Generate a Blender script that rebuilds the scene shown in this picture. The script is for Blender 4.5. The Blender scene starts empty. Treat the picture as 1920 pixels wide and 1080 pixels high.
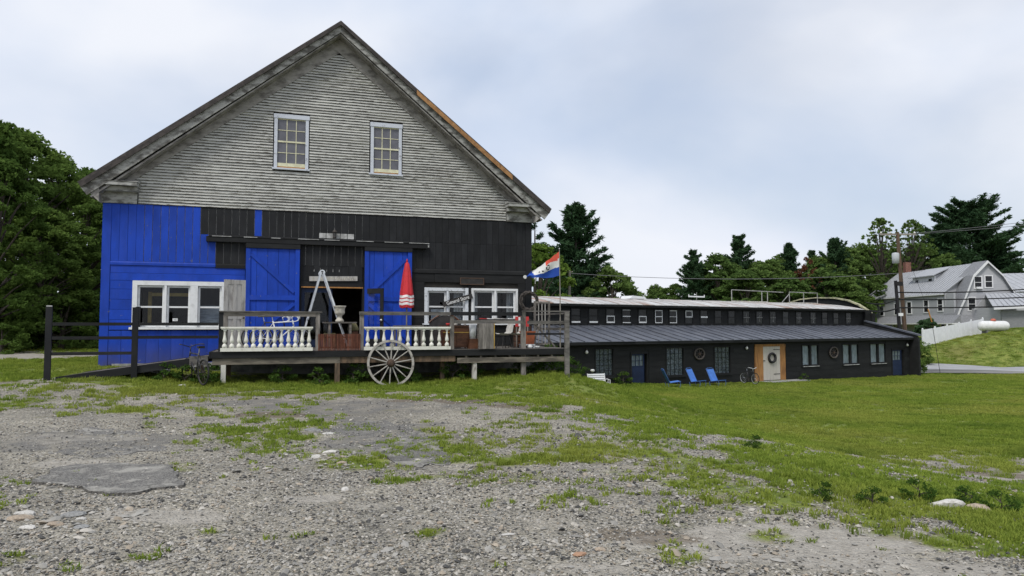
import bpy, math, random
import numpy as np
from mathutils import Vector, Matrix

random.seed(7); RNG = np.random.default_rng(11)
R = math.radians
S = bpy.context.scene
C = S.collection
EYE = 1.62

# ------------------------------------------------------------------ camera, sky, sun, exposure
cam = bpy.data.cameras.new('camera'); camo = bpy.data.objects.new('camera', cam); C.objects.link(camo)
cam.sensor_width = 36; cam.lens = 1350 / 1920 * 36; cam.clip_start = .1; cam.clip_end = 3000
camo.location = (0, 0, EYE); camo.rotation_euler = (math.pi / 2 + math.atan(72 / 1350), 0, 0)
S.camera = camo
SUN_EL, SUN_AZ = 52, -28          # the sun stands behind the camera, to the left, behind thin cloud
W = bpy.data.worlds.new('World'); S.world = W; W.use_nodes = True
nt = W.node_tree; nt.nodes.clear()
def wn(t, **k):
    n = nt.nodes.new(t)
    for a, b in k.items(): setattr(n, a, b)
    return n
sky = wn('ShaderNodeTexSky', sky_type='NISHITA', sun_disc=False)
sky.sun_elevation = R(SUN_EL); sky.sun_rotation = R(180 + SUN_AZ); sky.dust_density = 2.0; sky.air_density = 1.0
bg1 = wn('ShaderNodeBackground'); bg1.inputs[1].default_value = .095
nt.links.new(sky.outputs[0], bg1.inputs[0])
bg2 = wn('ShaderNodeBackground'); bg2.inputs[1].default_value = .84
tc = wn('ShaderNodeTexCoord'); mp = wn('ShaderNodeMapping'); mp.inputs['Scale'].default_value = (1.0, 1.0, 1.7)
mp.inputs['Location'].default_value = (.35, .2, .1)
nt.links.new(tc.outputs['Generated'], mp.inputs[0])
nz = wn('ShaderNodeTexNoise'); nz.inputs['Scale'].default_value = 2.1; nz.inputs['Detail'].default_value = 5; nz.inputs['Roughness'].default_value = .46
nz.inputs['Distortion'].default_value = .25
nt.links.new(mp.outputs[0], nz.inputs['Vector'])
rp = wn('ShaderNodeMapRange'); rp.inputs[1].default_value = .34; rp.inputs[2].default_value = .62; rp.inputs[3].default_value = .66; rp.inputs[4].default_value = 1.0
rp.interpolation_type = 'SMOOTHSTEP'
nt.links.new(nz.outputs[0], rp.inputs[0])
nz2 = wn('ShaderNodeTexNoise'); nz2.inputs['Scale'].default_value = 2.4; nz2.inputs['Detail'].default_value = 5; nz2.inputs['Roughness'].default_value = .45
nt.links.new(mp.outputs[0], nz2.inputs['Vector'])
cr = wn('ShaderNodeValToRGB'); cr.color_ramp.elements[0].position = .38; cr.color_ramp.elements[1].position = .62
cr.color_ramp.elements[0].color = (.55, .62, .75, 1); cr.color_ramp.elements[1].color = (.735, .76, .82, 1)
nt.links.new(nz2.outputs[0], cr.inputs[0]); nt.links.new(cr.outputs[0], bg2.inputs[0])
mx = wn('ShaderNodeMixShader'); out = wn('ShaderNodeOutputWorld')
nt.links.new(rp.outputs[0], mx.inputs[0]); nt.links.new(bg1.outputs[0], mx.inputs[1]); nt.links.new(bg2.outputs[0], mx.inputs[2]); nt.links.new(mx.outputs[0], out.inputs[0])
sl = bpy.data.lights.new('sun', 'SUN'); sl.energy = 1.5; sl.angle = R(14); sl.color = (1, .96, .89)
so = bpy.data.objects.new('sun', sl); C.objects.link(so)
so.rotation_euler = (R(90 - SUN_EL), 0, R(SUN_AZ)); so.location = (-20, -30, 60)
S.view_settings.view_transform = 'Standard'; S.view_settings.look = 'None'; S.view_settings.exposure = .52; S.view_settings.gamma = 1
S.view_settings.use_curve_mapping = False
S.render.engine = 'CYCLES'
try:
    S.cycles.max_bounces = 6; S.cycles.transparent_max_bounces = 12; S.cycles.use_denoising = True
except Exception: pass

# ------------------------------------------------------------------ helpers
class MB:
    """collects shapes for ONE mesh object"""
    def __init__(s): s.v = []; s.f = []; s.mi = []; s.m = 0
    def add(s, vs, fs):
        b = len(s.v); s.v += [tuple(p) for p in vs]
        for f in fs: s.f.append(tuple(b + i for i in f)); s.mi.append(s.m)
        return s
    def hexa(s, p): return s.add(p, [(0, 3, 2, 1), (4, 5, 6, 7), (0, 1, 5, 4), (1, 2, 6, 5), (2, 3, 7, 6), (3, 0, 4, 7)])
    def box(s, x0, x1, y0, y1, z0, z1):
        return s.hexa([(x0, y0, z0), (x1, y0, z0), (x1, y1, z0), (x0, y1, z0), (x0, y0, z1), (x1, y0, z1), (x1, y1, z1), (x0, y1, z1)])
    def prism(s, poly, a0, a1, axis='y'):
        n = len(poly)
        if axis == 'y': V = [(x, a0, z) for x, z in poly] + [(x, a1, z) for x, z in poly]
        elif axis == 'x': V = [(a0, x, z) for x, z in poly] + [(a1, x, z) for x, z in poly]
        else: V = [(x, z, a0) for x, z in poly] + [(x, z, a1) for x, z in poly]
        F = [tuple(range(n)), tuple(range(2 * n - 1, n - 1, -1))] + [(i, n + i, n + (i + 1) % n, (i + 1) % n) for i in range(n)]
        return s.add(V, F)
    def beam(s, p0, p1, w, h, up=(0, 0, 1)):
        p0 = Vector(p0); p1 = Vector(p1); d = (p1 - p0).normalized(); up = Vector(up)
        a = d.cross(up)
        if a.length < 1e-4: a = d.cross(Vector((0, 1, 0)))
        a.normalize(); b = a.cross(d).normalized()
        a *= w / 2; b *= h / 2
        return s.hexa([p0 - a - b, p0 + a - b, p1 + a - b, p1 - a - b, p0 - a + b, p0 + a + b, p1 + a + b, p1 - a + b])
    def tube(s, pts, r, n=8, cap=True, closed=False):
        pts = [Vector(p) for p in pts]; k = len(pts); rs = r if isinstance(r, (list, tuple)) else [r] * k
        V = []; prev = None
        for i, p in enumerate(pts):
            if closed: d = pts[(i + 1) % k] - pts[i - 1]
            else: d = pts[min(i + 1, k - 1)] - pts[max(i - 1, 0)]
            d.normalize()
            a = prev - d * prev.dot(d) if prev is not None else d.cross(Vector((0, 0, 1)))
            if a.length < 1e-4: a = d.cross(Vector((0, 1, 0)))
            a.normalize(); prev = a; b = d.cross(a)
            for j in range(n):
                t = 2 * math.pi * j / n; V.append(p + (a * math.cos(t) + b * math.sin(t)) * rs[i])
        F = []
        for i in range(k if closed else k - 1):
            q = (i + 1) % k
            for j in range(n): F.append((i * n + j, i * n + (j + 1) % n, q * n + (j + 1) % n, q * n + j))
        if cap and not closed: F += [tuple(range(n - 1, -1, -1)), tuple((k - 1) * n + j for j in range(n))]
        return s.add(V, F)
    def lathe(s, prof, n=12, c=(0, 0, 0), axis='z'):
        V = []
        for r, h in prof:
            for j in range(n):
                t = 2 * math.pi * j / n; q = (r * math.cos(t), r * math.sin(t), h)
                if axis == 'x': q = (h, q[0], q[1])
                if axis == 'y': q = (q[0], h, q[1])
                V.append((q[0] + c[0], q[1] + c[1], q[2] + c[2]))
        k = len(prof); F = [(i * n + j, i * n + (j + 1) % n, (i + 1) * n + (j + 1) % n, (i + 1) * n + j) for i in range(k - 1) for j in range(n)]
        F += [tuple(range(n - 1, -1, -1)), tuple((k - 1) * n + j for j in range(n))]
        return s.add(V, F)
    def ring(s, c, R_, r, n=24, m=8, axis='y'):
        pts = []
        for i in range(n):
            t = 2 * math.pi * i / n; a, b = R_ * math.cos(t), R_ * math.sin(t)
            pts.append({'y': (c[0] + a, c[1], c[2] + b), 'x': (c[0], c[1] + a, c[2] + b), 'z': (c[0] + a, c[1] + b, c[2])}[axis])
        return s.tube(pts, r, m, closed=True)
    def build(s, name, mat, parent=None, smooth=False, label=None):
        me = bpy.data.meshes.new(name); me.from_pydata(s.v, [], s.f)
        mats = mat if isinstance(mat, (list, tuple)) else [mat]
        for q in mats: me.materials.append(q)
        if len(mats) > 1: me.polygons.foreach_set('material_index', s.mi)
        if smooth: me.polygons.foreach_set('use_smooth', [True] * len(me.polygons))
        me.update()
        return link(name, me, parent, label)
def link(name, me, parent=None, label=None):
    o = bpy.data.objects.new(name, me); C.objects.link(o)
    if parent is not None: o.parent = parent
    if label: o['label'] = label
    return o
def tag(o, label=None, cat=None, group=None, kind=None):
    if label: o['label'] = label
    if cat: o['category'] = cat
    if group: o['group'] = group
    if kind: o['kind'] = kind
    return o
def thing(name, label, cat, loc=(0, 0, 0), rz=0, group=None, rx=0, ry=0):
    o = bpy.data.objects.new(name, None); C.objects.link(o); o.location = loc; o.rotation_euler = (rx, ry, rz); o.empty_display_size = .2
    return tag(o, label, cat, group)
def copy_tree(o, parent=None):
    c = o.copy(); C.objects.link(c)
    if parent is not None: c.parent = parent
    for ch in list(o.children): copy_tree(ch, c)
    return c

# ------------------------------------------------------------------ materials
def mat(name, c1, c2=None, sc=(1, 1, 1), ns=4., lo=.4, hi=.6, rough=.85, bump=0., bs=None, rnd=.12, metal=0., spec=.3, c3=None, ns3=1., lo3=.5, hi3=.6, detail=5, dist=0.1):
    """two (or three) colours broken up by noise, each copy a little lighter or darker than the next"""
    m = bpy.data.materials.new(name); m.use_nodes = True; t = m.node_tree; N = t.nodes; L = t.links
    b = N['Principled BSDF']; b.inputs['Roughness'].default_value = rough; b.inputs['Metallic'].default_value = metal
    b.inputs['Specular IOR Level'].default_value = spec
    tc = N.new('ShaderNodeTexCoord'); oi = N.new('ShaderNodeObjectInfo')
    off = N.new('ShaderNodeMath'); off.operation = 'MULTIPLY'; off.inputs[1].default_value = 57.
    L.new(oi.outputs['Random'], off.inputs[0])
    ad = N.new('ShaderNodeVectorMath'); ad.operation = 'ADD'; L.new(tc.outputs['Object'], ad.inputs[0]); L.new(off.outputs[0], ad.inputs[1])
    mp = N.new('ShaderNodeMapping'); mp.inputs['Scale'].default_value = sc; L.new(ad.outputs[0], mp.inputs[0])
    def noise(scale, d=detail):
        n = N.new('ShaderNodeTexNoise'); n.inputs['Scale'].default_value = scale; n.inputs['Detail'].default_value = d; n.inputs['Roughness'].default_value = .62
        n.inputs['Distortion'].default_value = dist; L.new(mp.outputs[0], n.inputs['Vector']); return n
    def ramp(n, a, z):
        r = N.new('ShaderNodeMapRange'); r.inputs[1].default_value = a; r.inputs[2].default_value = z; r.interpolation_type = 'SMOOTHSTEP'; L.new(n.outputs[0], r.inputs[0]); return r
    def mixc(f, a, z):
        x = N.new('ShaderNodeMix'); x.data_type = 'RGBA'; L.new(f, x.inputs[0])
        if isinstance(a, tuple): x.inputs[6].default_value = (*a, 1)
        else: L.new(a, x.inputs[6])
        if isinstance(z, tuple): x.inputs[7].default_value = (*z, 1)
        else: L.new(z, x.inputs[7])
        return x.outputs[2]
    n1 = noise(ns); col = mixc(ramp(n1, lo, hi).outputs[0], c1, c2 or c1)
    if c3: col = mixc(ramp(noise(ns3), lo3, hi3).outputs[0], col, c3)
    if rnd:
        mr = N.new('ShaderNodeMapRange'); mr.inputs[3].default_value = 1 - rnd; mr.inputs[4].default_value = 1 + rnd; L.new(oi.outputs['Random'], mr.inputs[0])
        x = N.new('ShaderNodeVectorMath'); x.operation = 'SCALE'; L.new(col, x.inputs[0]); L.new(mr.outputs[0], x.inputs['Scale']); col = x.outputs[0]
    L.new(col, b.inputs['Base Color'])
    if bump:
        bn = N.new('ShaderNodeBump'); bn.inputs['Strength'].default_value = bump; bn.inputs['Distance'].default_value = .02
        L.new(noise(bs or ns * 2).outputs[0], bn.inputs['Height']); L.new(bn.outputs[0], b.inputs['Normal'])
    return m
M = {}
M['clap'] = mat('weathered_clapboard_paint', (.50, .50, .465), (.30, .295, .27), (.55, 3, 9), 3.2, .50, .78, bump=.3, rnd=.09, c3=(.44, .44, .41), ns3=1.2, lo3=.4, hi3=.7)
def splash(m, z0, z1, c):
    t = m.node_tree; N = t.nodes; L = t.links; b = N['Principled BSDF']; src = b.inputs['Base Color'].links[0].from_socket
    tc = N.new('ShaderNodeTexCoord'); sp = N.new('ShaderNodeSeparateXYZ'); L.new(tc.outputs['Object'], sp.inputs[0])
    nz = N.new('ShaderNodeTexNoise'); nz.inputs['Scale'].default_value = 2.2; nz.inputs['Detail'].default_value = 6; L.new(tc.outputs['Object'], nz.inputs['Vector'])
    r = N.new('ShaderNodeMapRange'); r.inputs[1].default_value = z1; r.inputs[2].default_value = z0; L.new(sp.outputs[2], r.inputs[0])
    mu = N.new('ShaderNodeMath'); mu.operation = 'MULTIPLY'; L.new(r.outputs[0], mu.inputs[0]); L.new(nz.outputs[0], mu.inputs[1])
    x = N.new('ShaderNodeMix'); x.data_type = 'RGBA'; L.new(mu.outputs[0], x.inputs[0]); L.new(src, x.inputs[6]); x.inputs[7].default_value = (*c, 1)
    n2 = N.new('ShaderNodeTexNoise'); n2.inputs['Scale'].default_value = 9.; n2.inputs['Detail'].default_value = 3; L.new(tc.outputs['Object'], n2.inputs['Vector'])
    r2 = N.new('ShaderNodeMapRange'); r2.inputs[1].default_value = .70; r2.inputs[2].default_value = .74; r2.inputs[4].default_value = .7; L.new(n2.outputs[0], r2.inputs[0])
    y = N.new('ShaderNodeMix'); y.data_type = 'RGBA'; L.new(r2.outputs[0], y.inputs[0]); L.new(x.outputs[2], y.inputs[6]); y.inputs[7].default_value = (.16, .16, .17, 1); L.new(y.outputs[2], b.inputs['Base Color'])
def clap_material():
    m = M['clap']; t = m.node_tree; N = t.nodes; L = t.links
    b = N['Principled BSDF']; src = b.inputs['Base Color'].links[0].from_socket
    tc = N.new('ShaderNodeTexCoord'); sp = N.new('ShaderNodeSeparateXYZ'); L.new(tc.outputs['Object'], sp.inputs[0])
    def mt(op, a, z=0.):
        x = N.new('ShaderNodeMath'); x.operation = op
        for v, i in ((a, 0), (z, 1)):
            if isinstance(v, float): x.inputs[i].default_value = v
            else: L.new(v, x.inputs[i])
        return x.outputs[0]
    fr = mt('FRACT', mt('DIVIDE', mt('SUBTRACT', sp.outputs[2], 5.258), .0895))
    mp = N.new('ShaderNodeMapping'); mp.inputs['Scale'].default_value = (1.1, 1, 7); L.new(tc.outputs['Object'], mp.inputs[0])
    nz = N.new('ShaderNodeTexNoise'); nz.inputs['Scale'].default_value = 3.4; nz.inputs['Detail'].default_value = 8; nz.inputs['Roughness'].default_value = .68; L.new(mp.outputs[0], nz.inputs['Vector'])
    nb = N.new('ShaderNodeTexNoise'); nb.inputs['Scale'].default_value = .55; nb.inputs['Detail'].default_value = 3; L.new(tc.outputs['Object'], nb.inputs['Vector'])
    wear_shade = mt('ADD', mt('ADD', nz.outputs[0], mt('MULTIPLY', nb.outputs[0], .30)), mt('MULTIPLY', mt('SUBTRACT', 1., fr), .36))  # paint wear, plus shade painted darker toward the foot of each row
    lap_shade = N.new('ShaderNodeMapRange'); lap_shade.inputs[1].default_value = .24; lap_shade.inputs[2].default_value = .04; lap_shade.inputs[4].default_value = .17; L.new(fr, lap_shade.inputs[0]); wear_shade = mt('ADD', wear_shade, lap_shade.outputs[0])  # row shadow line painted along each clapboard's lower edge
    r = N.new('ShaderNodeMapRange'); r.inputs[1].default_value = .90; r.inputs[2].default_value = 1.04; r.interpolation_type = 'SMOOTHSTEP'; L.new(wear_shade, r.inputs[0])
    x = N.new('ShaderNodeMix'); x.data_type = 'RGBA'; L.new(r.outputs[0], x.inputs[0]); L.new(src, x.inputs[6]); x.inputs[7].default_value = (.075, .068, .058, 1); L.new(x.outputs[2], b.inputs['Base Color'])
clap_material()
M['rake'] = mat('bare_weathered_trim', (.33, .315, .295), (.12, .112, .103), (1, 2, 2), 2.4, .38, .72, bump=.3, c3=(.42, .41, .39), ns3=3.1, lo3=.58, hi3=.75)
M['crown'] = mat('peeling_grey_trim', (.37, .37, .35), (.12, .115, .105), (1, 2, 2), 2.6, .42, .62, bump=.3)
M['fresh'] = mat('fresh_sheathing_wood', (.37, .20, .085), (.27, .14, .06), (2, 2, 2), 3, rnd=.05)
M['blue'] = mat('cobalt_blue_paint', (.005, .052, .43), (.004, .041, .33), (1, 1, .4), 3, .35, .65, rough=.6, bump=.12, bs=9, rnd=.10, c3=(.018, .062, .43), ns3=1.3, lo3=.5, hi3=.75)
M['black'] = mat('dull_black_stain', (.0105, .0113, .0130), (.018, .019, .021), (1, 1, .5), 3, .4, .7, rough=.75, bump=.2, bs=12, rnd=.22, c3=(.05, .05, .05), ns3=7, lo3=.70, hi3=.76)
splash(M['blue'], .40, 1.15, (.10, .085, .065))
M['black_h'] = mat('dull_black_planks', (.0110, .0114, .0122), (.018, .0188, .0195), (.4, 1, 1.5), 3, .4, .7, rough=.78, bump=.25, bs=9, rnd=.22, c3=(.06, .06, .058), ns3=5, lo3=.71, hi3=.76)
M['shed'] = mat('black_creosote_planks', (.0095, .0102, .0107), (.0155, .0165, .017), (.4, 1, 1.5), 2, .4, .7, rough=.8, bump=.25, bs=9, rnd=.2, c3=(.04, .041, .042), ns3=3, lo3=.68, hi3=.78)
M['pale'] = mat('pale_backing_boards', (.50, .50, .49), (.3, .3, .29), (1, 1, 1), 4, rnd=0)
M['dark'] = mat('dark_interior', (.02, .018, .016), (.03, .027, .023), ns=2, rnd=0)
M['interior'] = mat('interior_boards', (.09, .07, .05), (.05, .04, .03), ns=2, rnd=0)
M['white'] = mat('white_paint', (.74, .75, .75), (.60, .61, .60), ns=6, lo=.45, hi=.75, rough=.5, rnd=.04)
M['peel'] = mat('peeling_white_paint', (.66, .69, .72), (.24, .25, .26), (1.2, 2, 1.2), 8, .55, .68, bump=.25, rnd=.06)
M['bluewhite'] = mat('cool_white_casing', (.55, .58, .64), (.22, .22, .23), (1.5, 2, 1.5), 5, .57, .7, bump=.2, rnd=.05)
M['cream'] = mat('cream_sash_paint', (.68, .66, .47), (.55, .53, .38), ns=7, rnd=.04)
M['balus'] = mat('painted_balusters', (.72, .71, .64), (.50, .48, .40), ns=7, lo=.5, hi=.75, rough=.6, rnd=.07)
M['concrete'] = mat('stained_concrete', (.20, .20, .19), (.09, .09, .085), ns=2.2, lo=.38, hi=.62, bump=.3, rnd=.05, c3=(.33, .32, .30), ns3=1.3, lo3=.6, hi3=.7)
M['slab'] = mat('pale_slab', (.34, .34, .33), (.22, .22, .2), ns=5, bump=.3)
M['deckw'] = mat('grey_deck_wood', (.19, .17, .15), (.10, .092, .08), (.6, 3, 3), 3, bump=.3, rnd=.2)
M['greyw'] = mat('silver_grey_wood', (.235, .215, .195), (.115, .105, .095), (3, 3, .7), 3, .35, .65, bump=.35, rnd=.15)
M['greyh'] = mat('silver_grey_rail', (.18, .168, .155), (.085, .08, .074), (.7, 3, 3), 3, .35, .65, bump=.35, rnd=.15)
M['brownw'] = mat('brown_post_wood', (.17, .115, .075), (.08, .06, .042), (3, 3, .7), 3, bump=.3, rnd=.12)
M['beamw'] = mat('weathered_beam', (.20, .175, .14), (.085, .075, .062), (.5, 2, 2), 2.5, bump=.35)
M['whitepost'] = mat('chalky_white_post', (.58, .56, .51), (.28, .25, .21), (2, 2, .7), 4, .5, .68, bump=.2)
M['redw'] = mat('red_stained_slats', (.16, .058, .035), (.09, .034, .022), (3, 3, .6), 3, bump=.2, rnd=.25)
M['door_old'] = mat('old_door_paint', (.42, .405, .38), (.24, .225, .21), (2, 2, .5), 4, .45, .68, bump=.25, rnd=.04)
M['umb_red'] = mat('red_umbrella_cloth', (.56, .035, .045), (.45, .028, .035), ns=3, rnd=0, rough=.7)
M['umb_white'] = mat('white_umbrella_trim', (.75, .73, .72), ns=3, rnd=0)
M['steel'] = mat('dark_steel', (.05, .05, .052), (.09, .075, .065), ns=6, rough=.5, metal=.4)
M['alu'] = mat('brushed_aluminium', (.62, .65, .68), (.45, .47, .5), (1, 1, .3), 5, rough=.45, metal=.15, spec=.5)
M['rubber'] = mat('black_rubber', (.02, .02, .021), (.03, .03, .03), ns=5, rough=.8)
M['chrome'] = mat('dull_chrome', (.55, .56, .58), ns=5, rough=.3, metal=.8)
M['bikewhite'] = mat('white_bicycle_enamel', (.72, .74, .76), rnd=0, rough=.3, spec=.5)
M['bikedark'] = mat('dark_bicycle_enamel', (.03, .03, .035), rnd=0, rough=.35, spec=.5)
M['stone_urn'] = mat('cast_stone', (.52, .49, .42), (.34, .31, .25), ns=9, lo=.4, hi=.7, bump=.3, rnd=0)
M['brown'] = mat('brown_veneer', (.135, .058, .03), (.085, .037, .02), (1, 1, 3), 3, rough=.5)
M['orange'] = mat('terracotta', (.42, .13, .06), (.32, .10, .05), ns=5)
M['redlab'] = mat('red_panel', (.5, .05, .05), rnd=0)
M['shell'] = mat('off_white_plastic', (.62, .61, .57), (.52, .5, .46), ns=4, rough=.4)
M['yellow'] = mat('yellow_pine', (.50, .33, .08), (.38, .24, .06), ns=4)
M['olive'] = mat('olive_wood', (.22, .19, .09), (.13, .12, .06), ns=4)
M['cloth'] = mat('curtain_cloth', (.42, .39, .34), (.28, .25, .22), (4, 1, .4), 4)
M['blind'] = mat('grey_blind', (.22, .225, .23), (.14, .14, .145), (1, 1, 9), 3)
M['lacey'] = mat('lace_curtain', (.22, .22, .215), (.06, .06, .06), (2, 1, 2), 6, .38, .62)
M['twig'] = mat('twig_wreath', (.11, .095, .085), (.05, .043, .038), ns=20, bump=.6)
M['spoke'] = mat('chalky_wheel_wood', (.37, .35, .315), (.17, .155, .135), ns=8, lo=.48, hi=.72, bump=.2)
M['hub'] = mat('rusty_hub', (.10, .065, .045), (.05, .035, .028), ns=12, bump=.3)
M['sheetblue'] = mat('blue_grey_tin_roof', (.075, .083, .105), (.12, .128, .15), (1.2, .25, 1), 4, .4, .65, rough=.5, spec=.5, bump=.12, rnd=.16, c3=(.035, .038, .045), ns3=2.2, lo3=.58, hi3=.72)
M['sheetwhite'] = mat('rusty_pale_tin_roof', (.53, .525, .515), (.35, .34, .325), (1, .3, 1), 3, .45, .68, rough=.55, rnd=.10, c3=(.30, .17, .11), ns3=.55, lo3=.48, hi3=.72)
M['doorblue'] = mat('navy_door_paint', (.010, .022, .062), (.008, .017, .048), ns=4, rough=.6)
M['orangew'] = mat('varnished_board', (.38, .19, .065), (.22, .105, .04), (3, 3, .5), 3, .4, .7, bump=.2, rnd=.12, c3=(.12, .085, .06), ns3=1.4, lo3=.6, hi3=.75)
M['doorwhite'] = mat('weathered_white_door', (.47, .44, .385), (.22, .195, .165), (3, 3, .4), 3, .56, .74, bump=.2, rnd=.05)
M['lounge'] = mat('blue_sling_fabric', (.075, .20, .58), (.06, .165, .48), ns=4, rough=.8, rnd=.06)
M['loungef'] = mat('blue_chair_tube', (.06, .14, .36), rnd=0, rough=.5)
M['bulb'] = mat('white_glass_lamp', (.78, .77, .73), rnd=0, rough=.3)
M['siding'] = mat('grey_house_siding', (.42, .425, .445), (.37, .375, .395), (.3, .3, 8), 3, rnd=.05)
M['skirt'] = mat('grey_roof_shingle', (.27, .275, .29), (.20, .205, .215), (1, 1, 4), 4, rnd=.05)
M['seam'] = mat('grey_standing_seam', (.40, .41, .43), (.35, .36, .38), ns=2, rough=.5, spec=.5, rnd=.05)
M['housewhite'] = mat('white_house_trim', (.72, .72, .73), rnd=.03)
M['vinyl'] = mat('white_vinyl', (.74, .75, .77), (.68, .69, .71), ns=2, rough=.45, rnd=.02)
M['tank'] = mat('white_tank_paint', (.76, .76, .75), (.68, .68, .66), ns=3, rough=.4, rnd=0)
M['redcap'] = mat('faded_red_dome', (.52, .15, .10), rnd=0)
M['pole'] = mat('brown_pole_wood', (.13, .085, .058), (.07, .05, .036), (3, 3, .3), 3, bump=.2)
M['poleg'] = mat('grey_pole_wood', (.27, .25, .22), (.17, .155, .135), (3, 3, .3), 3, bump=.2)
M['poleb'] = mat('black_pole', (.02, .02, .022), rnd=0)
M['cable'] = mat('black_cable', (.015, .015, .016), rnd=0)
M['cableg'] = mat('grey_cable', (.16, .16, .17), rnd=0)
M['transf'] = mat('grey_transformer', (.46, .48, .50), rnd=0, rough=.4)
M['bark'] = mat('bark', (.09, .075, .06), (.045, .038, .032), (3, 3, .6), 4, bump=.5)
M['rock'] = mat('pale_rock', (.60, .58, .54), (.36, .34, .30), ns=5, lo=.45, hi=.7, bump=.4, rnd=.1)
M['rocktan'] = mat('tan_rock', (.44, .36, .27), (.28, .23, .18), ns=6, bump=.4, rnd=.15)
M['rockgrey'] = mat('grey_rock', (.30, .30, .29), (.19, .19, .185), ns=6, bump=.4, rnd=.15)
M['flagred'] = mat('flag_red', (.72, .11, .07), (.6, .09, .06), ns=4, rnd=0)
M['flagwhite'] = mat('flag_white', (.72, .72, .70), (.62, .62, .6), ns=4, rnd=0)
M['flagblue'] = mat('flag_blue', (.025, .085, .42), (.02, .065, .34), ns=4, rnd=0)
M['ink'] = mat('black_lettering', (.015, .015, .015), rnd=0)
M['letter'] = mat('white_lettering', (.72, .72, .70), rnd=0)
M['signb'] = mat('charcoal_sign_board', (.035, .033, .032), (.05, .047, .045), ns=5)
M['brick'] = mat('old_brick', (.23, .11, .085), (.16, .08, .06), ns=8, bump=.3)
M['roofdark'] = mat('dark_roof_edge', (.045, .04, .038), (.075, .065, .06), ns=4, bump=.3)
def glass(name, tint=(.9, .95, 1)):
    m = bpy.data.materials.new(name); m.use_nodes = True; t = m.node_tree; t.nodes.clear(); N = t.nodes; L = t.links
    tr = N.new('ShaderNodeBsdfTransparent'); tr.inputs[0].default_value = (*tint, 1); gl = N.new('ShaderNodeBsdfGlossy'); gl.inputs['Roughness'].default_value = .03
    fr = N.new('ShaderNodeFresnel'); fr.inputs[0].default_value = 1.45; ge = N.new('ShaderNodeNewGeometry'); iv = N.new('ShaderNodeMath'); iv.operation = 'SUBTRACT'; iv.inputs[0].default_value = 1.; L.new(ge.outputs['Backfacing'], iv.inputs[1]); mu = N.new('ShaderNodeMath'); mu.operation = 'MULTIPLY'; L.new(fr.outputs[0], mu.inputs[0]); L.new(iv.outputs[0], mu.inputs[1]); ms = N.new('ShaderNodeMixShader'); o = N.new('ShaderNodeOutputMaterial')
    L.new(mu.outputs[0], ms.inputs[0]); L.new(tr.outputs[0], ms.inputs[1]); L.new(gl.outputs[0], ms.inputs[2]); L.new(ms.outputs[0], o.inputs[0])
    return m
M['glass'] = glass('window_glass')
M['dimglass'] = mat('curtained_pane', (.125, .125, .145), (.10, .10, .118), ns=3, rough=.25, spec=.5, rnd=.06)
M['darkglass'] = mat('dark_pane', (.012, .013, .015), (.022, .024, .027), ns=3, rough=.15, spec=.25, rnd=.3)
def leafmat(name, ca, cb, pos=.12, trans=.35):
    m = bpy.data.materials.new(name); m.use_nodes = True; t = m.node_tree; t.nodes.clear(); N = t.nodes; L = t.links
    at = N.new('ShaderNodeAttribute'); at.attribute_name = 'tone'; oi = N.new('ShaderNodeObjectInfo'); g = N.new('ShaderNodeNewGeometry')
    n = N.new('ShaderNodeTexNoise'); n.inputs['Scale'].default_value = pos; n.inputs['Detail'].default_value = 4; L.new(g.outputs['Position'], n.inputs['Vector'])
    a = N.new('ShaderNodeMath'); a.operation = 'ADD'; L.new(at.outputs['Fac'], a.inputs[0]); L.new(n.outputs[0], a.inputs[1])
    b = N.new('ShaderNodeMath'); b.operation = 'MULTIPLY_ADD'; L.new(oi.outputs['Random'], b.inputs[0]); b.inputs[1].default_value = .5; L.new(a.outputs[0], b.inputs[2])
    r = N.new('ShaderNodeMapRange'); r.inputs[1].default_value = .55; r.inputs[2].default_value = 1.6; L.new(b.outputs[0], r.inputs[0])
    x = N.new('ShaderNodeMix'); x.data_type = 'RGBA'; x.inputs[6].default_value = (*ca, 1); x.inputs[7].default_value = (*cb, 1); L.new(r.outputs[0], x.inputs[0])
    d = N.new('ShaderNodeBsdfDiffuse'); tr = N.new('ShaderNodeBsdfTranslucent'); ms = N.new('ShaderNodeMixShader'); ms.inputs[0].default_value = trans; o = N.new('ShaderNodeOutputMaterial')
    L.new(x.outputs[2], d.inputs[0]); L.new(x.outputs[2], tr.inputs[0]); L.new(d.outputs[0], ms.inputs[1]); L.new(tr.outputs[0], ms.inputs[2]); L.new(ms.outputs[0], o.inputs[0])
    return m
M['leaf'] = leafmat('broad_leaves', (.038, .088, .020), (.165, .245, .058), .12, .42)
M['leafb'] = leafmat('bright_leaves', (.06, .12, .02), (.14, .21, .04))
M['leaff'] = leafmat('far_leaves', (.042, .090, .025), (.15, .225, .062), .05, .4)
M['leafr'] = leafmat('reddish_leaves', (.10, .05, .03), (.20, .08, .05))
M['needle'] = leafmat('pine_needles', (.026, .060, .030), (.070, .125, .056), .1, .25)
M['weed'] = leafmat('weed_leaves', (.035, .075, .015), (.085, .15, .03), .8)
M['grass'] = leafmat('grass_blades', (.125, .205, .028), (.325, .39, .070), .30, .45)
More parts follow.
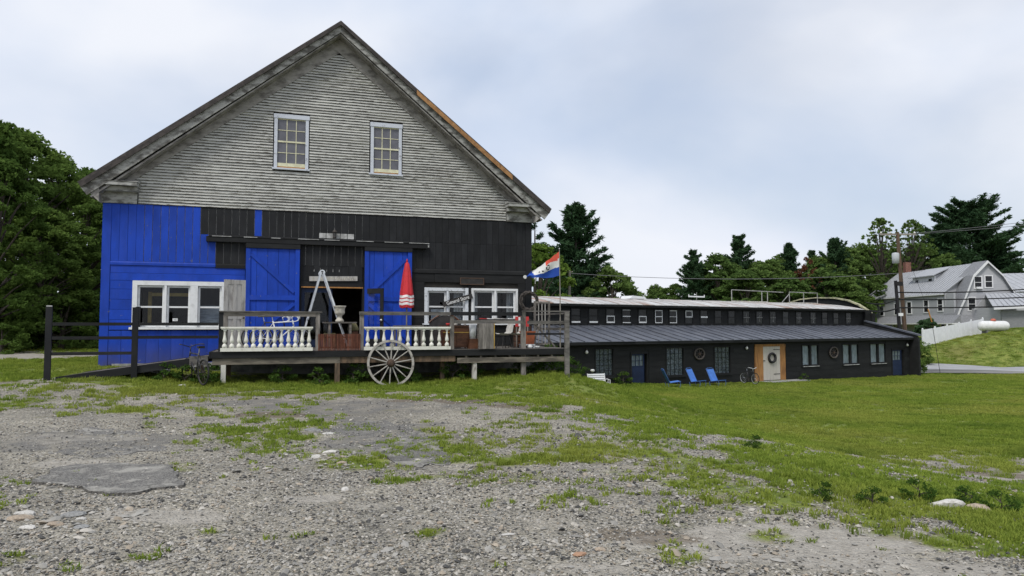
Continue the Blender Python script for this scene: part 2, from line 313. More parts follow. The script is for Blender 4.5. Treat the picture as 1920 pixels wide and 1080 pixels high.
def dry_drifts(m, a, z, sc, lo, hi):
    t = m.node_tree; N = t.nodes; L = t.links; g = N.new('ShaderNodeNewGeometry'); n = N.new('ShaderNodeTexNoise'); n.inputs['Scale'].default_value = sc; n.inputs['Detail'].default_value = 5; L.new(g.outputs['Position'], n.inputs['Vector'])
    r = N.new('ShaderNodeMapRange'); r.inputs[1].default_value = lo; r.inputs[2].default_value = hi; r.inputs[4].default_value = a; L.new(n.outputs[0], r.inputs[0])
    for d in [q for q in N if q.type in ('BSDF_DIFFUSE', 'BSDF_TRANSLUCENT')]:
        src = d.inputs[0].links[0].from_socket; x = N.new('ShaderNodeMix'); x.data_type = 'RGBA'; L.new(r.outputs[0], x.inputs[0]); L.new(src, x.inputs[6]); x.inputs[7].default_value = (*z, 1); L.new(x.outputs[2], d.inputs[0])
dry_drifts(M['grass'], .5, (.39, .375, .095), .16, .46, .66)
dry_drifts(M['grass'], .6, (.09, .155, .028), .55, .54, .68)
# lawn tone: big yellowish and brownish drifts
# ------------------------------------------------------------------ ground height and zones
CTRL = np.array([(0,0,0),(-6,0,0),(6,0,-.05),(0,-30,0),(-30,-20,0),(30,-20,-.3),(-4,5,0),(3,5,-.02),(6,5,-.15),(-8,10,.05),(-3,10,0),(2,10,0),(5,10,-.35),(6.2,9,-.5),(9,12,-1.05),
(-12,15,.2),(-6,16,.02),(0,16,0),(3,15,-.25),(6.5,16,-1.0),
(-11.5,18,.29),(-9.7,18.6,.27),(-7.8,19.25,.07),(-4.9,20.2,0),(-3.4,20.8,-.06),(-1.1,21.4,.04),(.3,21.9,.1),(1.6,22.3,.12),
(-12.0,21,.45),(-6.3,22.8,.12),(.6,25.1,.1),(-14,36,.5),
(-20,25,.6),(-26,32,.8),(-17,22,.5),(-40,40,1.2),(-14.5,18,.3),(-20,15,.3),
(3.4,40,-1.56),(6.8,42.1,-1.7),(11,44.8,-1.95),(16.1,47.9,-2.05),(23.7,52.7,-2.2),(31.4,57.5,-2.25),
(2.3,22.5,.0),(5.3,21,-1.0),(3.6,25,-.5),(4,32,-1.3),(6,33,-1.55),(12,18,-1.3),(15,35,-1.85),(25,30,-1.8),(30,50,-2.3),(20,12,-1.2),(40,45,-2.3),(14,8,-.8),(30,20,-1.5),
(30,62,-2.4),(45,61,-2.4),(60,61,-2.3),(30,70,-2.35),(45,70,-2.3),(60,70,-2.2),(80,66,-2.2),(50,71.5,-2.3),(55,72.5,-2.15),(47,73,-2.1),(60,73,-1.9),
(44.5,78,-.6),(52,80,.65),(51,76,.75),(56,78,1.4),(54,90,.3),(70,80,2.3),(75,100,2.5),
(0,100,0),(-60,100,2),(60,150,2),(0,300,0),(300,0,0),(-300,0,0),(-200,200,0),(200,250,2),(20,78,-1.5),(0,60,-.8),(12,66,-1.4),(0,-300,0)], float)
def _k(a, b): return np.sqrt(((a[:, None, :] - b[None, :, :]) ** 2).sum(-1) + 1.0)
_n = len(CTRL); _A = np.zeros((_n + 1, _n + 1)); _A[:_n, :_n] = _k(CTRL[:, :2], CTRL[:, :2]) - np.eye(_n) * .05; _A[:_n, _n] = 1; _A[_n, :_n] = 1
_W = np.linalg.solve(_A, np.append(CTRL[:, 2], 0))
def _hash(ix, iy, seed): 
    h = (ix * 374761393 + iy * 668265263 + seed * 974711) & 0x7fffffff
    h = ((h ^ (h >> 13)) * 1274126177) & 0x7fffffff
    return ((h ^ (h >> 16)) & 0xffff) / 65535.
def vnoise(x, y, seed=0):
    ix = np.floor(x).astype(np.int64); iy = np.floor(y).astype(np.int64); fx = x - ix; fy = y - iy
    fx = fx * fx * (3 - 2 * fx); fy = fy * fy * (3 - 2 * fy)
    a = _hash(ix, iy, seed); b = _hash(ix + 1, iy, seed); c = _hash(ix, iy + 1, seed); d = _hash(ix + 1, iy + 1, seed)
    return (a * (1 - fx) + b * fx) * (1 - fy) + (c * (1 - fx) + d * fx) * fy
def fbm(x, y, seed=0, o=4):
    s = 0; a = .5; t = 0
    for i in range(o):
        s = s + a * vnoise(x, y, seed + i * 17); t += a; a *= .55; x = x * 2.03 + 11.3; y = y * 2.03 + 5.7
    return s / t
def gz(x, y, detail=True):
    x = np.atleast_1d(np.asarray(x, float)); y = np.atleast_1d(np.asarray(y, float)); s = x.shape
    p = np.stack([x.ravel(), y.ravel()], 1); o = np.empty(len(p))
    for i in range(0, len(p), 20000): o[i:i + 20000] = _k(p[i:i + 20000], CTRL[:, :2]) @ _W[:_n] + _W[_n]
    o = o.reshape(s)
    if detail: o = o + (fbm(x * .9, y * .9, 3) - .5) * .07 + (fbm(x * 3.1, y * 3.1, 9, 3) - .5) * .03
    return o
def gz1(x, y): return float(gz(x, y)[0])
DENS = np.array([(3.1,22.0,1.0),(6.0,23.9,1.0),(15.7,46.3,1.0),(28.4,55.9,1.0),(34.4,49.6,1.0),(15.7,22.8,1.0),(12.0,22.1,1.0),(6.6,16.6,1.0),(14.5,30.9,1.0),(1.9,7.7,0.55),(2.5,7.9,0.7),(3.6,8.3,0.8),(4.2,7.7,0.9),(5.2,7.7,1.0),(4.3,6.3,0.9),(2.8,7.2,0.7),(3.3,7.1,0.7),(3.4,5.9,0.5),(3.5,5.4,0.55),(2.9,5.4,0.35),(2.6,5.8,0.35),(2.1,5.9,0.25),(1.8,6.4,0.2),(1.5,7.0,0.25),(1.3,9.0,0.5),(1.4,8.2,0.5),(0.6,8.4,0.3),(0.3,10.4,0.3),(1.3,12.7,0.35),(2.0,11.5,0.35),(3.2,11.1,0.35),(3.2,9.9,0.45),(4.0,10.1,0.6),(7.8,12.7,0.2),(7.6,13.2,0.25),(1.2,18.7,0.55),(-0.1,17.6,0.6),(-0.9,19.7,0.9),(0.6,21.0,0.95),(2.2,21.4,1.0),(-1.4,17.2,0.4),(-3.5,18.1,0.4),(-6.0,17.8,0.5),(-8.3,17.1,0.6),(-9.8,16.5,0.4),(-11.4,17.0,0.35),(-7.9,19.1,1.0),(-5.2,19.5,1.0),(-2.4,20.5,1.0),(-10.8,15.3,0.25),(-9.6,15.1,0.2),(-7.7,15.8,0.25),(-5.4,15.9,0.1),(-2.8,14.7,0.0),(-1.5,12.9,0.0),(-0.6,12.9,0.15),(-5.6,13.7,0.2),(-4.0,12.3,0.5),(-3.6,11.6,0.45),(-4.8,12.2,0.2),(-1.8,9.2,0.6),(-1.4,8.5,0.5),(-2.4,10.1,0.2),(-0.9,9.7,0.45),(-0.7,9.1,0.3),(-0.4,8.1,0.3),(0.0,7.8,0.35),(0.2,6.9,0.2),(0.4,6.5,0.3),(-2.0,7.6,0.05),(-0.8,6.9,0.05),(-1.1,6.0,0.02),(-0.3,6.0,0.12),(-3.7,7.7,0.05),(-6.4,11.5,0.0),(-5.8,9.2,0.0),(-4.4,7.0,0.2),(-3.5,6.4,0.02),(-2.3,5.7,0.05),(-1.7,5.6,0.12),(-0.9,4.9,0.02),(0.1,4.9,0.03),(0.9,4.9,0.05),(0.9,5.4,0.25),(1.6,5.0,0.03),(2.3,5.0,0.08),(2.9,5.0,0.15),(3.5,5.1,0.4),(1.4,5.6,0.05),(0.6,5.7,0.05),(-12.6,20.6,1.0),(-17.1,24.9,0.05),(-13.2,19.3,0.9),(-14.0,24.1,0.9),(-19.4,30.2,0.6),(2.5,17.7,0.6),(3.1,17.4,0.8),
(-8,4,0),(0,2,0),(0,-10,0),(8,4,.8),(12,8,1),(20,15,1),(30,30,1),(-15,10,.2),(-22,19,.3),(-20,26.5,.05),(-23,29,.05),(-13,22,1),(-13.5,30,1),(44,76,1),(60,78,1),(30,60,.8),(45,73,1),(40,58,1),(5,35,1),(4,28,1),(-25,36,1),(-40,40,1),(0,60,1),(-10,23,.6),(-4,24,.4),(80,100,1),(5,5,.8)], float)
def gdens(x, y):
    p = np.stack([x, y], 1); o = np.empty(len(p))
    for i in range(0, len(p), 20000):
        q = p[i:i + 20000]; d2 = ((q[:, None, :] - DENS[None, :, :2]) ** 2).sum(-1) + .02; w = d2 ** -1.75
        o[i:i + 20000] = (w @ DENS[:, 2]) / w.sum(1)
    return o
def sstep(a, b, v): t = np.clip((v - a) / (b - a), 0, 1); return t * t * (3 - 2 * t)
def blobs(x, y, L, seed):
    m = np.zeros_like(x)
    n = (fbm(x * 1.7, y * 1.7, seed) - .5) * 1.5
    for cx, cy, rx, ry, w in L:
        d = np.sqrt(((x - cx) / rx) ** 2 + ((y - cy) / ry) ** 2) + n
        m = np.maximum(m, w * (1 - sstep(.55, 1.15, d)))
    return m
SAND = [(-2.85,6.2,.75,.28,1),(-1.84,6.82,.35,.2,.8),(-5.13,8.54,.8,.3,.7),(1.14,5.42,.45,.3,1),(1.31,5.3,.5,.2,.9),(1.84,5.74,.8,.35,1),(.49,4.84,.5,.2,.7),(2.92,5.6,1.2,.45,1),(2.6,5.0,1.5,.4,.8),(7.83,12.9,1.6,.7,1),(4.0,10.1,.7,.35,.6),
        (-1.23,6.5,.4,.2,.6),(2.4,6.5,.5,.25,.7),(1.6,7.6,.5,.25,.6),(2.0,8.3,.4,.3,.6),(-18,25.5,5.5,2.2,1),(-21,28.5,4,1.6,.8),(.3,5.9,.4,.2,.5),(-6,10.2,1.2,.5,.5),(6.3,14.4,.9,.5,.5)]
TAR = [(-4.2,7.6,.95,.55,.9),(-5.9,10.0,1.5,1.0,.85),(-1.7,10.3,1.0,1.9,.95),(-3.8,14.2,2.6,1.7,.8),(-2.6,11.7,.8,1.2,.8),(-7.5,12.5,1.5,1,.5)]
BROWN = [(-4.3,13.0,.7,.5,1),(-1.4,15.7,1.4,.8,.8),(0.2,14.6,1.0,.7,.7),(-.1,16.5,1.2,.6,.7),(1.3,14.0,.9,.8,.5),(8.6,13.5,1.5,.6,.7),(7.5,12.0,1.4,.5,.5),(.9,5.6,.6,.25,.6)]
def zones(x, y):
    d = gdens(x, y); near = sstep(30, 12, np.hypot(x, y))
    sc = 1.6
    nn = fbm(x * sc, y * sc, 21, 5)
    soft = .24
    g = sstep(.5 - soft, .5 + soft, d + (nn - .5) * 1.35 * (1 - .55 * sstep(.8, 1, d)))
    g = np.where(d < .03, 0, g)
    sa = blobs(x, y, SAND, 31) * (1 - .6 * g); ta = blobs(x, y, TAR, 41) * (1 - g); br = blobs(x, y, BROWN, 51)
    return g, sa, ta, br
def axis_pts(segs):
    o = [segs[0][0]]
    for a, b, st in segs:
        n = max(1, int(round((b - a) / st))); o += [a + (b - a) * (i + 1) / n for i in range(n)]
    return np.array(o)
gx = axis_pts([(-900,-300,100),(-300,-60,30),(-60,-24,3),(-24,-9,.6),(-9,9,.13),(9,24,.4),(24,66,1.2),(66,120,6),(120,300,30),(300,900,100)])
gy = axis_pts([(-300,-20,40),(-20,2,2),(2,4,.3),(4,12,.1),(12,20,.2),(20,34,.4),(34,90,1.1),(90,150,8),(150,400,30),(400,1600,150)])
GX, GY = np.meshgrid(gx, gy); px_, py_ = GX.ravel(), GY.ravel()
pz_ = gz(px_, py_); gg, sa, ta, br = zones(px_, py_)
pz_ = pz_ - .012 * gg + .015 * ta * (px_ > -100)
nx_, ny_ = len(gx), len(gy)
me = bpy.data.meshes.new('ground')
idx = (np.arange(ny_ - 1)[:, None] * nx_ + np.arange(nx_ - 1)[None, :]).ravel()
faces = np.stack([idx, idx + 1, idx + 1 + nx_, idx + nx_], 1)
def fast_mesh(me, V, F):
    V = np.asarray(V, np.float32); F = np.asarray(F, np.int32); k = F.shape[1]
    me.vertices.add(len(V)); me.vertices.foreach_set('co', V.ravel())
    me.loops.add(F.size); me.loops.foreach_set('vertex_index', F.ravel())
    me.polygons.add(len(F)); me.polygons.foreach_set('loop_start', np.arange(0, F.size, k, dtype=np.int32))
    try: me.polygons.foreach_set('loop_total', np.full(len(F), k, np.int32))
    except Exception: pass
    me.update(calc_edges=True)
fast_mesh(me, np.stack([px_, py_, pz_], 1), faces)
me.polygons.foreach_set('use_smooth', np.ones(len(faces), bool))
for nm, v in (('grassy', gg), ('sandy', sa), ('tarry', ta), ('brown', br)):
    a = me.attributes.new(nm, 'FLOAT', 'POINT'); a.data.foreach_set('value', v.astype(np.float32))
def ground_material():
    m = bpy.data.materials.new('gravel_lot_and_lawn'); m.use_nodes = True; t = m.node_tree; N = t.nodes; L = t.links
    b = N['Principled BSDF']; b.inputs['Roughness'].default_value = .92; b.inputs['Specular IOR Level'].default_value = .2
    g = N.new('ShaderNodeNewGeometry')
    def noise(s, d=6, r=.6):
        n = N.new('ShaderNodeTexNoise'); n.inputs['Scale'].default_value = s; n.inputs['Detail'].default_value = d; n.inputs['Roughness'].default_value = r; L.new(g.outputs['Position'], n.inputs['Vector']); return n.outputs[0]
    def vor(s):
        n = N.new('ShaderNodeTexVoronoi'); n.inputs['Scale'].default_value = s; L.new(g.outputs['Position'], n.inputs['Vector']); return n
    def ramp(f, pts):
        r = N.new('ShaderNodeValToRGB'); e = r.color_ramp.elements
        while len(e) < len(pts): e.new(.5)
        for i, (p, c) in enumerate(pts): e[i].position = p; e[i].color = (*c, 1)
        L.new(f, r.inputs[0]); return r.outputs[0]
    def rng(f, a, z, c=0, d=1):
        r = N.new('ShaderNodeMapRange'); r.inputs[1].default_value = a; r.inputs[2].default_value = z; r.inputs[3].default_value = c; r.inputs[4].default_value = d; r.interpolation_type = 'SMOOTHSTEP'; L.new(f, r.inputs[0]); return r.outputs[0]
    def mixc(f, a, z, mode='MIX'):
        x = N.new('ShaderNodeMix'); x.data_type = 'RGBA'; x.blend_type = mode
        if isinstance(f, float): x.inputs[0].default_value = f
        else: L.new(f, x.inputs[0])
        for s, i in ((a, 6), (z, 7)):
            if isinstance(s, tuple): x.inputs[i].default_value = (*s, 1)
            else: L.new(s, x.inputs[i])
        return x.outputs[2]
    def math_(op, a, z):
        x = N.new('ShaderNodeMath'); x.operation = op
        for s, i in ((a, 0), (z, 1)):
            if isinstance(s, float): x.inputs[i].default_value = s
            else: L.new(s, x.inputs[i])
        return x.outputs[0]
    def attr(n):
        a = N.new('ShaderNodeAttribute'); a.attribute_name = n; return a.outputs['Fac']
    v1 = vor(42.); v2 = vor(17.)
    sep = N.new('ShaderNodeSeparateColor'); L.new(v1.outputs['Color'], sep.inputs[0]); sep2 = N.new('ShaderNodeSeparateColor'); L.new(v2.outputs['Color'], sep2.inputs[0])
    stones = ramp(sep.outputs[0], [(0, (.035, .034, .032)), (.3, (.125, .119, .106)), (.65, (.27, .256, .224)), (.93, (.42, .395, .35)), (1, (.56, .53, .47))])
    stones2 = ramp(sep2.outputs[0], [(0, (.07, .07, .072)), (.5, (.22, .215, .2)), (1, (.42, .40, .37))])
    fines = ramp(noise(2.3), [(.3, (.20, .187, .158)), (.7, (.35, .32, .265))])
    col = mixc(rng(noise(30., 3), .42, .58), stones, fines)
    col = mixc(rng(noise(5., 4), .55, .7, 0, .55), col, stones2)
    tone = ramp(noise(.55, 5), [(.3, (.84, .84, .83)), (.7, (1.48, 1.46, 1.40))]); col = mixc(1.0, col, tone, 'MULTIPLY')
    tar = ramp(noise(70., 4), [(.3, (.095, .091, .085)), (.55, (.20, .193, .18)), (.75, (.36, .345, .32))])
    tar = mixc(rng(noise(2.6, 6), .42, .62, 0, .8), tar, fines)
    wob = math_('MULTIPLY', math_('SUBTRACT', noise(6., 5), .5), .7)
    def edge(n, a=.35, z=.65): return rng(math_('ADD', attr(n), wob), a, z)
    col = mixc(rng(edge('tarry', .3, .8), 0, 1, 0, .85), col, tar)
    sand = ramp(noise(9., 6), [(.3, (.30, .275, .235)), (.7, (.46, .43, .375))])
    col = mixc(edge('sandy', .3, .75), col, sand)
    col = mixc(rng(edge('brown'), 0, 1, 0, .6), col, ramp(noise(6.), [(.3, (.085, .06, .042)), (.7, (.17, .125, .08))]))
    turf = ramp(noise(1.1, 6), [(.3, (.115, .165, .028)), (.5, (.19, .24, .048)), (.72, (.30, .315, .082))])
    turf = mixc(rng(noise(.23, 4), .5, .68, 0, .6), turf, (.19, .17, .055))
    turf = mixc(rng(noise(14., 4), .56, .7, 0, .75), turf, (.15, .125, .075))
    turf = mixc(rng(noise(9., 3), .36, .46, .6, 0), turf, (.03, .045, .010))
    col = mixc(rng(edge('grassy', .0, .5), 0, 1, 0, .5), col, mixc(rng(noise(2.7, 5), .4, .62), turf, (.21, .18, .085))); col = mixc(edge('grassy', .38, .78), col, turf)
    L.new(col, b.inputs['Base Color'])
    h = math_('ADD', math_('MULTIPLY', v1.outputs['Distance'], -.6), math_('MULTIPLY', noise(24., 5), .8))
    h = math_('ADD', h, math_('MULTIPLY', v2.outputs['Distance'], -.5))
    bn = N.new('ShaderNodeBump'); bn.inputs['Strength'].default_value = .9; bn.inputs['Distance'].default_value = .035; L.new(h, bn.inputs['Height']); L.new(bn.outputs[0], b.inputs['Normal'])
    return m
M['ground'] = ground_material(); me.materials.append(M['ground'])
ground = tag(link('ground', me), 'gravel lot running into a sloping mown lawn', kind='structure')

# road and its gravel shoulder, draped just over the ground
def strip(name, xs, y0f, y1f, lift, m, n=6):
    mb = MB(); V = []; F = []
    for x in xs:
        for j in range(n + 1):
            y = y0f(x) + (y1f(x) - y0f(x)) * j / n; V.append((x, y, float(gz(x, y, False)[0]) + lift))
    for i in range(len(xs) - 1):
        for j in range(n): a = i * (n + 1) + j; F.append((a, a + n + 1, a + n + 2, a + 1))
    mb.add(V, F); return tag(mb.build(name, m, smooth=True), kind='structure')
M['road'] = mat('pale_worn_asphalt', (.40, .40, .405), (.32, .32, .325), (.2, 1, 1), 1.2, rnd=0)
M['shoulder'] = mat('grey_gravel_shoulder', (.19, .185, .175), (.10, .10, .095), (.3, 1, 1), 1.0, rnd=0, c3=(.27, .26, .24), ns3=.5, lo3=.5, hi3=.6)
xs = np.arange(-60, 140, 3.)
strip('road', xs, lambda x: 65.8, lambda x: 71.0, .075, M['road'])['label'] = 'pale road passing below the grassy bank'
strip('gravel_shoulder', xs, lambda x: 61.2 + .5 * math.sin(x * .4) + .3 * math.sin(x * 1.3), lambda x: 65.79, .06, M['shoulder'])['label'] = 'dark gravel shoulder along the road'

# ------------------------------------------------------------------ barn
BO = Vector((-12.013, 21., 0)); BA = R(18)
bu = Vector((math.cos(BA), math.sin(BA), 0)); bnv = Vector((math.sin(BA), -math.cos(BA), 0))
def BW(t, o, z): return BO + bu * t + bnv * o + Vector((0, 0, z))
barn = thing('barn', 'tall weathered gabled barn painted half blue and half black below grey clapboards', 'barn', BO, BA)
def rnd(a, b): return random.uniform(a, b)
def wall_holes(mb, x0, x1, z0, z1, y0, y1, holes):
    X = sorted({x0, x1, *[h[0] for h in holes], *[h[1] for h in holes]}); Z = sorted({z0, z1, *[h[2] for h in holes], *[h[3] for h in holes]})
    for i in range(len(X) - 1):
        for j in range(len(Z) - 1):
            cx, cz = (X[i] + X[i + 1]) / 2, (Z[j] + Z[j + 1]) / 2
            if any(h[0] < cx < h[1] and h[2] < cz < h[3] for h in holes): continue
            mb.box(X[i], X[i + 1], y0, y1, Z[j], Z[j + 1])
H_LW = (.9, 3.95, 1.60, 2.90); H_DR = (5.62, 7.52, .95, 2.84); H_R1 = (9.64, 11.0, 1.78, 2.86); H_R2 = (11.24, 12.74, 1.78, 2.86)
mb = MB(); wall_holes(mb, 0, 13.32, .95, 5.26, .035, .16, [H_LW, H_DR, H_R1, H_R2]); mb.build('wall', M['dark'], barn)
mb = MB(); mb.box(.9, 7.6, .008, .03, 3.54, 5.24); mb.build('backing_sheet', M['pale'], barn)
mb = MB(); mb.box(0.02, 4.2, .02, .18, -.4, .94); mb.box(4.2, 13.3, .0, .18, -.6, .94); mb.build('foundation', M['concrete'], barn)
mb = MB(); mb.box(0, .16, .165, 18, -.3, 5.6); mb.build('wall', M['black'], barn)
mb = MB(); mb.box(13.16, 13.32, .165, 18, -.3, 5.6); mb.build('wall', M['black'], barn)
mb = MB(); mb.prism([(0, -.3), (13.32, -.3), (13.32, 5.6), (6.7, 10.9), (0, 5.6)], 18.005, 18.15); mb.build('wall', M['black'], barn)
mb = MB(); mb.box(.165, 13.155, .165, 18, .78, .93); mb.build('floor', M['interior'], barn)
mb = MB(); mb.box(.165, 13.155, 6.0, 6.1, .935, 5.2); mb.build('partition', M['interior'], barn)
mb = MB(); mb.box(.165, 13.155, .165, 18, 5.0, 5.1); mb.build('ceiling', M['interior'], barn)
# gable backing and roof
mb = MB(); mb.prism([(.1, 5.27), (13.22, 5.27), (13.22, 5.75), (6.7, 10.9), (.1, 5.75)], .02, .14); mb.build('gable_wall', M['dark'], barn)
PK = (6.7, 11.39); LE = (-.56, 5.735); RE = (13.9, 5.68)
def off(p, dz): return (p[0], p[1] + dz)
def slope_poly(e, a, b, ea=0, eb=0): return [off(PK, a), (e[0] + ea, e[1] + a), (e[0] + eb, e[1] + b), off(PK, b)]
for e, sx in ((LE, 1), (RE, -1)):
    mb = MB(); mb.prism(slope_poly(e, 0, -.13, 0, .10 * sx), -.56, 18.4); mb.build('roof', M['roofdark'], barn)
    mb = MB(); mb.prism(slope_poly(e, -.135, -.36, .07 * sx, .24 * sx), -.505, -.45); mb.build('rake_board', M['crown'], barn)
    mb = MB(); mb.prism(slope_poly(e, -.375, -.41, .30 * sx, .34 * sx), -.448, .015); mb.build('soffit', M['rake'], barn)
    mb = MB(); mb.prism(slope_poly(e, -.06, -.16, .05 * sx, .1 * sx), -.60, -.565); mb.build('crown_moulding', M['roofdark'] , barn)
    x0 = .0 if sx > 0 else 13.3
    mb = MB(); mb.prism([off(PK, -.42), (x0 + .02 * sx, 5.79), (x0 + .58 * sx, 5.79), off(PK, -.87)], -.052, -.03); mb.build('frieze_board', M['rake'], barn)
# raw sheathing where the right rake trim is gone
def rp(x, dz): return (x, PK[1] + (RE[1] - PK[1]) * (x - PK[0]) / (RE[0] - PK[0]) + dz)
for xa, xb in ((9.15, 10.6), (10.61, 12.0), (12.01, 12.45)):
    mb = MB(); mb.prism([rp(xa, -.07), rp(xb, -.07), rp(xb, -.235), rp(xa, -.235)], -.625, -.603); mb.build('sheathing_strip', M['fresh'], barn, label='bare orange wood where rake trim is missing')
# cornice returns
for sx, x0 in ((1, 0.), (-1, 13.32)):
    def X(v): return x0 + sx * v
    def bx(mb, a, b, *r): mb.box(min(X(a), X(b)), max(X(a), X(b)), *r)
    mb = MB(); bx(mb, -.40, .96, -.50, -.055, 5.72, 5.83); mb.prism([(-.52, 5.83), (-.0565, 5.83), (-.0565, 5.95)], min(X(-.44), X(.98)), max(X(-.44), X(.98)), 'x'); mb.build('cornice_return', M['crown'], barn)
    mb = MB(); bx(mb, -.10, .94, -.30, -.075, 5.58, 5.717); mb.build('bed_moulding', M['crown'], barn)
    mb = MB(); bx(mb, -.03, .9, -.07, .0, 5.25, 5.715); mb.build('capital_block', M['crown'], barn)
    mb = MB(); mb.prism([(X(-.52), 5.70), (X(-.03), 5.22), (X(-.03), 5.70)], -.445, 18.2); mb.build('eave_box', M['rake'], barn)
# clapboards, each its own wedge, wavy and chipped
def xl(z): return .93 if z < 5.77 else .05 + (z - 5.75) / .777 + .28
def xr(z): return 12.40 if z < 5.77 else 13.3 - (z - 5.75) / .777 * 1.0 - .28
HU = [(4.70, 5.81, 6.56, 8.37), (7.70, 8.79, 6.58, 8.37)]
RH = .0895; z = 5.262; row = 0
while z < 10.45:
    a, b = xl(z + .03), xr(z + .03)
    if b - a < .3: break
    spans = [(a, b)]
    for h in HU:
        if h[2] < z + .05 < h[3]:
            ns_ = []
            for s0, s1 in spans:
                if s0 < h[0] and s1 > h[1]: ns_ += [(s0, h[0]), (h[1], s1)]
                else: ns_.append((s0, s1))
            spans = ns_
    for s0, s1 in spans:
        x = s0
        while x < s1 - .01:
            L_ = rnd(3.2, 5.6); x2 = x + L_
            if s1 - x2 < 1.3: x2 = s1
            n = max(2, int((x2 - x) / .45)); mb = MB(); V = []
            dz = rnd(-.004, .004); wy = rnd(0, 6); tilt = rnd(-.005, .005); fall = rnd(-.01, .01) if random.random() < .08 else 0
            for i in range(n + 1):
                f = i / n; xx = x + .002 + (x2 - x - .004) * f
                jz = dz + .004 * math.sin(xx * 1.7 + wy) + rnd(-.0035, .0035) + fall * f; jy = rnd(-.003, .003) + tilt
                zt = z + RH + .012
                V += [(xx, -.048 + jy, z + jz), (xx, -.006, zt), (xx, .012, zt), (xx, .012, z + jz)]
            F = [(0, 1, 2, 3), (4 * n + 3, 4 * n + 2, 4 * n + 1, 4 * n)]
            for i in range(n):
                for j in range(4): F.append((4 * i + j, 4 * i + 4 + j, 4 * i + 4 + (j + 1) % 4, 4 * i + (j + 1) % 4))
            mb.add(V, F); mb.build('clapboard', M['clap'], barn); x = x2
    z += RH; row += 1
# upper vertical boards
t = .235
while t < 13.1:
    w = .2205; g = .017 if .8 < t < 7.5 else .007
    x0, x1 = t, min(t + w - g, 13.11)
    zb, zt = 3.545, 5.262 + rnd(-.02, .004)
    def vb(z0, z1, m):
        j = rnd(-.004, .004); MB().box(x0, x1, -.024 + j, .004, z0, z1).build('board', m, barn)
    if t + w < 2.75: vb(zb, zt, M['blue'])
    else:
        up = M['blue'] if 4.15 < t < 4.33 else M['black']
        lo_ = M['blue'] if t < 3.05 else M['black']
        vb(4.428, zt, up); vb(zb, 4.422, lo_)
    t += w
mb = MB(); mb.box(0, .23, -.034, .03, .44, 5.245); mb.build('corner_board', M['blue'], barn)
mb = MB(); mb.box(13.115, 13.345, -.034, .03, .9, 5.245); mb.build('corner_board', M['black'], barn)
mb = MB(); mb.prism([(-.045, 3.43), (-.045, 3.50), (-.026, 3.54), (.03, 3.54), (.03, 3.43)], .234, 3.095, 'x'); mb.build('belt_board', M['blue'], barn)
for a, b in ((3.1, 5.58), (7.57, 10.4), (10.405, 13.11)):
    mb = MB(); mb.prism([(-.045, 3.40), (-.045, 3.50), (-.026, 3.54), (.03, 3.54), (.03, 3.40)], a, b, 'x'); mb.build('belt_board', M['black_h'], barn)
# lower planks
def plank(x0, x1, z0, z1, m): 
    j = rnd(-.005, .005); MB().box(x0 + .003, x1 - .003, -.018 + j, .03, z0 + .003, z1 - .004).build('plank', m, barn)
for z0, z1 in ((2.98, 3.2), (3.2, 3.425)): plank(.235, 3.95, z0, z1, M['blue'])
for z0, z1 in ((1.52, 1.82), (1.82, 2.12), (2.12, 2.42), (2.42, 2.72), (2.72, 2.98)): plank(.235, .835, z0, z1, M['blue'])
t = .235
while t < 4.9:
    plank(t, t + .335, .50 if t < 3 else .8, 1.50, M['blue']); t += .335
zs = [.97, 1.27, 1.58, 1.89, 2.2, 2.5, 2.8, 3.1, 3.395]
for i in range(len(zs) - 1):
    z0, z1 = zs[i], zs[i + 1]
    segs = [(7.55, 9.56), (12.83, 13.11)] if z0 < 2.85 and z0 > 1.5 else [(7.55, 10.6), (10.6, 13.11)] if z0 < 1.5 else [(7.55, 9.9), (9.9, 13.11)]
    for a, b in segs: plank(a, b, z0, z1, M['black_h'])
    if 1.6 < z0 < 2.85: plank(11.06, 11.16, z0, z1, M['black_h'])
for i in range(9):
    plank(5.575 + i * .2165, 5.575 + (i + 1) * .2165, 3.06 if i != 4 else 3.06, 3.56, M['black'])
mb = MB(); mb.box(5.575, 7.55, -.03, .03, 2.89, 3.055); mb.build('door_header', M['black_h'], barn)
mb = MB(); mb.box(5.62, 7.54, -.05, .1, 2.845, 2.885); mb.build('door_lintel', M['orangew'], barn)
for i in range(5):
    mb = MB(); mb.box(6.0 + i * .195, 6.012 + i * .195, -.031, -.02, 3.36, 3.36 + rnd(.06, .12)); mb.build('bare_wood_slit', M['pale'], barn)
mb = MB(); mb.box(5.56, 5.62, -.04, .16, .95, 2.84); mb.box(7.52, 7.57, -.04, .16, .95, 2.84); mb.build('door_frame', M['black'], barn)
# pale sill board at the foot of the blue wall
mb = MB(); mb.box(.35, 3.2, -.05, .0, .40, .53); mb.build('sill_board', M['slab'], barn)
# sliding door track
mb = MB(); mb.box(2.83, 9.62, -.20, -.03, 4.20, 4.36); mb.prism([(-.22, 4.36), (-.03, 4.36), (-.03, 4.43)], 2.9, 9.5, 'x'); mb.build('door_track', M['black_h'], barn)
for a in (3.0, 3.9, 4.7, 5.5, 6.3, 7.3, 8.2, 9.0):
    mb = MB(); mb.box(a, a + rnd(.2, .7), -.224, -.205, 4.355, 4.372); mb.build('chipped_edge', M['pale'], barn)
mb = MB(); mb.box(9.63, 9.68, -.19, -.08, 4.24, 4.33); mb.build('track_end', M['pale'], barn)
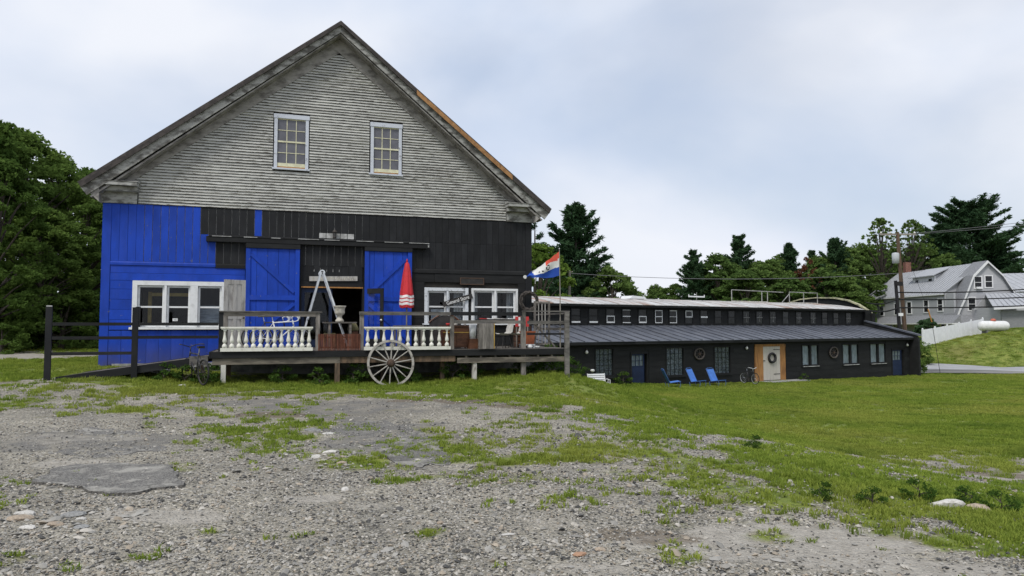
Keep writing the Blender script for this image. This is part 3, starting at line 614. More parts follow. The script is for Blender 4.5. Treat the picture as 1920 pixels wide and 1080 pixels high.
# blue sliding doors
def barn_door(x0, x1, z0, z1, mirror):
    f = MB(); f.box(x0, x0 + .13, -.165, -.125, z0, z1); f.box(x1 - .13, x1, -.165, -.125, z0, z1); f.box(x0 + .131, x1 - .131, -.164, -.126, z0 + 1.45, z0 + 1.60); f.box(x0 + .131, x1 - .131, -.164, -.126, z0, z0 + .16)
    d = f.build('barn_door', M['blue'], barn)
    n = 5; w = (x1 - x0) / n
    for i in range(n): MB().box(x0 + i * w + .004, x0 + (i + 1) * w - .004, -.123 + rnd(-.003, .003), -.09, z0 + .01, z1).build('board', M['blue'], d)
    a, b = (x0 + .15, x1 - .15) if not mirror else (x1 - .15, x0 + .15)
    MB().beam((a, -.146, z1 - .18), (b, -.146, z0 + 1.70), .035, .11, (0, 0, 1)).build('brace', M['blue'], d)
    MB().beam((b, -.146, z0 + 1.35), (a, -.146, z0 + .24), .035, .11, (0, 0, 1)).build('brace', M['blue'], d)
    MB().box(x0 - .01, x1 + .01, -.19, -.09, z1 + .005, z1 + .15).build('head_rail', M['black_h'], d)
barn_door(3.97, 5.56, .985, 4.04, False)
barn_door(7.58, 9.11, .985, 4.06, True)
# windows
def sash_unit(win, x0, x1, z0, z1, zm, m, y=.03, fr=.055, glassm='glass', ph=True):
    f = MB(); f.box(x0, x0 + fr, y, y + .05, z0, z1); f.box(x1 - fr, x1, y, y + .05, z0, z1); f.box(x0 + fr + .0005, x1 - fr - .0005, y, y + .05, z0, z0 + fr + .02); f.box(x0 + fr + .0005, x1 - fr - .0005, y, y + .05, z1 - fr, z1); f.box(x0 + fr + .0005, x1 - fr - .0005, y - .005, y + .055, zm - .025, zm + .025)
    f.build('sash', m, win)
    for a, b in ((z0 + fr + .021, zm - .026), (zm + .026, z1 - fr - .001)): MB().box(x0 + fr + .001, x1 - fr - .001, y + .02, y + .025, a, b).build('pane', M[glassm], win)
def casing(x0, x1, z0, z1, w, m, y0=-.055, y1=.10, sill=None, mull=()):
    f = MB(); f.box(x0, x0 + w, y0, y1, z0, z1); f.box(x1 - w, x1, y0, y1, z0, z1); f.box(x0 + w + .001, x1 - w - .001, y0, y1, z1 - w, z1)
    for a, b in mull: f.box(a, b, y0 + .004, y1, z0, z1 - w - .001)
    if sill: f.box(x0 - .06, x1 + .05, y0 - .06, y1, z0 - sill, z0 - .001)
    return f.build('window', m, barn)
w = casing(.84, 3.955, 1.60, 2.975, .13, M['white'], sill=.07, mull=((1.70, 1.76), (2.41, 2.62), (3.29, 3.35)))
for a, b in ((.975, 1.695), (1.765, 2.405), (2.625, 3.285), (3.355, 3.82)): sash_unit(w, a, b, 1.605, 2.84, 2.2, M['white'])
w = casing(9.56, 11.06, 1.72, 2.915, .105, M['peel'], sill=.05, mull=((10.31, 10.37),))
sash_unit(w, 9.67, 10.305, 1.725, 2.805, 2.28, M['white']); sash_unit(w, 10.375, 10.95, 1.725, 2.805, 2.28, M['white'])
w = casing(11.17, 12.83, 1.72, 2.915, .075, M['white'], sill=.05, mull=((11.985, 12.045),))
sash_unit(w, 11.25, 11.98, 1.725, 2.835, 2.28, M['white']); sash_unit(w, 12.05, 12.75, 1.725, 2.835, 2.28, M['white'])
for x0, x1, z0, z1 in ((4.73, 5.78, 6.62, 8.32), (7.74, 8.76, 6.64, 8.31)):
    f = MB(); f.box(x0, x0 + .1, -.06, .06, z0, z1 - .12); f.box(x1 - .1, x1, -.06, .06, z0, z1 - .12); f.box(x0 - .02, x1 + .02, -.075, .06, z1 - .118, z1 + .02); f.box(x0 - .05, x1 + .04, -.10, .06, z0 - .055, z0 - .001)
    w = f.build('window', M['bluewhite'], barn)
    xi0, xi1, zi0, zi1 = x0 + .101, x1 - .101, z0 + .05, z1 - .12
    s = MB(); s.box(xi0, xi1, -.03, .02, zi0, zi0 + .11); s.box(xi0, xi1, -.03, .02, zi1 - .03, zi1); zm = (zi0 + zi1) / 2 + .03; s.box(xi0, xi1, -.035, .02, zm - .025, zm + .025)
    pw = (xi1 - xi0) / 3
    for k in (1, 2): s.box(xi0 + pw * k - .012, xi0 + pw * k + .012, -.026, .02, zi0 + .111, zm - .026); s.box(xi0 + pw * k - .012, xi0 + pw * k + .012, -.026, .02, zm + .026, zi1 - .031)
    rows = [(zi0 + .11, zm - .025), (zm + .025, zi1 - .03)]
    for a, b in rows:
        m_ = (a + b) / 2
        for k in range(3): s.box(xi0 + pw * k + .0125, xi0 + pw * (k + 1) - .0125, -.024, .02, m_ - .01, m_ + .01)
    s.build('sash', M['cream'], w)
    for a, b in rows:
        for q0, q1 in ((a, (a + b) / 2 - .01), ((a + b) / 2 + .01, b)):
            for k in range(3): MB().box(xi0 + pw * k + .012, xi0 + pw * (k + 1) - .012, -.008, .0, q0, q1).build('pane', M['dimglass'], w)
    MB().box(xi0, xi1, -.03, .02, z0 + .001, zi0 - .001).build('bare_rail', M['orangew'], w)
# pale patch board and lantern over the track
mb = MB()
for i in range(5): mb.box(6.15 + i * .2215, 6.15 + i * .2215 + .2, -.03, -.0245, 4.44, 4.60)
tagp = mb.build('pale_paint_patch', M['pale'], barn)
mb = MB(); mb.lathe([(.05, 0), (.06, .02), (.055, .15), (.085, .19), (.085, .21), (.03, .27), (.015, .31)], 8, (6.62, -.14, 4.44)); mb.beam((6.62, -.03, 4.5), (6.62, -.14, 4.5), .03, .03); mb.build('lantern', M['steel'], barn)
# interior glimpses
mb = MB(); mb.box(2.65, 3.25, .22, .25, 1.7, 2.25); mb.build('window_blind', M['blind'], barn)
mb = MB(); mb.box(3.4, 3.8, .22, .25, 1.7, 2.8); mb.build('window_blind', M['blind'], barn)
for a, b in ((10.62, 10.93), (11.27, 11.46), (12.5, 12.74)):
    V = []; mb = MB()
    n = 10
    for i in range(n + 1): x = a + (b - a) * i / n; y = .24 + .02 * math.sin(i * 2.1); V += [(x, y, 1.75), (x, y, 2.82)]
    mb.add(V, [(2 * i, 2 * i + 2, 2 * i + 3, 2 * i + 1) for i in range(n)]); mb.build('curtain', M['cloth'], barn)
mb = MB(); mb.box(9.85, 10.3, .3, .33, 1.75, 2.2); mb.build('window_blind', M['door_old'], barn)
# entry: blue-black glazed leaf left of the opening, second leaf swung out on the right
f = MB(); f.box(5.63, 5.73, .02, .07, .96, 2.83); f.box(6.48, 6.58, .02, .07, .96, 2.83); f.box(5.731, 6.479, .02, .07, 2.70, 2.83); f.box(5.731, 6.479, .02, .07, .96, 1.2); d = f.build('glazed_door', M['doorblue'], barn)
MB().box(5.732, 6.478, .04, .046, 1.201, 2.699).build('pane', M['glass'], d)
dd = bpy.data.objects.new('glazed_door', None); C.objects.link(dd); dd.parent = barn; dd.location = (7.56, -.06, .97); dd.rotation_euler = (0, 0, R(-38))
f = MB(); f.box(0, .12, -.02, .02, 0, 1.87); f.box(.62, .74, -.02, .02, 0, 1.87); f.box(.121, .619, -.02, .02, 1.70, 1.87); f.box(.121, .619, -.02, .02, 0, .25); f.build('door_leaf', M['black'], dd)
MB().box(.122, .618, -.003, .003, .251, 1.699).build('pane', M['glass'], dd)
MB().lathe([(.0, -.07), (.035, -.06), (.035, -.03), (.012, -.02)], 8, (.68, 0, .85), 'y').build('door_knob', M['bulb'], dd, True)

# pieces standing inside, seen through the left window
t_ = thing('pine_easel', 'yellow pine upright frame standing inside behind the left window', 'easel', BW(1.15, -.7, .93), BA)
for a, b in (((0, 0), (0, 1.85)), ((1.15, 0), (1.15, 1.85))): MB().box(a[0], a[0] + .10, 0, .08, 0, 1.75).build('upright', M['yellow'], t_)
MB().box(.101, 1.149, .0, .08, 1.62, 1.72).build('crossbar', M['yellow'], t_)
t_ = thing('paper_card', 'small white card stuck on the lower pane of the blue wall window', 'card', BW(2.0, -.04, 1.78), BA)
MB().box(-.07, .07, 0, .003, 0, .08).build('card_sheet', M['white'], t_); MB().box(-.045, .045, -.002, -.0005, .025, .05).build('printed_panel', M['slab'], t_)

# ------------------------------------------------------------------ signs on the barn
def text_part(body, size, m, parent, loc, rot=(R(90), 0, 0), ext=.006, name='lettering', sx=1., bold=.0):
    fc = bpy.data.curves.new('text', 'FONT'); fc.body = body; fc.size = size; fc.extrude = ext; fc.align_x = 'CENTER'; fc.align_y = 'CENTER'; fc.offset = bold
    ob = bpy.data.objects.new('text', fc); C.objects.link(ob); bpy.context.view_layer.update()
    me = bpy.data.meshes.new_from_object(ob.evaluated_get(bpy.context.evaluated_depsgraph_get())); bpy.data.objects.remove(ob); bpy.data.curves.remove(fc)
    me.name = name; me.materials.clear(); me.materials.append(m)
    o = link(name, me, parent); o.location = loc; o.rotation_euler = rot; o.scale = (sx, 1, 1); o['kind'] = 'stuff'
    return o
sg = thing('store_sign', 'dark General Store board hung at a slant over the peeling white window', 'sign', BW(10.68, .10, 2.50), BA, ry=R(-17))
MB().box(-.53, .53, -.012, .012, -.085, .085).build('sign_board', M['signb'], sg)
for q in (text_part('General Store', .165, M['letter'], sg, (0, -.016, -.005), sx=.86, bold=.0015),): del q['kind']
sg = thing('faded_sign', 'long pale weathered sign board over the barn doorway', 'sign', BW(6.61, .06, 3.145), BA, ry=R(-1.2))
MB().box(-.75, .75, -.015, .015, -.075, .075).build('sign_board', M['door_old'], sg)
fl = MB(); fl.box(-.64, -.62, -.0185, -.0155, -.05, .05); fl.box(-.62, -.58, -.0185, -.0155, -.05, -.032)
x = -.5
while x < .68:
    h = rnd(.05, .1); w_ = rnd(.012, .028); z0 = rnd(-.055, -.02)
    fl.box(x, x + w_, -.0185, -.0155, z0, min(z0 + h, .06))
    if random.random() < .5: fl.box(x + w_, x + w_ + rnd(.015, .03), -.0184, -.0155, z0, z0 + .018)
    x += rnd(.04, .075)
fl.build('worn_lettering', M['yellow'] if False else mat('worn_pale_lettering', (.58, .55, .44), (.35, .33, .27), ns=20, rnd=0), sg)
sg = thing('framed_plaque', 'dark empty framed plaque above the two white store windows', 'plaque', BW(11.19, .05, 3.15), BA)
MB().box(-.39, .39, -.01, .02, -.09, .09).build('panel', M['signb'], sg)
f = MB(); f.box(-.42, .42, -.02, .02, .091, .12); f.box(-.42, .42, -.02, .02, -.12, -.091); f.box(-.42, -.391, -.02, .02, -.0905, .0905); f.box(.391, .42, -.02, .02, -.0905, .0905); f.build('frame', mat('plaque_frame', (.085, .055, .04), rnd=0), sg)
wr = thing('twig_wreath', 'big round dark twig wreath hung at the right corner of the barn', 'wreath', BW(13.17, .22, 2.49), BA)
mb = MB()
for k in range(13):
    ph = rnd(0, 6.28); pts = []
    for i in range(30):
        a = 2 * math.pi * i / 30; rr = .30 + .045 * math.sin(a * 3 + ph) * rnd(.7, 1.2); pts.append((rr * math.cos(a), .035 * math.cos(a * 4 + ph * 2), rr * math.sin(a)))
    mb.tube(pts, .024, 5, closed=True)
mb.build('twig_ring', M['twig'], wr)

# ------------------------------------------------------------------ deck
DZ = .95
deck = thing('deck', 'raised wooden deck on posts along the front of the barn', 'deck', BO, BA)
def dbox(nm, x0, x1, o0, o1, z0, z1, m, label=None): return MB().box(x0, x1, -o1, -o0, z0, z1).build(nm, m, deck, label=label)
n = 21
for i in range(n): dbox('deck_board', 3.30 + rnd(-.02, .02), 13.46 + rnd(-.03, .03), .06 + i * .143, .06 + i * .143 + .135, DZ - .035 + rnd(-.003, .003), DZ, M['deckw'])
dbox('fascia', 3.27, 8.4, 3.06, 3.10, .775, .945, M['black_h']); dbox('fascia', 8.405, 13.5, 3.06, 3.10, .765, .94, M['black_h'])
dbox('fascia', 3.22, 3.265, .06, 3.10, .775, .945, M['black_h'])
dbox('beam', 3.30, 6.6, 2.98, 3.055, .60, .77, M['beamw']); dbox('beam', 6.605, 9.9, 2.98, 3.055, .60, .77, M['brownw']); dbox('beam', 9.95, 13.48, 3.03, 3.095, .55, .70, M['beamw'])
for i in range(8): dbox('joist', 10.2 + i * .45, 10.25 + i * .45, .1, 3.055, .705, .91, M['beamw'])
for i in range(9): dbox('joist', 3.4 + i * .75, 3.45 + i * .75, .1, 2.975, .72, .91, M['beamw'])
for x, o, zt, m, w_ in ((3.58, 3.0, .6, 'whitepost', .12), (6.53, 3.0, .6, 'brownw', .13), (9.6, 2.6, .72, 'brownw', .12), (10.48, 3.01, .6, 'whitepost', .12), (3.6, 1.2, .72, 'brownw', .12), (8.0, 1.4, .72, 'brownw', .12)):
    p = BW(x, o, 0); zb = gz1(p.x, p.y) - .1
    dbox('post', x - w_ / 2, x + w_ / 2, o - w_ / 2, o + w_ / 2, zb, zt - .002, M[m])
for x, m in ((12.03, 'greyw'), (13.38, 'greyw')):
    p = BW(x, 3.15, 0); dbox('post', x - .07, x + .07, *((2.90, 3.0) if x < 13 else (3.101, 3.19)), gz1(p.x, p.y) - .1, 2.05 if x < 13 else 2.06, M[m] if x < 13 else M['greyh'])
# railing
for x, zt, m in ((3.50, 2.0, 'black'), (3.61, 1.94, 'greyw'), (5.99, 1.99, 'greyw'), (7.19, 2.0, 'greyw'), (9.80, 1.92, 'greyw')): dbox('post', x - .055, x + .055, 2.955, 3.055, DZ + .002, zt - .002, M[m])
dbox('top_rail', 3.44, 6.1, 2.90, 3.10, 2.0, 2.035, M['greyh']); dbox('top_rail', 3.56, 5.93, 3.02, 3.057, 1.89, 1.997, M['deckw'])
dbox('top_rail', 7.12, 9.75, 2.98, 3.10, 1.94, 2.04, M['greyh']); dbox('top_rail', 9.755, 11.95, 3.0, 3.098, 1.94, 2.05, M['black'])
dbox('top_rail', 11.96, 13.5, 3.03, 3.098, 2.065, 2.10, M['greyh'])
dbox('middle_rail', 9.86, 11.94, 3.058, 3.098, 1.70, 1.80, M['greyh']); dbox('middle_rail', 12.12, 13.30, 3.06, 3.098, 1.69, 1.79, M['greyh'])
dbox('middle_rail', 12.12, 13.30, 3.06, 3.09, 1.36, 1.42, M['black'])
# right end rail running back to the barn
dbox('top_rail', 13.40, 13.46, .1, 2.95, 2.0, 2.05, M['greyh']); dbox('middle_rail', 13.40, 13.45, .1, 2.95, 1.5, 1.58, M['greyh'])

# white turned balustrades
def balustrade(x0, x1, n, label):
    b = thing('balustrade', label, 'balustrade', BW(x0, 3.10, DZ), BA, group='white turned balustrades on the deck')
    L_ = x1 - x0
    MB().box(0, L_, -.075, .075, .615, .66).box(.02, L_ - .02, -.045, .045, .58, .614).build('top_rail', M['balus'], b)
    MB().box(0, L_, -.06, .06, .003, .095).build('bottom_rail', M['balus'], b)
    prof = [(.058, 0), (.062, .03), (.066, .05), (.05, .09), (.024, .115), (.022, .125), (.045, .15), (.056, .185), (.05, .23), (.034, .31), (.024, .38), (.028, .40), (.022, .41), (.024, .43), (.046, .46), (.046, .484)]
    me = None
    for i in range(n):
        x = .10 + (L_ - .20) * i / (n - 1)
        if me is None:
            o = MB().lathe(prof, 12).build('baluster', M['balus'], b, True); me = o.data
        else: o = link('baluster', me, b)
        o.location = (x, 0, .0955); o.rotation_euler = (rnd(-.01, .01), rnd(-.01, .01), rnd(0, 6))
balustrade(3.50, 5.86, 13, 'white turned balustrade with thirteen balusters before the white bicycle')
balustrade(7.25, 9.73, 11, 'white turned balustrade behind the wagon wheel, below the red umbrella')
# red slatted screen
sl_ = thing('slatted_screen', 'low dark red slatted wooden screen closing the gap in the deck rail', 'screen', BW(6.01, 3.06, DZ), BA)
me = None
for i in range(30):
    if me is None: o = MB().box(0, .026, -.02, .02, .003, .46).build('slat', M['redw'], sl_); me = o.data
    else: o = link('slat', me, sl_)
    o.location = (i * .0385, rnd(-.004, .004), rnd(-.002, .004))
MB().box(0, 1.145, .021, .045, .06, .11).build('batten', M['redw'], sl_); MB().box(0, 1.145, .021, .045, .34, .39).build('batten', M['redw'], sl_)

# ------------------------------------------------------------------ wagon wheel leaning on the deck
WR = .66
p = BW(7.98, 3.36, 0); wz = gz1(p.x, p.y)
wheel = thing('wagon_wheel', 'large pale wooden wagon wheel leaning against the deck edge', 'wheel', (p.x, p.y, wz - .02), BA, rx=R(-8))
f = MB(); V = []; n = 56
for i in range(n):
    a = 2 * math.pi * i / n
    for r_, y in ((WR, -.03), (WR, .03), (WR - .062, .03), (WR - .062, -.03)): V.append((r_ * math.cos(a), y, WR + r_ * math.sin(a)))
F = [(4 * i + j, 4 * ((i + 1) % n) + j, 4 * ((i + 1) % n) + (j + 1) % 4, 4 * i + (j + 1) % 4) for i in range(n) for j in range(4)]
f.add(V, F); f.build('rim', M['spoke'], wheel)
MB().lathe([(.05, -.13), (.085, -.12), (.10, -.05), (.115, -.04), (.115, .04), (.10, .05), (.085, .10)], 16, (0, 0, WR), 'y').build('hub', M['hub'], wheel, True)
for i in range(14):
    a = 2 * math.pi * (i + .35) / 14
    c0 = Vector((.105 * math.cos(a), 0, WR + .105 * math.sin(a))); c1 = Vector(((WR - .06) * math.cos(a), 0, WR + (WR - .06) * math.sin(a)))
    MB().tube([c0, c0.lerp(c1, .5), c1], [.021, .018, .015], 6).build('spoke', M['spoke'], wheel)

# ------------------------------------------------------------------ things on the deck
def bw_thing(nm, label, cat, t, o, z=DZ + .003, rz=0, **k): return thing(nm, label, cat, BW(t, o, z), BA + rz, **k)
# umbrella
um = bw_thing('patio_umbrella', 'closed red patio umbrella with white stripes before the right blue door', 'umbrella', 8.72, 1.5)
V = []; F = []; ns_ = 24; prof = [(2.67, .02), (2.60, .07), (2.42, .105), (2.40, .115), (2.05, .165), (1.70, .21), (1.625, .218), (1.62, .219), (1.545, .224), (1.51, .225), (1.435, .228), (1.40, .229), (1.325, .231), (1.24, .212)]
f = MB()
for i, (h, r_) in enumerate(prof):
    for j in range(ns_):
        a = 2 * math.pi * j / ns_; rr = r_ * .86 * (1 + .17 * math.cos(a * 8 + .3) + .03 * math.sin(a * 3 + i)); V.append((rr * math.cos(a), rr * math.sin(a), h + .015 * math.cos(a * 4 + 1) * (i > 5)))
b0 = 0
for i in range(len(prof) - 1):
    white = i in (6, 8, 10) or False
    for j in range(ns_): F.append((i * ns_ + j, (i + 1) * ns_ + j, (i + 1) * ns_ + (j + 1) % ns_, i * ns_ + (j + 1) % ns_)); f.mi.append(1 if i in (6, 7, 9, 11) else 0)
f.v = V; f.f = F; cn = f.build('canopy', [M['umb_red'], M['umb_white']], um, True)
MB().lathe([(.015, 2.66), (.03, 2.68), (.022, 2.72), (.008, 2.76)], 8).build('finial', M['umb_red'], um, True)
MB().tube([(0, 0, .04), (0, 0, 2.6)], .022, 8).build('pole', M['greyw'], um); MB().lathe([(.24, 0), (.24, .04), (.08, .08), (.04, .2)], 14).build('base', M['steel'], um)
tb = bw_thing('patio_table', 'weathered grey patio table round the foot of the red umbrella', 'table', 8.75, 1.62)
MB().box(-.42, .42, -.35, -.03, .66, .70).box(-.42, .42, .03, .35, .66, .70).build('tabletop', M['greyh'], tb)
for sx in (-1, 1):
    for sy in (-1, 1): MB().box(sx * .36 - .025, sx * .36 + .025, sy * .3 - .025, sy * .3 + .025, 0, .659).build('leg', M['greyw'], tb)
# folding aluminium ladder standing as an A
ld = bw_thing('folding_ladder', 'white aluminium folding ladder opened into an A before the doorway', 'ladder', 6.17, 1.35)
def lad(sx, nm):
    ap = Vector((sx * .03, 0, 2.28)); ft = Vector((sx * .62 if sx < 0 else .80, 0, 0.01))
    f = MB()
    for y in (-.22, .22): f.beam(ap + Vector((0, y, 0)), ap.lerp(ft, .62) + Vector((0, y, 0)), .05, .125, (0, 1, 0)); 
    o = f.build(nm, M['alu'], ld)
    g = MB()
    for y in (-.165, .165): g.beam(ap.lerp(ft, .5) + Vector((0, y, 0)), ft + Vector((0, y, 0)), .04, .08, (0, 1, 0))
    g.build('extension', M['alu'], o)
    for k in range(1, 8):
        q = ap.lerp(ft, k / 8); MB().tube([q + Vector((0, -.2, 0)), q + Vector((0, .2, 0))], .014, 6).build('rung', M['alu'], o)
    for fq in (.28, .55): q = ap.lerp(ft, fq); MB().tube([q + Vector((0, -.255, 0)), q + Vector((0, -.246, 0))], .012, 8).build('bolt', M['steel'], o)
    q = ap.lerp(ft, .60); MB().beam(q + Vector((0, -.249, 0)), q.lerp(ft, .09) + Vector((0, -.249, 0)), .006, .08, (0, 1, 0)).build('lock_plate', M['steel'], o)
lad(-1, 'ladder_side'); lad(1, 'ladder_side')
h_ = MB()
for y in (-.252, .252): h_.lathe([(.085, -.012), (.085, .012)], 16, (0, y, 2.27), 'y')
h_.build('hinge', M['alu'], ld); MB().lathe([(.045, -.276), (.045, -.266)], 14, (0, 0, 2.27), 'y').build('hinge_knob', M['steel'], ld)
# table, urn, stool
tb = bw_thing('low_table', 'dark narrow table carrying the stone urn in the doorway', 'table', 6.68, 1.75)
MB().box(-.48, .48, -.25, .25, .76, .80).build('tabletop', M['deckw'], tb)
for sx in (-1, 1):
    for sy in (-1, 1): MB().box(sx * .3 - .03, sx * .3 + .03, sy * .19 - .03, sy * .19 + .03, 0, .759).build('leg', M['deckw'], tb)
ur = bw_thing('garden_urn', 'pale cast stone urn standing on the dark table', 'urn', 6.68, 1.75, DZ + .804)
MB().lathe([(.12, 0), (.125, .03), (.115, .06), (.075, .11), (.06, .15), (.085, .19), (.135, .23), (.15, .28), (.145, .38), (.165, .43), (.19, .455), (.185, .475), (.16, .47), (.13, .42), (.05, .36)], 20).build('bowl', M['stone_urn'], ur, True)
st = bw_thing('wooden_stool', 'small olive wooden stool behind the red slatted screen', 'stool', 6.45, .9)
MB().box(-.17, .17, -.17, .17, .42, .46).build('seat', M['olive'], st)
for sx in (-1, 1):
    for sy in (-1, 1): MB().beam((sx * .12, sy * .12, .42), (sx * .17, sy * .17, 0.01), .035, .035).build('leg', M['olive'], st)
lp = bw_thing('shaded_lamp', 'lamp with dull yellow shade on a dark box by the doorway', 'lamp', 7.12, 1.3)
MB().box(-.14, .14, -.12, .12, 0, .52).build('box_base', M['brown'], lp); MB().lathe([(.17, .54), (.165, .62), (.09, .76), (.03, .79)], 12).build('lamp_shade', M['olive'], lp, True)
MB().lathe([(.03, .521), (.03, .56)], 8).build('stem', M['steel'], lp)
# old panel door leaning
od = bw_thing('old_panel_door', 'old grey four panel door propped in front of the blue wall window', 'door', 3.45, 1.45, rz=R(24), rx=0)
f = MB(); DW, DH = .62, 2.02
for x0, x1, z0, z1 in ((0, .11, 0, DH), (DW - .11, DW, 0, DH), (.111, DW - .111, DH - .13, DH), (.111, DW - .111, 0, .2), (.111, DW - .111, .88, 1.02), (.26, .36, 1.021, DH - .131), (.26, .36, .201, .879)): f.box(x0, x1, -.02, .02, z0, z1)
f.build('door_frame', M['door_old'], od)
for x0, x1 in ((.111, .259), (.361, DW - .111)):
    for z0, z1 in ((.2, .88), (1.02, DH - .13)): MB().box(x0, x1, -.006, .006, z0 + .001, z1 - .001).build('panel', M['door_old'], od)
MB().lathe([(0, -.06), (.028, -.055), (.028, -.03), (.01, -.02)], 8, (DW - .05, 0, .92), 'y').build('knob', M['steel'], od, True)

# bicycles
def bicycle(label, loc, rz, frame, drop, group=None, lean=0., tyre='rubber', bars=None, r=.335, rim='chrome'):
    b = thing('bicycle', label, 'bicycle', loc, rz, group, rx=lean); bars = bars or frame
    ra, fa = Vector((-.5, 0, r)), Vector((.52, 0, r)); bb = Vector((-.06, 0, .28)); st_ = Vector((-.2, 0, .82)); hd = Vector((.34, 0, .84)); hl = Vector((.38, 0, .68))
    f = MB()
    for a, c_ in ((bb, st_), (st_.lerp(bb, .08), hd.lerp(hl, .2)), (bb, hl)): f.tube([a, c_], .018, 8)
    for y in (-.05, .05): f.tube([bb + Vector((0, y * .6, 0)), ra + Vector((0, y, 0))], .011, 6); f.tube([st_.lerp(bb, .1) + Vector((0, y * .4, 0)), ra + Vector((0, y, 0))], .010, 6)
    f.tube([hd, hl], .02, 8); f.build('frame', frame, b, True)
    f = MB()
    for y in (-.05, .05): f.tube([hl + Vector((0, y, -.02)), hl.lerp(fa, .6) + Vector((.0, y, 0)), fa + Vector((0, y, 0))], .012, 6)
    f.build('fork', frame, b, True)
    for c_ in (ra, fa):
        w = bpy.data.objects.new('wheel', None); C.objects.link(w); w.parent = b; w.location = c_
        MB().ring((0, 0, 0), r - .022, .022, 32, 6).build('tyre', M[tyre], w, True)
        MB().ring((0, 0, 0), r - .045, .010, 32, 5).build('rim', M[rim], w, True)
        s = MB()
        for i in range(16): a = 2 * math.pi * i / 16; s.tube([(.02 * math.cos(a + 1), .02 * (-1) ** i, .02 * math.sin(a + 1)), ((r - .05) * math.cos(a), 0, (r - .05) * math.sin(a))], .0022, 3, False)
        s.lathe([(.02, -.04), (.025, 0), (.02, .04)], 8, axis='y'); s.build('spokes', M[rim], w)
    f = MB(); f.tube([st_, st_ + Vector((-.03, 0, .13))], .013, 6); f.build('seat_post', M['chrome'], b)
    sp = st_ + Vector((-.04, 0, .15)); f = MB(); f.hexa([sp + Vector(q) for q in ((-.13, -.08, -.03), (.15, -.018, -.02), (.15, .018, -.02), (-.13, .08, -.03), (-.14, -.075, .03), (.15, -.012, .01), (.15, .012, .01), (-.14, .075, .03))]); f.build('saddle', M['rubber'], b)
    hs = hd + Vector((-.02, 0, .10)); f = MB(); f.tube([hd, hs, hs + Vector((.07, 0, .02))], .014, 6)
    q = hs + Vector((.07, 0, .02))
    if drop:
        for s in (-1, 1): f.tube([q, q + Vector((0, .2 * s, 0)), q + Vector((.07, .21 * s, -.01)), q + Vector((.12, .21 * s, -.06)), q + Vector((.10, .21 * s, -.12)), q + Vector((.02, .21 * s, -.15)), q + Vector((-.06, .21 * s, -.15))], .0135, 6); f.tube([q + Vector((.11, .21 * s, -.03)), q + Vector((.14, .21 * s, .02)), q + Vector((.15, .21 * s, -.08))], .01, 5)
    else:
        for s in (-1, 1): f.tube([q, q + Vector((.02, .14 * s, .05)), q + Vector((-.05, .28 * s, .08)), q + Vector((-.17, .31 * s, .07))], .013, 6)
    f.build('handlebar', bars, b, True)
    f = MB(); f.ring(bb + Vector((0, -.045, 0)), .09, .007, 16, 4); f.tube([bb + Vector((0, -.06, 0)), bb + Vector((.12, -.06, -.11))], .01, 5); f.tube([bb + Vector((0, .06, 0)), bb + Vector((-.12, .06, .11))], .01, 5); f.tube([bb + Vector((.0, -.045, .09)), ra + Vector((0, -.045, .04))], .005, 4); f.tube([bb + Vector((.0, -.045, -.09)), ra + Vector((0, -.045, -.04))], .005, 4); f.build('crankset', M['steel'], b)
    return b
bicycle('white road bicycle with drop handlebars behind the left balustrade', BW(5.0, 1.9, DZ), BA, M['bikewhite'], True)
bicycle('dark bicycle with black saddle leaning behind the white road bicycle', BW(4.75, 1.2, DZ), BA + R(4), M['bikedark'], True, bars=M['bikewhite'])
p = BW(2.92, 3.30, 0)
bicycle('old dark bicycle with rusty bars standing in weeds at the end of the ramp', (p.x, p.y, gz1(p.x, p.y)), BA + R(118), M['bikedark'], False, bars=M['steel'], rim='steel')

# clutter on the right part of the deck
def legs4(par, sx, sy, w, z0, z1, m, nm='leg'):
    for a in (-1, 1):
        for b in (-1, 1): MB().box(a * sx - w / 2, a * sx + w / 2, b * sy - w / 2, b * sy + w / 2, z0, z1).build(nm, m, par)
hb = bw_thing('arched_headboard', 'dark arched headboard standing below the General Store window', 'headboard', 9.85, 1.9)
f = MB(); V = []; n = 20
pts = [(-.5 + 1.0 * i / n, 1.0, 0) for i in range(n + 1)]
f.tube([(-.52 + 1.04 * i / n, 0, .78 + .27 * math.sin(math.pi * i / n)) for i in range(n + 1)], .028, 6); f.build('arch', M['brown'], hb)
f = MB(); f.prism([(-.5, .0)] + [(-.5 + 1.0 * i / n, .76 + .25 * math.sin(math.pi * i / n)) for i in range(n + 1)] + [(.5, .0)], .0, .03); f.build('panel', M['signb'], hb)
cb = bw_thing('brown_cabinet', 'low reddish brown cabinet beside the grey wooden panel', 'cabinet', 10.02, 2.45)
MB().box(-.42, .42, -.2, .2, .04, .66).build('carcass', M['brown'], cb)
MB().box(-.40, -.01, -.215, -.201, .08, .46).build('door', M['brown'], cb); MB().box(.01, .40, -.215, -.201, .08, .46).build('door', M['brown'], cb)
MB().box(-.40, .40, -.22, -.201, .475, .50).build('trim_strip', M['yellow'], cb); MB().box(-.45, .45, -.23, .22, .661, .69).build('top', M['brown'], cb); legs4(cb, .36, .15, .05, 0, .039, M['brown'], 'foot')
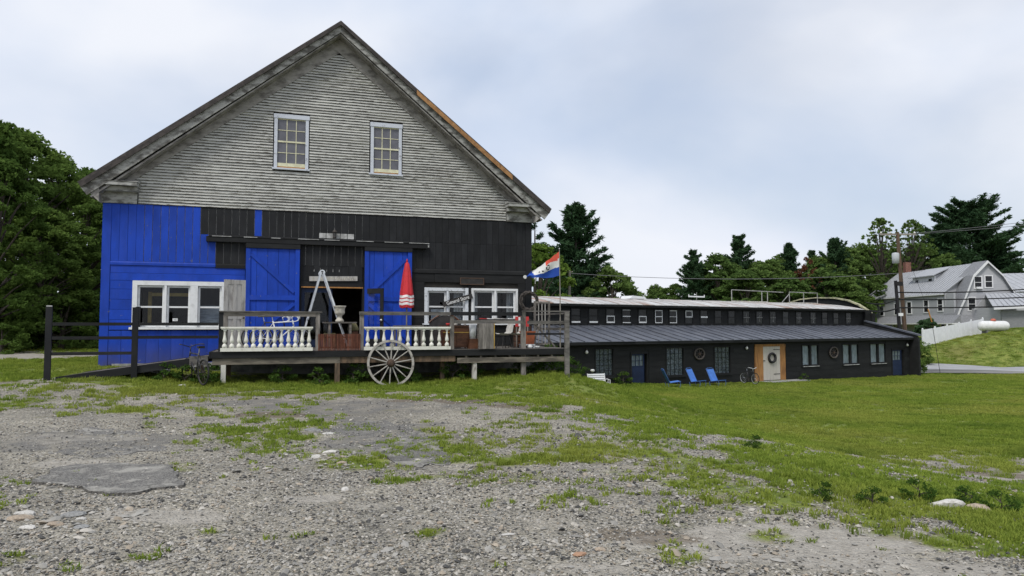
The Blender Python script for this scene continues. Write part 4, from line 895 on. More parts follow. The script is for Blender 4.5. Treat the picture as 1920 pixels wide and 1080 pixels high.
for x, r_, h_, m, lb in ((-.22, .07, .07, 'redlab', 'small red bowl on the brown cabinet'), (.0, .075, .06, 'shell', 'low off white dish in the middle of the brown cabinet'), (.3, .045, .12, 'white', 'white cup at the right end of the brown cabinet')):
    q = bw_thing({'redlab': 'bowl', 'shell': 'dish', 'white': 'cup'}[m], lb, {'redlab': 'bowl', 'shell': 'dish', 'white': 'cup'}[m], 10.02 + x, 2.5, DZ + .697)
    MB().lathe([(r_ * .6, 0), (r_ * .9, h_ * .4), (r_, h_), (r_ * .88, h_), (r_ * .6, h_ * .3)], 12).build('body', M[m], q, True)
bk = bw_thing('white_bucket', 'tall white plastic bin on the deck beside the grey panel', 'bin', 10.50, 2.75)
MB().lathe([(.09, .30), (.11, .72), (.10, .72), (.08, .33)], 14).build('tub', M['white'], bk, True); MB().box(-.13, .13, -.13, .13, 0, .299).build('stand', M['brown'], bk)
gp = bw_thing('grey_board_panel', 'weathered grey board panel fixed upright against the deck rail', 'panel', 10.58, 3.14, DZ + .01)
for i in range(4): MB().box(i * .115, i * .115 + .111, -.015 + rnd(-.003, .003), .012, 0, .74 + rnd(-.01, .01)).build('plank', M['greyw'], gp)
MB().box(.462, .485, -.02, .02, 0, .75).build('edge_strip', M['yellow'], gp, label='yellowed bare edge strip')
tb = bw_thing('long_table', 'long dark table strewn with papers under the right white window', 'table', 11.85, 1.5)
MB().box(-.85, .85, -.3, .3, .86, .90).build('tabletop', M['signb'], tb); legs4(tb, .78, .24, .05, 0, .859, M['deckw'])
for i in range(7):
    x = -.7 + i * .23; m = M[['redlab', 'white', 'shell', 'door_old', 'white', 'shell', 'orange'][i]]
    q = bw_thing('paper_stack', ['red folder lying on the left end of the long table', 'white papers beside the red folder on the long table', 'cream booklet third from the left on the long table', 'grey tray in the middle of the long table', 'white papers right of the grey tray', 'cream envelope near the right end of the long table', 'orange box lid on the right end of the long table'][i], ['folder', 'papers', 'booklet', 'tray', 'papers', 'envelope', 'lid'][i], 11.85 + x, 1.62, DZ + .906, rz=rnd(-.4, .4))
    q.name = ['folder', 'paper_sheets', 'booklet', 'tray', 'paper_sheets', 'envelope', 'box_lid'][i]
    MB().hexa([(-.11, -.12, 0), (.11, -.12, 0), (.11, .12, 0), (-.11, .12, 0), (-.105, -.12, .015 + rnd(0, .03)), (.11, -.118, .01), (.108, .12, .012), (-.11, .12, .03)]).build('sheet', m, q)
def shell_chair(label, t, o, rz):
    c = bw_thing('shell_chair', label, 'chair', t, o, rz=rz, group='white moulded chairs on the deck')
    f = MB(); V = []; F = []
    prof = [(.22, .43), (.12, .415), (0, .405), (-.12, .41), (-.19, .46), (-.22, .56), (-.25, .68), (-.28, .78), (-.29, .82)]
    wd = [.17, .20, .21, .21, .20, .20, .19, .15, .08]
    for (x, zz), w_ in zip(prof, wd):
        for k in range(7):
            s = (k - 3) / 3; V.append((x + .03 * s * s * (zz > .5), w_ * s, zz + .045 * s * s * (zz < .5)))
    m_ = len(prof)
    for i in range(m_ - 1):
        for k in range(6): F.append((i * 7 + k, i * 7 + k + 1, i * 7 + k + 8, i * 7 + k + 7))
    V2 = [(x, y, zz - .012) if True else 0 for x, y, zz in V]
    f.add(V, F); f.add(V2, [tuple(reversed(q)) for q in F]); f.build('seat_shell', M['shell'], c, True)
    for sx in (-1, 1):
        for sy in (-1, 1): MB().tube([(sx * .1, sy * .1, .40), (sx * .17, sy * .19, 0.0)], .011, 6).build('leg', M['steel'], c)
shell_chair('white moulded chair by the grey panel, facing the cabinet', 11.55, 2.55, R(180 + 14))
shell_chair('white moulded chair next to the terracotta pot', 12.0, 2.35, R(180 + 8))
q = bw_thing('cardboard_sign', 'red and white board standing below the twig wreath', 'board', 12.35, 1.9, DZ + .003, rz=R(-6))
MB().box(-.22, .22, -.012, .012, .66, .98).build('board', M['redlab'], q); MB().box(-.12, .06, -.016, -.0125, .68, .96).build('white_patch', M['white'], q); MB().box(-.2, -.16, -.01, .01, 0, .659).box(.16, .2, -.01, .01, 0, .659).build('stakes', M['greyw'], q)
q = bw_thing('terracotta_pot', 'square terracotta planter at the right end of the deck', 'planter', 12.38, 2.3, DZ + .12)
MB().prism([(-.17, 0), (.17, 0), (.2, .36), (-.2, .36)], -.18, .18).build('pot_body', M['orange'], q); MB().box(-.215, .215, -.2, .2, .361, .40).build('pot_rim', M['orange'], q)
q2 = bw_thing('pot_stand', 'low white stand under the terracotta planter', 'stand', 12.38, 2.3)
MB().box(-.2, .2, -.2, .2, .08, .115).build('top', M['white'], q2); legs4(q2, .17, .17, .05, 0, .079, M['white'])
q = bw_thing('brown_crate', 'dark brown crate behind the terracotta planter', 'crate', 12.45, 1.45)
for k in range(4): MB().box(-.3, .3, -.21, -.19, .02 + k * .17, .17 + k * .17).build('slat', M['brown'], q)
MB().box(-.29, .29, -.189, .2, .0, .66).build('liner', M['dark'], q)
q = bw_thing('open_rack', 'tall grey wooden rack with vertical bars at the deck corner', 'rack', 13.24, 1.3)
for x in (-.27, .23): MB().box(x, x + .06, -.03, .03, 0, 1.50).build('upright', M['greyw'], q)
for z_ in (.05, .76, 1.43): MB().box(-.209, .229, -.025, .025, z_, z_ + .06).build('crossbar', M['greyw'], q)
for x in (-.12, -.0, .11): MB().box(x, x + .025, -.012, .012, .111, 1.429).build('bar', M['door_old'], q)
q = bw_thing('brace_board', 'pale board leaning down toward the deck corner post', 'board', 12.5, 2.8, DZ + .02); MB().beam((-.05, 0, .74), (.62, 0, 0.02), .04, .07, (0, 1, 0)).build('plank', M['greyw'], q)
q = bw_thing('easel_leg', 'dark plank tilted against the open rack', 'plank', 12.72, 2.2, DZ + .02); MB().beam((-.14, 0, .0), (.18, 0, .82), .03, .11, (0, 1, 0)).build('plank', M['greyw'], q)
for t_, o_, lb in ((12.28, 2.86, 'small white jug on the deck below the leaning pale board'), (12.5, 2.9, 'small white bowl at the foot of the pale board')):
    q = bw_thing('jug' if 'jug' in lb else 'bowl', lb, 'jug' if 'jug' in lb else 'bowl', t_, o_); MB().lathe([(.05, 0), (.08, .03), (.085, .07), (.05, .1), (.055, .12)] if 'jug' in lb else [(.04, 0), (.08, .04), (.09, .07), (.075, .07)], 12).build('body', M['white'], q, True)

# flag on its pole
fp = bw_thing('flag_pole', 'thin grey flag pole fixed at the deck corner', 'pole', 13.22, 3.0, DZ)
MB().tube([(0, 0, .003), (0, 0, 1.6), (-.02, 0, 3.05)], [.02, .017, .012], 8).build('pole', M['poleg'], fp); MB().lathe([(.004, 0), (.02, .01), (.02, .03), (.004, .045)], 8, (-.02, 0, 3.055)).build('finial', M['alu'], fp, True)
fg = bw_thing('flag', 'torn red, white and blue store flag flying from the deck pole', 'flag', 13.19, 3.0, 0)
NU, NV = 46, 30; V = []; F = []; f = MB()
def curve(u, pts):
    for (a, za), (b, zb) in zip(pts, pts[1:]):
        if u <= b: k = (u - a) / (b - a); k = k * k * (3 - 2 * k) * .5 + k * .5; return za + (zb - za) * k
    return pts[-1][1]
TOPC = [(0, 3.93), (.12, 3.84), (.35, 3.66), (.6, 3.45), (.72, 3.36), (.86, 3.30), (1, 3.18)]
BOTC = [(0, 3.19), (.2, 3.13), (.45, 3.10), (.62, 3.12), (.8, 3.10), (.9, 3.14), (1, 3.11)]
for i in range(NU + 1):
    u = i / NU
    for j in range(NV + 1):
        v = j / NV; zb, zt = curve(u, BOTC), curve(u, TOPC)
        V.append((-1.05 * u, .10 * u * math.sin(u * 8 + v * 2.2) + .05 * math.sin(v * 6 + u * 3) * u, zb + (zt - zb) * v))
GL = ["..###..", ".#...#.", ".#.....", ".#..##.", ".#...#.", "..###.."]
for i in range(NU):
    for j in range(NV):
        u, v = (i + .5) / NU, (j + .5) / NV
        if u > .9 and v > .82: continue
        m_ = 2 if v < .36 + .04 * math.sin(u * 7) or u > .74 + .08 * v else 1
        if m_ == 1 and ((v > .72 + .35 * u and u < .25) or (v > .60 + .22 * math.sin(u * 9) * .5 and .04 < u < .44 and v > .82 - .75 * abs(u - .30))): m_ = 0
        gx_, gy_ = int((u - .27) / .026), int((.70 - v) / .042)
        if m_ != 2 and 0 <= gx_ < 7 and 0 <= gy_ < 6 and GL[gy_][6 - gx_] == '#': m_ = 3
        if m_ == 1 and .50 < u < .57 and .42 + (u - .5) < v < .50 + (u - .5) * 2: m_ = 3
        if m_ == 1 and .60 < u < .66 and .46 < v < .56: m_ = 3
        F.append((i * (NV + 1) + j, (i + 1) * (NV + 1) + j, (i + 1) * (NV + 1) + j + 1, i * (NV + 1) + j + 1)); f.mi.append(m_)
f.v = V; f.f = F; f.build('flag_cloth', [M['flagred'], M['flagwhite'], M['flagblue'], M['ink']], fg, True)
mb = MB(); mb.lathe([(.02, -.012), (.055, -.012), (.055, .012), (.02, .012)], 12, (-1.09, .08, 3.13), 'y'); mb.build('corner_knot', M['flagwhite'], fg)
mb = MB(); mb.hexa([(-.82, .0, 3.06), (-.74, .0, 3.10), (-.74, .01, 3.10), (-.82, .01, 3.06), (-.82, .0, 3.12), (-.76, .0, 3.12), (-.76, .01, 3.12), (-.82, .01, 3.12)]); mb.tube([(-.78, .005, 3.07), (-.79, .0, 2.92)], .008, 4); mb.build('torn_strip', M['flagwhite'], fg)

# ------------------------------------------------------------------ ramp, ramp fence, slab
rm = thing('plank_ramp', 'dark plank ramp climbing from the grass to the left end of the deck', 'ramp', BO, BA)
def rz_(t): return .27 + (t + .9) / 4.1 * .56
a0, a1 = -.3, 3.2
nb = 14
for i in range(nb):
    t0 = a0 + (a1 - a0) * i / nb; t1 = a0 + (a1 - a0) * (i + 1) / nb - .012
    MB().hexa([(t0, -2.98, rz_(t0) - .04), (t1, -2.98, rz_(t1) - .04), (t1, -1.7, rz_(t1) - .04), (t0, -1.7, rz_(t0) - .04), (t0, -2.98, rz_(t0)), (t1, -2.98, rz_(t1)), (t1, -1.7, rz_(t1)), (t0, -1.7, rz_(t0))]).build('plank', M['deckw'], rm)
for y in (-3.03, -1.65):
    MB().hexa([(a0, y - .04, rz_(a0) - .17), (a1, y - .04, rz_(a1) - .19), (a1, y, rz_(a1) - .19), (a0, y, rz_(a0) - .17), (a0, y - .04, rz_(a0) + .01), (a1, y - .04, rz_(a1) + .01), (a1, y, rz_(a1) + .01), (a0, y, rz_(a0) + .01)]).build('side_board', M['black_h'], rm)
MB().hexa([(-1.5, -2.9, .22), (-.32, -2.9, .27), (-.32, -1.9, .27), (-1.5, -1.9, .22), (-1.5, -2.9, .25), (-.32, -2.9, .33), (-.32, -1.9, .33), (-1.5, -1.9, .25)]).build('foot_plank', M['whitepost'], rm)
MB().box(2.75, 3.2, -3.09, -3.075, .60, .84).build('end_plate', M['greyh'], rm); MB().box(3.0, 3.08, -2.9, -2.82, -.1, .6).build('leg', M['brownw'], rm)
fe = thing('rail_fence', 'black post and rail fence along the outer side of the ramp', 'fence', BO, BA)
for t_, zb in ((-.47, .15), (1.46, .2)): MB().box(t_ - .07, t_ + .07, -3.14, -3.075, zb, 2.11).build('post', M['black'], fe)
MB().box(-.53, -.41, -3.135, -3.08, 2.112, 2.14).build('post_cap', M['pale'], fe)
MB().box(-.39, 1.385, -3.13, -3.09, 1.64, 1.72).build('rail', M['black_h'], fe); MB().box(1.535, 3.44, -3.13, -3.09, 1.64, 1.72).build('rail', M['black_h'], fe)
MB().box(-.39, 1.385, -3.13, -3.09, 1.29, 1.37).build('rail', M['black_h'], fe); MB().box(1.535, 3.44, -3.13, -3.09, 1.30, 1.38).build('rail', M['black_h'], fe)
MB().box(-.39, 1.385, -3.13, -3.09, .90, .98).build('rail', M['black_h'], fe)
sb = thing('concrete_step', 'low pale concrete step at the foot of the blue wall', 'step', BW(1.0, 1.3, .15), BA); MB().prism([(-.8, 0), (1.0, 0), (1.0, .26), (-.78, .24)], -.5, .6).build('slab', M['slab'], sb)
q = thing('post_stub', 'short black board stub standing at the left edge of the white window', 'board', BW(1.0, .08, 1.58), BA); MB().box(-.05, .08, -.02, .015, 0, .62).build('plank', M['black'], q)

# ------------------------------------------------------------------ long low shed
SO = Vector((3.393, 40., 0)); SA = R(32); su = Vector((math.cos(SA), math.sin(SA), 0)); sn = Vector((math.sin(SA), -math.cos(SA), 0))
def SW(t, o, z): return SO + su * t + sn * o + Vector((0, 0, z))
shed = thing('long_shed', 'long low black shed with a clerestory and tin roofs', 'shed', SO, SA)
EZ = .74; CZ0, CZ1 = 1.66, 3.02; CY = 4.0; SL = 33.4
wins = [(1.57, 2.83, -1.2, .32), (7.03, 8.42, -1.33, .29), (11.18, 12.6, -1.36, .29)]
pairs = [(19.95, 21.75, -1.08, .27), (24.63, 26.55, -1.1, .27), (28.1, 30.1, -1.12, .27)]
drs = [(4.15, 5.52, -1.75, .08), (14.97, 18.1, -2.02, .43), (30.93, 32.68, -2.2, -.14)]
holes = wins + pairs + drs
mb = MB(); wall_holes(mb, -3, SL, -2.7, EZ, .02, .14, holes); mb.build('wall', M['shed'], shed)
rows = [-2.6, -2.2, -1.85, -1.5, -1.15, -.8, -.45, -.1, .2, .46, .735]
for i in range(len(rows) - 1):
    z0, z1 = rows[i], rows[i + 1]; x = -3.
    while x < SL:
        x2 = min(SL, x + rnd(3.2, 5.2)); segs = [(x, x2)]
        for h in holes:
            if h[2] - .1 < (z0 + z1) / 2 < h[3] + .1:
                n_ = []
                for s0, s1 in segs:
                    if h[1] + .08 <= s0 or h[0] - .08 >= s1: n_.append((s0, s1)); continue
                    if s0 < h[0] - .08: n_.append((s0, h[0] - .08))
                    if s1 > h[1] + .08: n_.append((h[1] + .08, s1))
                segs = n_
        for s0, s1 in segs:
            if s1 - s0 > .1: j = rnd(-.006, .006); MB().box(s0 + .004, s1 - .004, -.012 + j, .018, z0 + .004, z1 - .006).build('plank', M['shed'], shed)
        x = x2
MB().box(-3, SL, 1.3, 1.4, -2.7, .7).build('partition', M['dark'], shed); MB().box(-3.1, -3.001, .02, CY + .1, -2.7, 1.6).build('end_wall', M['shed'], shed)
# lean-to roof sheets
ns_ = 40; x0 = -3.2; wsh = (SL + .2 - x0) / ns_
RY0, RY1 = -.42, CY - .02; RZ0, RZ1 = .76, 1.68
for i in range(ns_):
    a = x0 + i * wsh; b = a + wsh - .006; l = rnd(0, .012); e = rnd(-.04, .03)
    f = MB(); f.hexa([(a, RY0 + e, RZ0 - .02), (b, RY0 + e, RZ0 - .02), (b, RY1, RZ1 - .02), (a, RY1, RZ1 - .02), (a, RY0 + e, RZ0 + l), (b, RY0 + e, RZ0 + l), (b, RY1, RZ1 + l), (a, RY1, RZ1 + l)])
    f.beam((a + .03, RY0 + e, RZ0 + .025 + l), (a + .03, RY1, RZ1 + .025 + l), .05, .04); f.build('roof_sheet', M['sheetblue'], shed)
MB().box(x0, SL, -.40, -.36, .58, .735).build('eave_board', M['shed'], shed)
MB().box(x0, SL, -.36, .0, .69, .72).build('soffit', M['shed'], shed)
# clerestory wall, planks, windows
cw = [1079, 1108, 1140, 1169, 1198, 1227, 1255, 1282, 1310, 1338, 1360, 1388, 1414, 1440, 1463, 1487, 1512, 1535, 1556, 1581]
cx = [1.45, 2.36, 3.18, 4.62, 5.98, 7.39, 8.85, 10.27, 11.67, 13.2, 14.8, 16.1, 18.3, 19.9, 21.55, 23.05, 24.7, 26.5, 28.2, 29.8, 31.2]
cx = [3.2, 4.6, 6.0, 7.35, 8.75, 10.2, 11.55, 13.05, 14.55, 16.0, 17.4, 19.0, 20.45, 22.0, 23.5, 25.1, 26.9, 28.4, 29.9, 31.6]
MB().box(-3, 35.0, CY + .02, CY + .14, 1.4, CZ1).build('clerestory_wall', M['shed'], shed)
WZ0, WZ1 = 1.84, 2.72
for k in range(5):
    z0 = 1.62 + k * .28; x = -3.
    while x < 35.0:
        x2 = min(35.0, x + rnd(3.5, 5.5)); j = rnd(-.005, .005)
        segs = [(x, x2)]
        if 1.7 < z0 + .14 < 2.75:
            for c_ in cx:
                n_ = []
                for s0, s1 in segs:
                    h0, h1 = c_ - .43, c_ + .43
                    if h1 <= s0 or h0 >= s1: n_.append((s0, s1)); continue
                    if s0 < h0: n_.append((s0, h0))
                    if s1 > h1: n_.append((h1, s1))
                segs = n_
        for s0, s1 in segs:
            if s1 - s0 > .1: MB().box(s0 + .004, s1 - .004, CY - .012 + j, CY + .018, z0 + .004, min(z0 + .274, CZ1 - .01)).build('plank', M['shed'], shed)
        x = x2
white_kind = ['half', 'half', 'low', 'mid', 'low', 'full', 'right', 'top', 'bar', 'none', 'none', 'cross', 'cross', 'cross', 'none', 'cross', 'cross', 'none', 'none', 'cross']
for c_, k in zip(cx, white_kind):
    x0_, x1_ = c_ - .34, c_ + .34
    f = MB(); f.box(x0_ - .08, x0_, CY - .04, CY + .019, WZ0 - .07, WZ1 + .08); f.box(x1_, x1_ + .08, CY - .04, CY + .019, WZ0 - .07, WZ1 + .08); f.box(x0_ + .001, x1_ - .001, CY - .039, CY + .019, WZ1 + .001, WZ1 + .079); f.box(x0_ - .1, x1_ + .1, CY - .07, CY + .019, WZ0 - .115, WZ0 - .072)
    f.box(x0_ + .001, x1_ - .001, CY - .039, CY + .019, WZ0 - .069, WZ0 - .001)
    w = f.build('window', M['shed'], shed); zm = (WZ0 + WZ1) / 2
    for a, b in ((WZ0, zm - .02), (zm + .02, WZ1)): MB().box(x0_ + .002, x1_ - .002, CY - .012, CY + .012, a + .002, b - .002).build('pane', M['darkglass'], w)
    f = MB()
    def hb_(z_, w_=.045, xa=x0_, xb=x1_): f.box(xa + .003, xb - .003, CY - .034, CY - .0125, z_ - w_ / 2, z_ + w_ / 2)
    def vb_(x_, za, zb, w_=.045): f.box(x_ - w_ / 2, x_ + w_ / 2, CY - .032, CY - .0125, za, zb)
    if k == 'half': hb_(WZ0 + .06, .1)
    if k == 'low': hb_(WZ0 + .05, .09); hb_(zm, .06); vb_(x0_ + .03, WZ0 + .1, zm - .04); vb_(x1_ - .03, WZ0 + .1, zm - .04)
    if k == 'mid': hb_(WZ0 + .03, .05); hb_(zm, .05); hb_(WZ1 - .03, .03)
    if k == 'full': hb_(WZ0 + .03, .05); hb_(zm, .05); hb_(WZ1 - .03, .05); vb_(x0_ + .03, WZ0 + .06, WZ1 - .06); vb_(x1_ - .03, WZ0 + .06, WZ1 - .06)
    if k == 'right': hb_(WZ0 + .03, .05); hb_(WZ1 - .03, .05); vb_(x1_ - .03, WZ0 + .06, WZ1 - .06); hb_(zm, .03, x0_, x1_ - .06)
    if k == 'top': hb_(zm, .06); hb_(WZ1 - .03, .05); vb_(x0_ + .03, zm + .035, WZ1 - .06); vb_(x1_ - .03, zm + .035, WZ1 - .06)
    if k == 'bar': hb_(zm, .11)
    if k in ('cross',): hb_(zm, .03); vb_((x0_ + x1_) / 2, WZ0 + .1, zm - .02, .02); vb_((x0_ + x1_) / 2, zm + .02, WZ1 - .1, .02)
    if k == 'none': hb_(zm, .03)
    f.build('sash_bar', M['white'] if k in ('half', 'low', 'mid', 'full', 'right', 'top', 'bar') else M['slab'] if k == 'cross' else M['shed'], w)
# upper barrel roof
ARC = [(CY - .45 + 12.9 * i / 12, 3.04 + .62 * math.sin(math.pi * i / 12) ** .8) for i in range(13)]
ARC = [(CY - .45, 3.04), (CY + .6, 3.26), (CY + 1.8, 3.44), (CY + 3.2, 3.58), (CY + 5, 3.66), (CY + 6.8, 3.58), (CY + 9, 3.3), (CY + 10.4, 3.0)]
xa = -4.0; n_s = 36; w_s = (33.2 - xa) / n_s
for i in range(n_s):
    a = xa + i * w_s; b = a + w_s - .008; e = rnd(-.02, .02)
    V = []; k = len(ARC); dz = rnd(0, .012)
    for y, zz in ARC: V += [(a, y + e, zz + dz), (b, y + e, zz + dz), (b, y + e, zz - .025 + dz), (a, y + e, zz - .025 + dz)]
    F = [(0, 1, 2, 3), (4 * k - 1, 4 * k - 2, 4 * k - 3, 4 * k - 4)]
    for q in range(k - 1):
        for j in range(4): F.append((4 * q + j, 4 * q + 4 + j, 4 * q + 4 + (j + 1) % 4, 4 * q + (j + 1) % 4))
    f = MB(); f.add(V, F); f.tube([(a + .03, y + e, zz + .012 + dz) for y, zz in ARC], .022, 4); f.build('roof_sheet', M['sheetwhite'], shed)
MB().box(xa, 33.6, CY - .42, CY - .38, 2.88, 3.01).build('eave_board', M['shed'], shed); MB().box(xa, 33.6, CY - .379, CY + .02, 2.985, 3.012).build('soffit', M['shed'], shed)
# right end parapet with its arched yellow trim
PA = [(CY - .2, 2.6), (CY + .2, 2.95), (CY + 1.0, 3.45), (CY + 2.0, 3.85), (CY + 3.3, 4.1), (CY + 5, 4.18), (CY + 6.7, 4.08), (CY + 8.4, 3.7), (CY + 10, 3.0)]
f = MB(); f.prism(PA + [(CY + 10, -2.4), (CY - .2, -2.4)], 34.6, 34.75, 'x'); f.build('end_wall', M['shed'], shed)
f = MB(); V = []
for y, zz in PA: V += [(34.45, y, zz + .01), (34.9, y, zz + .01), (34.9, y, zz + .12), (34.45, y, zz + .12)]
k = len(PA); F = [(0, 1, 2, 3), (4 * k - 1, 4 * k - 2, 4 * k - 3, 4 * k - 4)] + [(4 * q + j, 4 * q + 4 + j, 4 * q + 4 + (j + 1) % 4, 4 * q + (j + 1) % 4) for q in range(k - 1) for j in range(4)]
f.add(V, F); f.build('arched_trim', mat('weathered_yellow_trim', (.46, .45, .28), (.24, .23, .16), ns=3, rnd=0), shed)
f = MB(); f.prism([(-.75, -2.6), (-.75, .55), (-.55, .95), (CY - .25, 2.0), (CY - .25, -2.6)], SL + .05, SL + .25, 'x'); f.build('end_wall', M['shed'], shed)
f = MB(); f.hexa([(SL - .02, -.85, .86), (SL + .34, -.85, .86), (SL + .34, CY - .25, 2.03), (SL - .02, CY - .25, 2.03), (SL - .02, -.85, .98), (SL + .34, -.85, .98), (SL + .34, CY - .25, 2.14), (SL - .02, CY - .25, 2.14)]); f.build('parapet_cap', M['sheetblue'], shed)
MB().box(34.45, 34.9, CY - .35, CY - .22, 1.6, 2.75).build('end_post', M['shed'], shed)
MB().box(SL + .25, 34.6, CY - .21, CY + .0, -2.5, 2.9).build('wall', M['shed'], shed)
# lower windows and doors
def shed_win(x0, x1, z0, z1, nx, nz, bars, back):
    f = MB(); f.box(x0 - .075, x0, -.04, .05, z0 - .09, z1 + .08); f.box(x1, x1 + .075, -.04, .05, z0 - .09, z1 + .08); f.box(x0 + .001, x1 - .001, -.039, .05, z1 + .001, z1 + .079); f.box(x0 - .13, x1 + .13, -.08, .05, z0 - .15, z0 - .091)
    f.box(x0 + .001, x1 - .001, -.039, .05, z0 - .09, z0 - .001); w = f.build('window', M['shed'], shed)
    pw, ph = (x1 - x0) / nx, (z1 - z0) / nz
    for i in range(nx):
        for j in range(nz): MB().box(x0 + pw * i + .012, x0 + pw * (i + 1) - .012, .03, .036, z0 + ph * j + .012, z0 + ph * (j + 1) - .012).build('pane', M['glass'], w)
    f = MB()
    for i in range(nx + 1): xx = min(max(x0 + pw * i, x0 + .013), x1 - .013); f.box(xx - .012, xx + .012, .015, .05, z0, z1)
    for j in range(1, nz):
        for i in range(nx): f.box(x0 + pw * i + .0125, x0 + pw * (i + 1) - .0125, .016, .049, z0 + ph * j - .012, z0 + ph * j + .012)
    f.build('sash', bars, w); MB().box(x0 + .005, x1 - .005, .10, .12, z0 + .005, z1 - .005).build('curtain', back, w)
for h in wins: shed_win(*h, 4, 5, M['shed'], M['lacey'])
M['curt'] = mat('pale_curtain', (.33, .33, .315), (.19, .19, .185), (4, 1, .5), 4, rnd=.15)
for a, b, z0, z1 in pairs:
    m_ = (a + b) / 2; shed_win(a, m_ - .09, z0, z1, 1, 1, M['shed'], M['curt']); shed_win(m_ + .09, b, z0, z1, 1, 1, M['shed'], M['curt'])
    MB().box(m_ - .015, m_ + .015, -.02, .05, z0, z1).build('mullion', M['shed'], shed); MB().box(a, b, -.10, -.081, z0 - .13, z0 - .09).build('sill_edge', M['pale'], shed)
def shed_door(x0, x1, z0, z1):
    f = MB(); f.box(x0, x0 + .09, -.03, .14, z0, z1); f.box(x1 - .09, x1, -.03, .14, z0, z1); f.box(x0 + .091, x1 - .091, -.03, .14, z1 - .08, z1); f.build('door_frame', M['shed'], shed)
    xi, xo = x0 + .092, x0 + .092 + (x1 - x0 - .184) * .86
    zz = z0 + (z1 - z0) * .57; d = MB().box(xi, xo, .05, .10, z0 + .02, zz).build('door', M['doorblue'], shed)
    for k in range(3): a = z0 + .1 + k * (zz - z0 - .15) / 3; MB().box(xi + .08, xo - .08, .043, .0495, a, a + (zz - z0 - .15) / 3 - .06).build('panel', M['doorblue'], d)
    f = MB(); f.box(xi, xi + .07, .05, .10, zz + .001, z1 - .09); f.box(xo - .07, xo, .05, .10, zz + .001, z1 - .09); f.box(xi + .071, xo - .071, .05, .10, z1 - .17, z1 - .09)
    ww = (xo - xi - .14) / 3; zm = (zz + z1 - .17) / 2
    for k in (1, 2): f.box(xi + .07 + ww * k - .012, xi + .07 + ww * k + .012, .055, .095, zz + .001, z1 - .171)
    for k in range(3): f.box(xi + .07 + ww * k + .013, xi + .07 + ww * (k + 1) - .013, .056, .094, zm - .012, zm + .012)
    f.build('glazing_frame', M['doorblue'], d)
    for k in range(3):
        for a, b in ((zz + .002, zm - .013), (zm + .013, z1 - .172)): MB().box(xi + .07 + ww * k + .014, xi + .07 + ww * (k + 1) - .014, .07, .076, a, b).build('pane', M['glass'], d)
    MB().box(xi + .05, xo - .05, .12, .13, zz + .01, z1 - .1).build('curtain', M['curt'], d)
shed_door(*drs[0]); shed_door(*drs[2])
x0, x1, z0, z1 = drs[1]
f = MB(); f.box(x0, x1, -.045, .10, z1 - .16, z1); f.build('door_head', M['orangew'], shed)
for a, b, m in ((x0, x0 + .42, 'orangew'), (x0 + .425, x0 + .82, 'orangew'), (x1 - .56, x1, 'orangew')): MB().box(a, b, -.035 + rnd(-.004, .004), .10, z0, z1 - .162).build('surround_board', M[m], shed)
d = MB().box(x0 + .825, x1 - .565, .0, .05, z0 + .03, z1 - .165).build('plank_door', M['doorwhite'], shed)
dw = (x1 - .565 - x0 - .825) / 5
for k in range(5): MB().box(x0 + .825 + dw * k + .006, x0 + .825 + dw * (k + 1) - .006, -.022, -.001, z0 + .035, z1 - .17).build('plank', M['doorwhite'], d)
for zz in (z0 + .42, z1 - .38): MB().box(x1 - 1.25, x1 - .60, -.034, -.0225, zz - .025, zz + .025).build('strap_hinge', M['steel'], d)
MB().box(x0 + .78, x0 + 1.02, -.05, -.036, z0 + 1.32, z0 + 1.37).build('latch', M['steel'], d)
q = thing('door_wreath', 'black round wreath hung on the weathered white shed door', 'wreath', SW((x0 + x1) / 2 + .13, .07, -.5), SA); MB().ring((0, 0, 0), .29, .085, 28, 8).build('ring', M['rubber'], q, True); q.scale = (1.15, 1, 1)
sp = MB().box(x0 + .3, x1 + 1.3, -1.0, -.06, z0 - .2, z0 + .0).build('door_step', M['slab'], shed)
for t_, z_, r_, lb in ((9.76, -.1, .33, 'dark spoked wheel hung on the shed wall behind the blue chairs'), (23.48, -.27, .38, 'dark spoked wheel hung between the paired shed windows')):
    q = thing('spoked_wheel', lb, 'wheel', SW(t_, .07, z_), SA, group='old wheels hung on the shed'); q.scale = (1.25, 1, 1)
    MB().ring((0, 0, 0), r_, .055, 26, 7).build('rim', M['twig'], q, True); MB().lathe([(.07, -.05), (.07, .05)], 10, axis='y').build('hub', M['hub'], q)
    for k in range(8): a = k * math.pi / 4; MB().tube([(.06 * math.cos(a), 0, .06 * math.sin(a)), (r_ * math.cos(a), 0, r_ * math.sin(a))], .014, 5).build('spoke', M['twig'], q)
for t_, z_, lb in ((.86, .2, 'hanging white bulb lamp under the shed eave nearest the deck'), (14.1, .22, 'white bulb lamp on the shed wall left of the orange framed door'), (33.0, .16, 'white bulb lamp at the far corner over the last navy door')):
    q = thing('wall_lamp', lb, 'lamp', SW(t_, .1, z_), SA, group='bulb lamps along the shed'); MB().lathe([(.0, -.12), (.07, -.09), (.095, -.02), (.06, .05), (.035, .09)], 10).build('bulb', M['bulb'], q, True); MB().lathe([(.04, .091), (.04, .16), (.02, .18)], 8).build('socket', M['steel'], q); MB().box(-.02, .02, .0, .11, .12, .15).build('bracket', M['steel'], q)
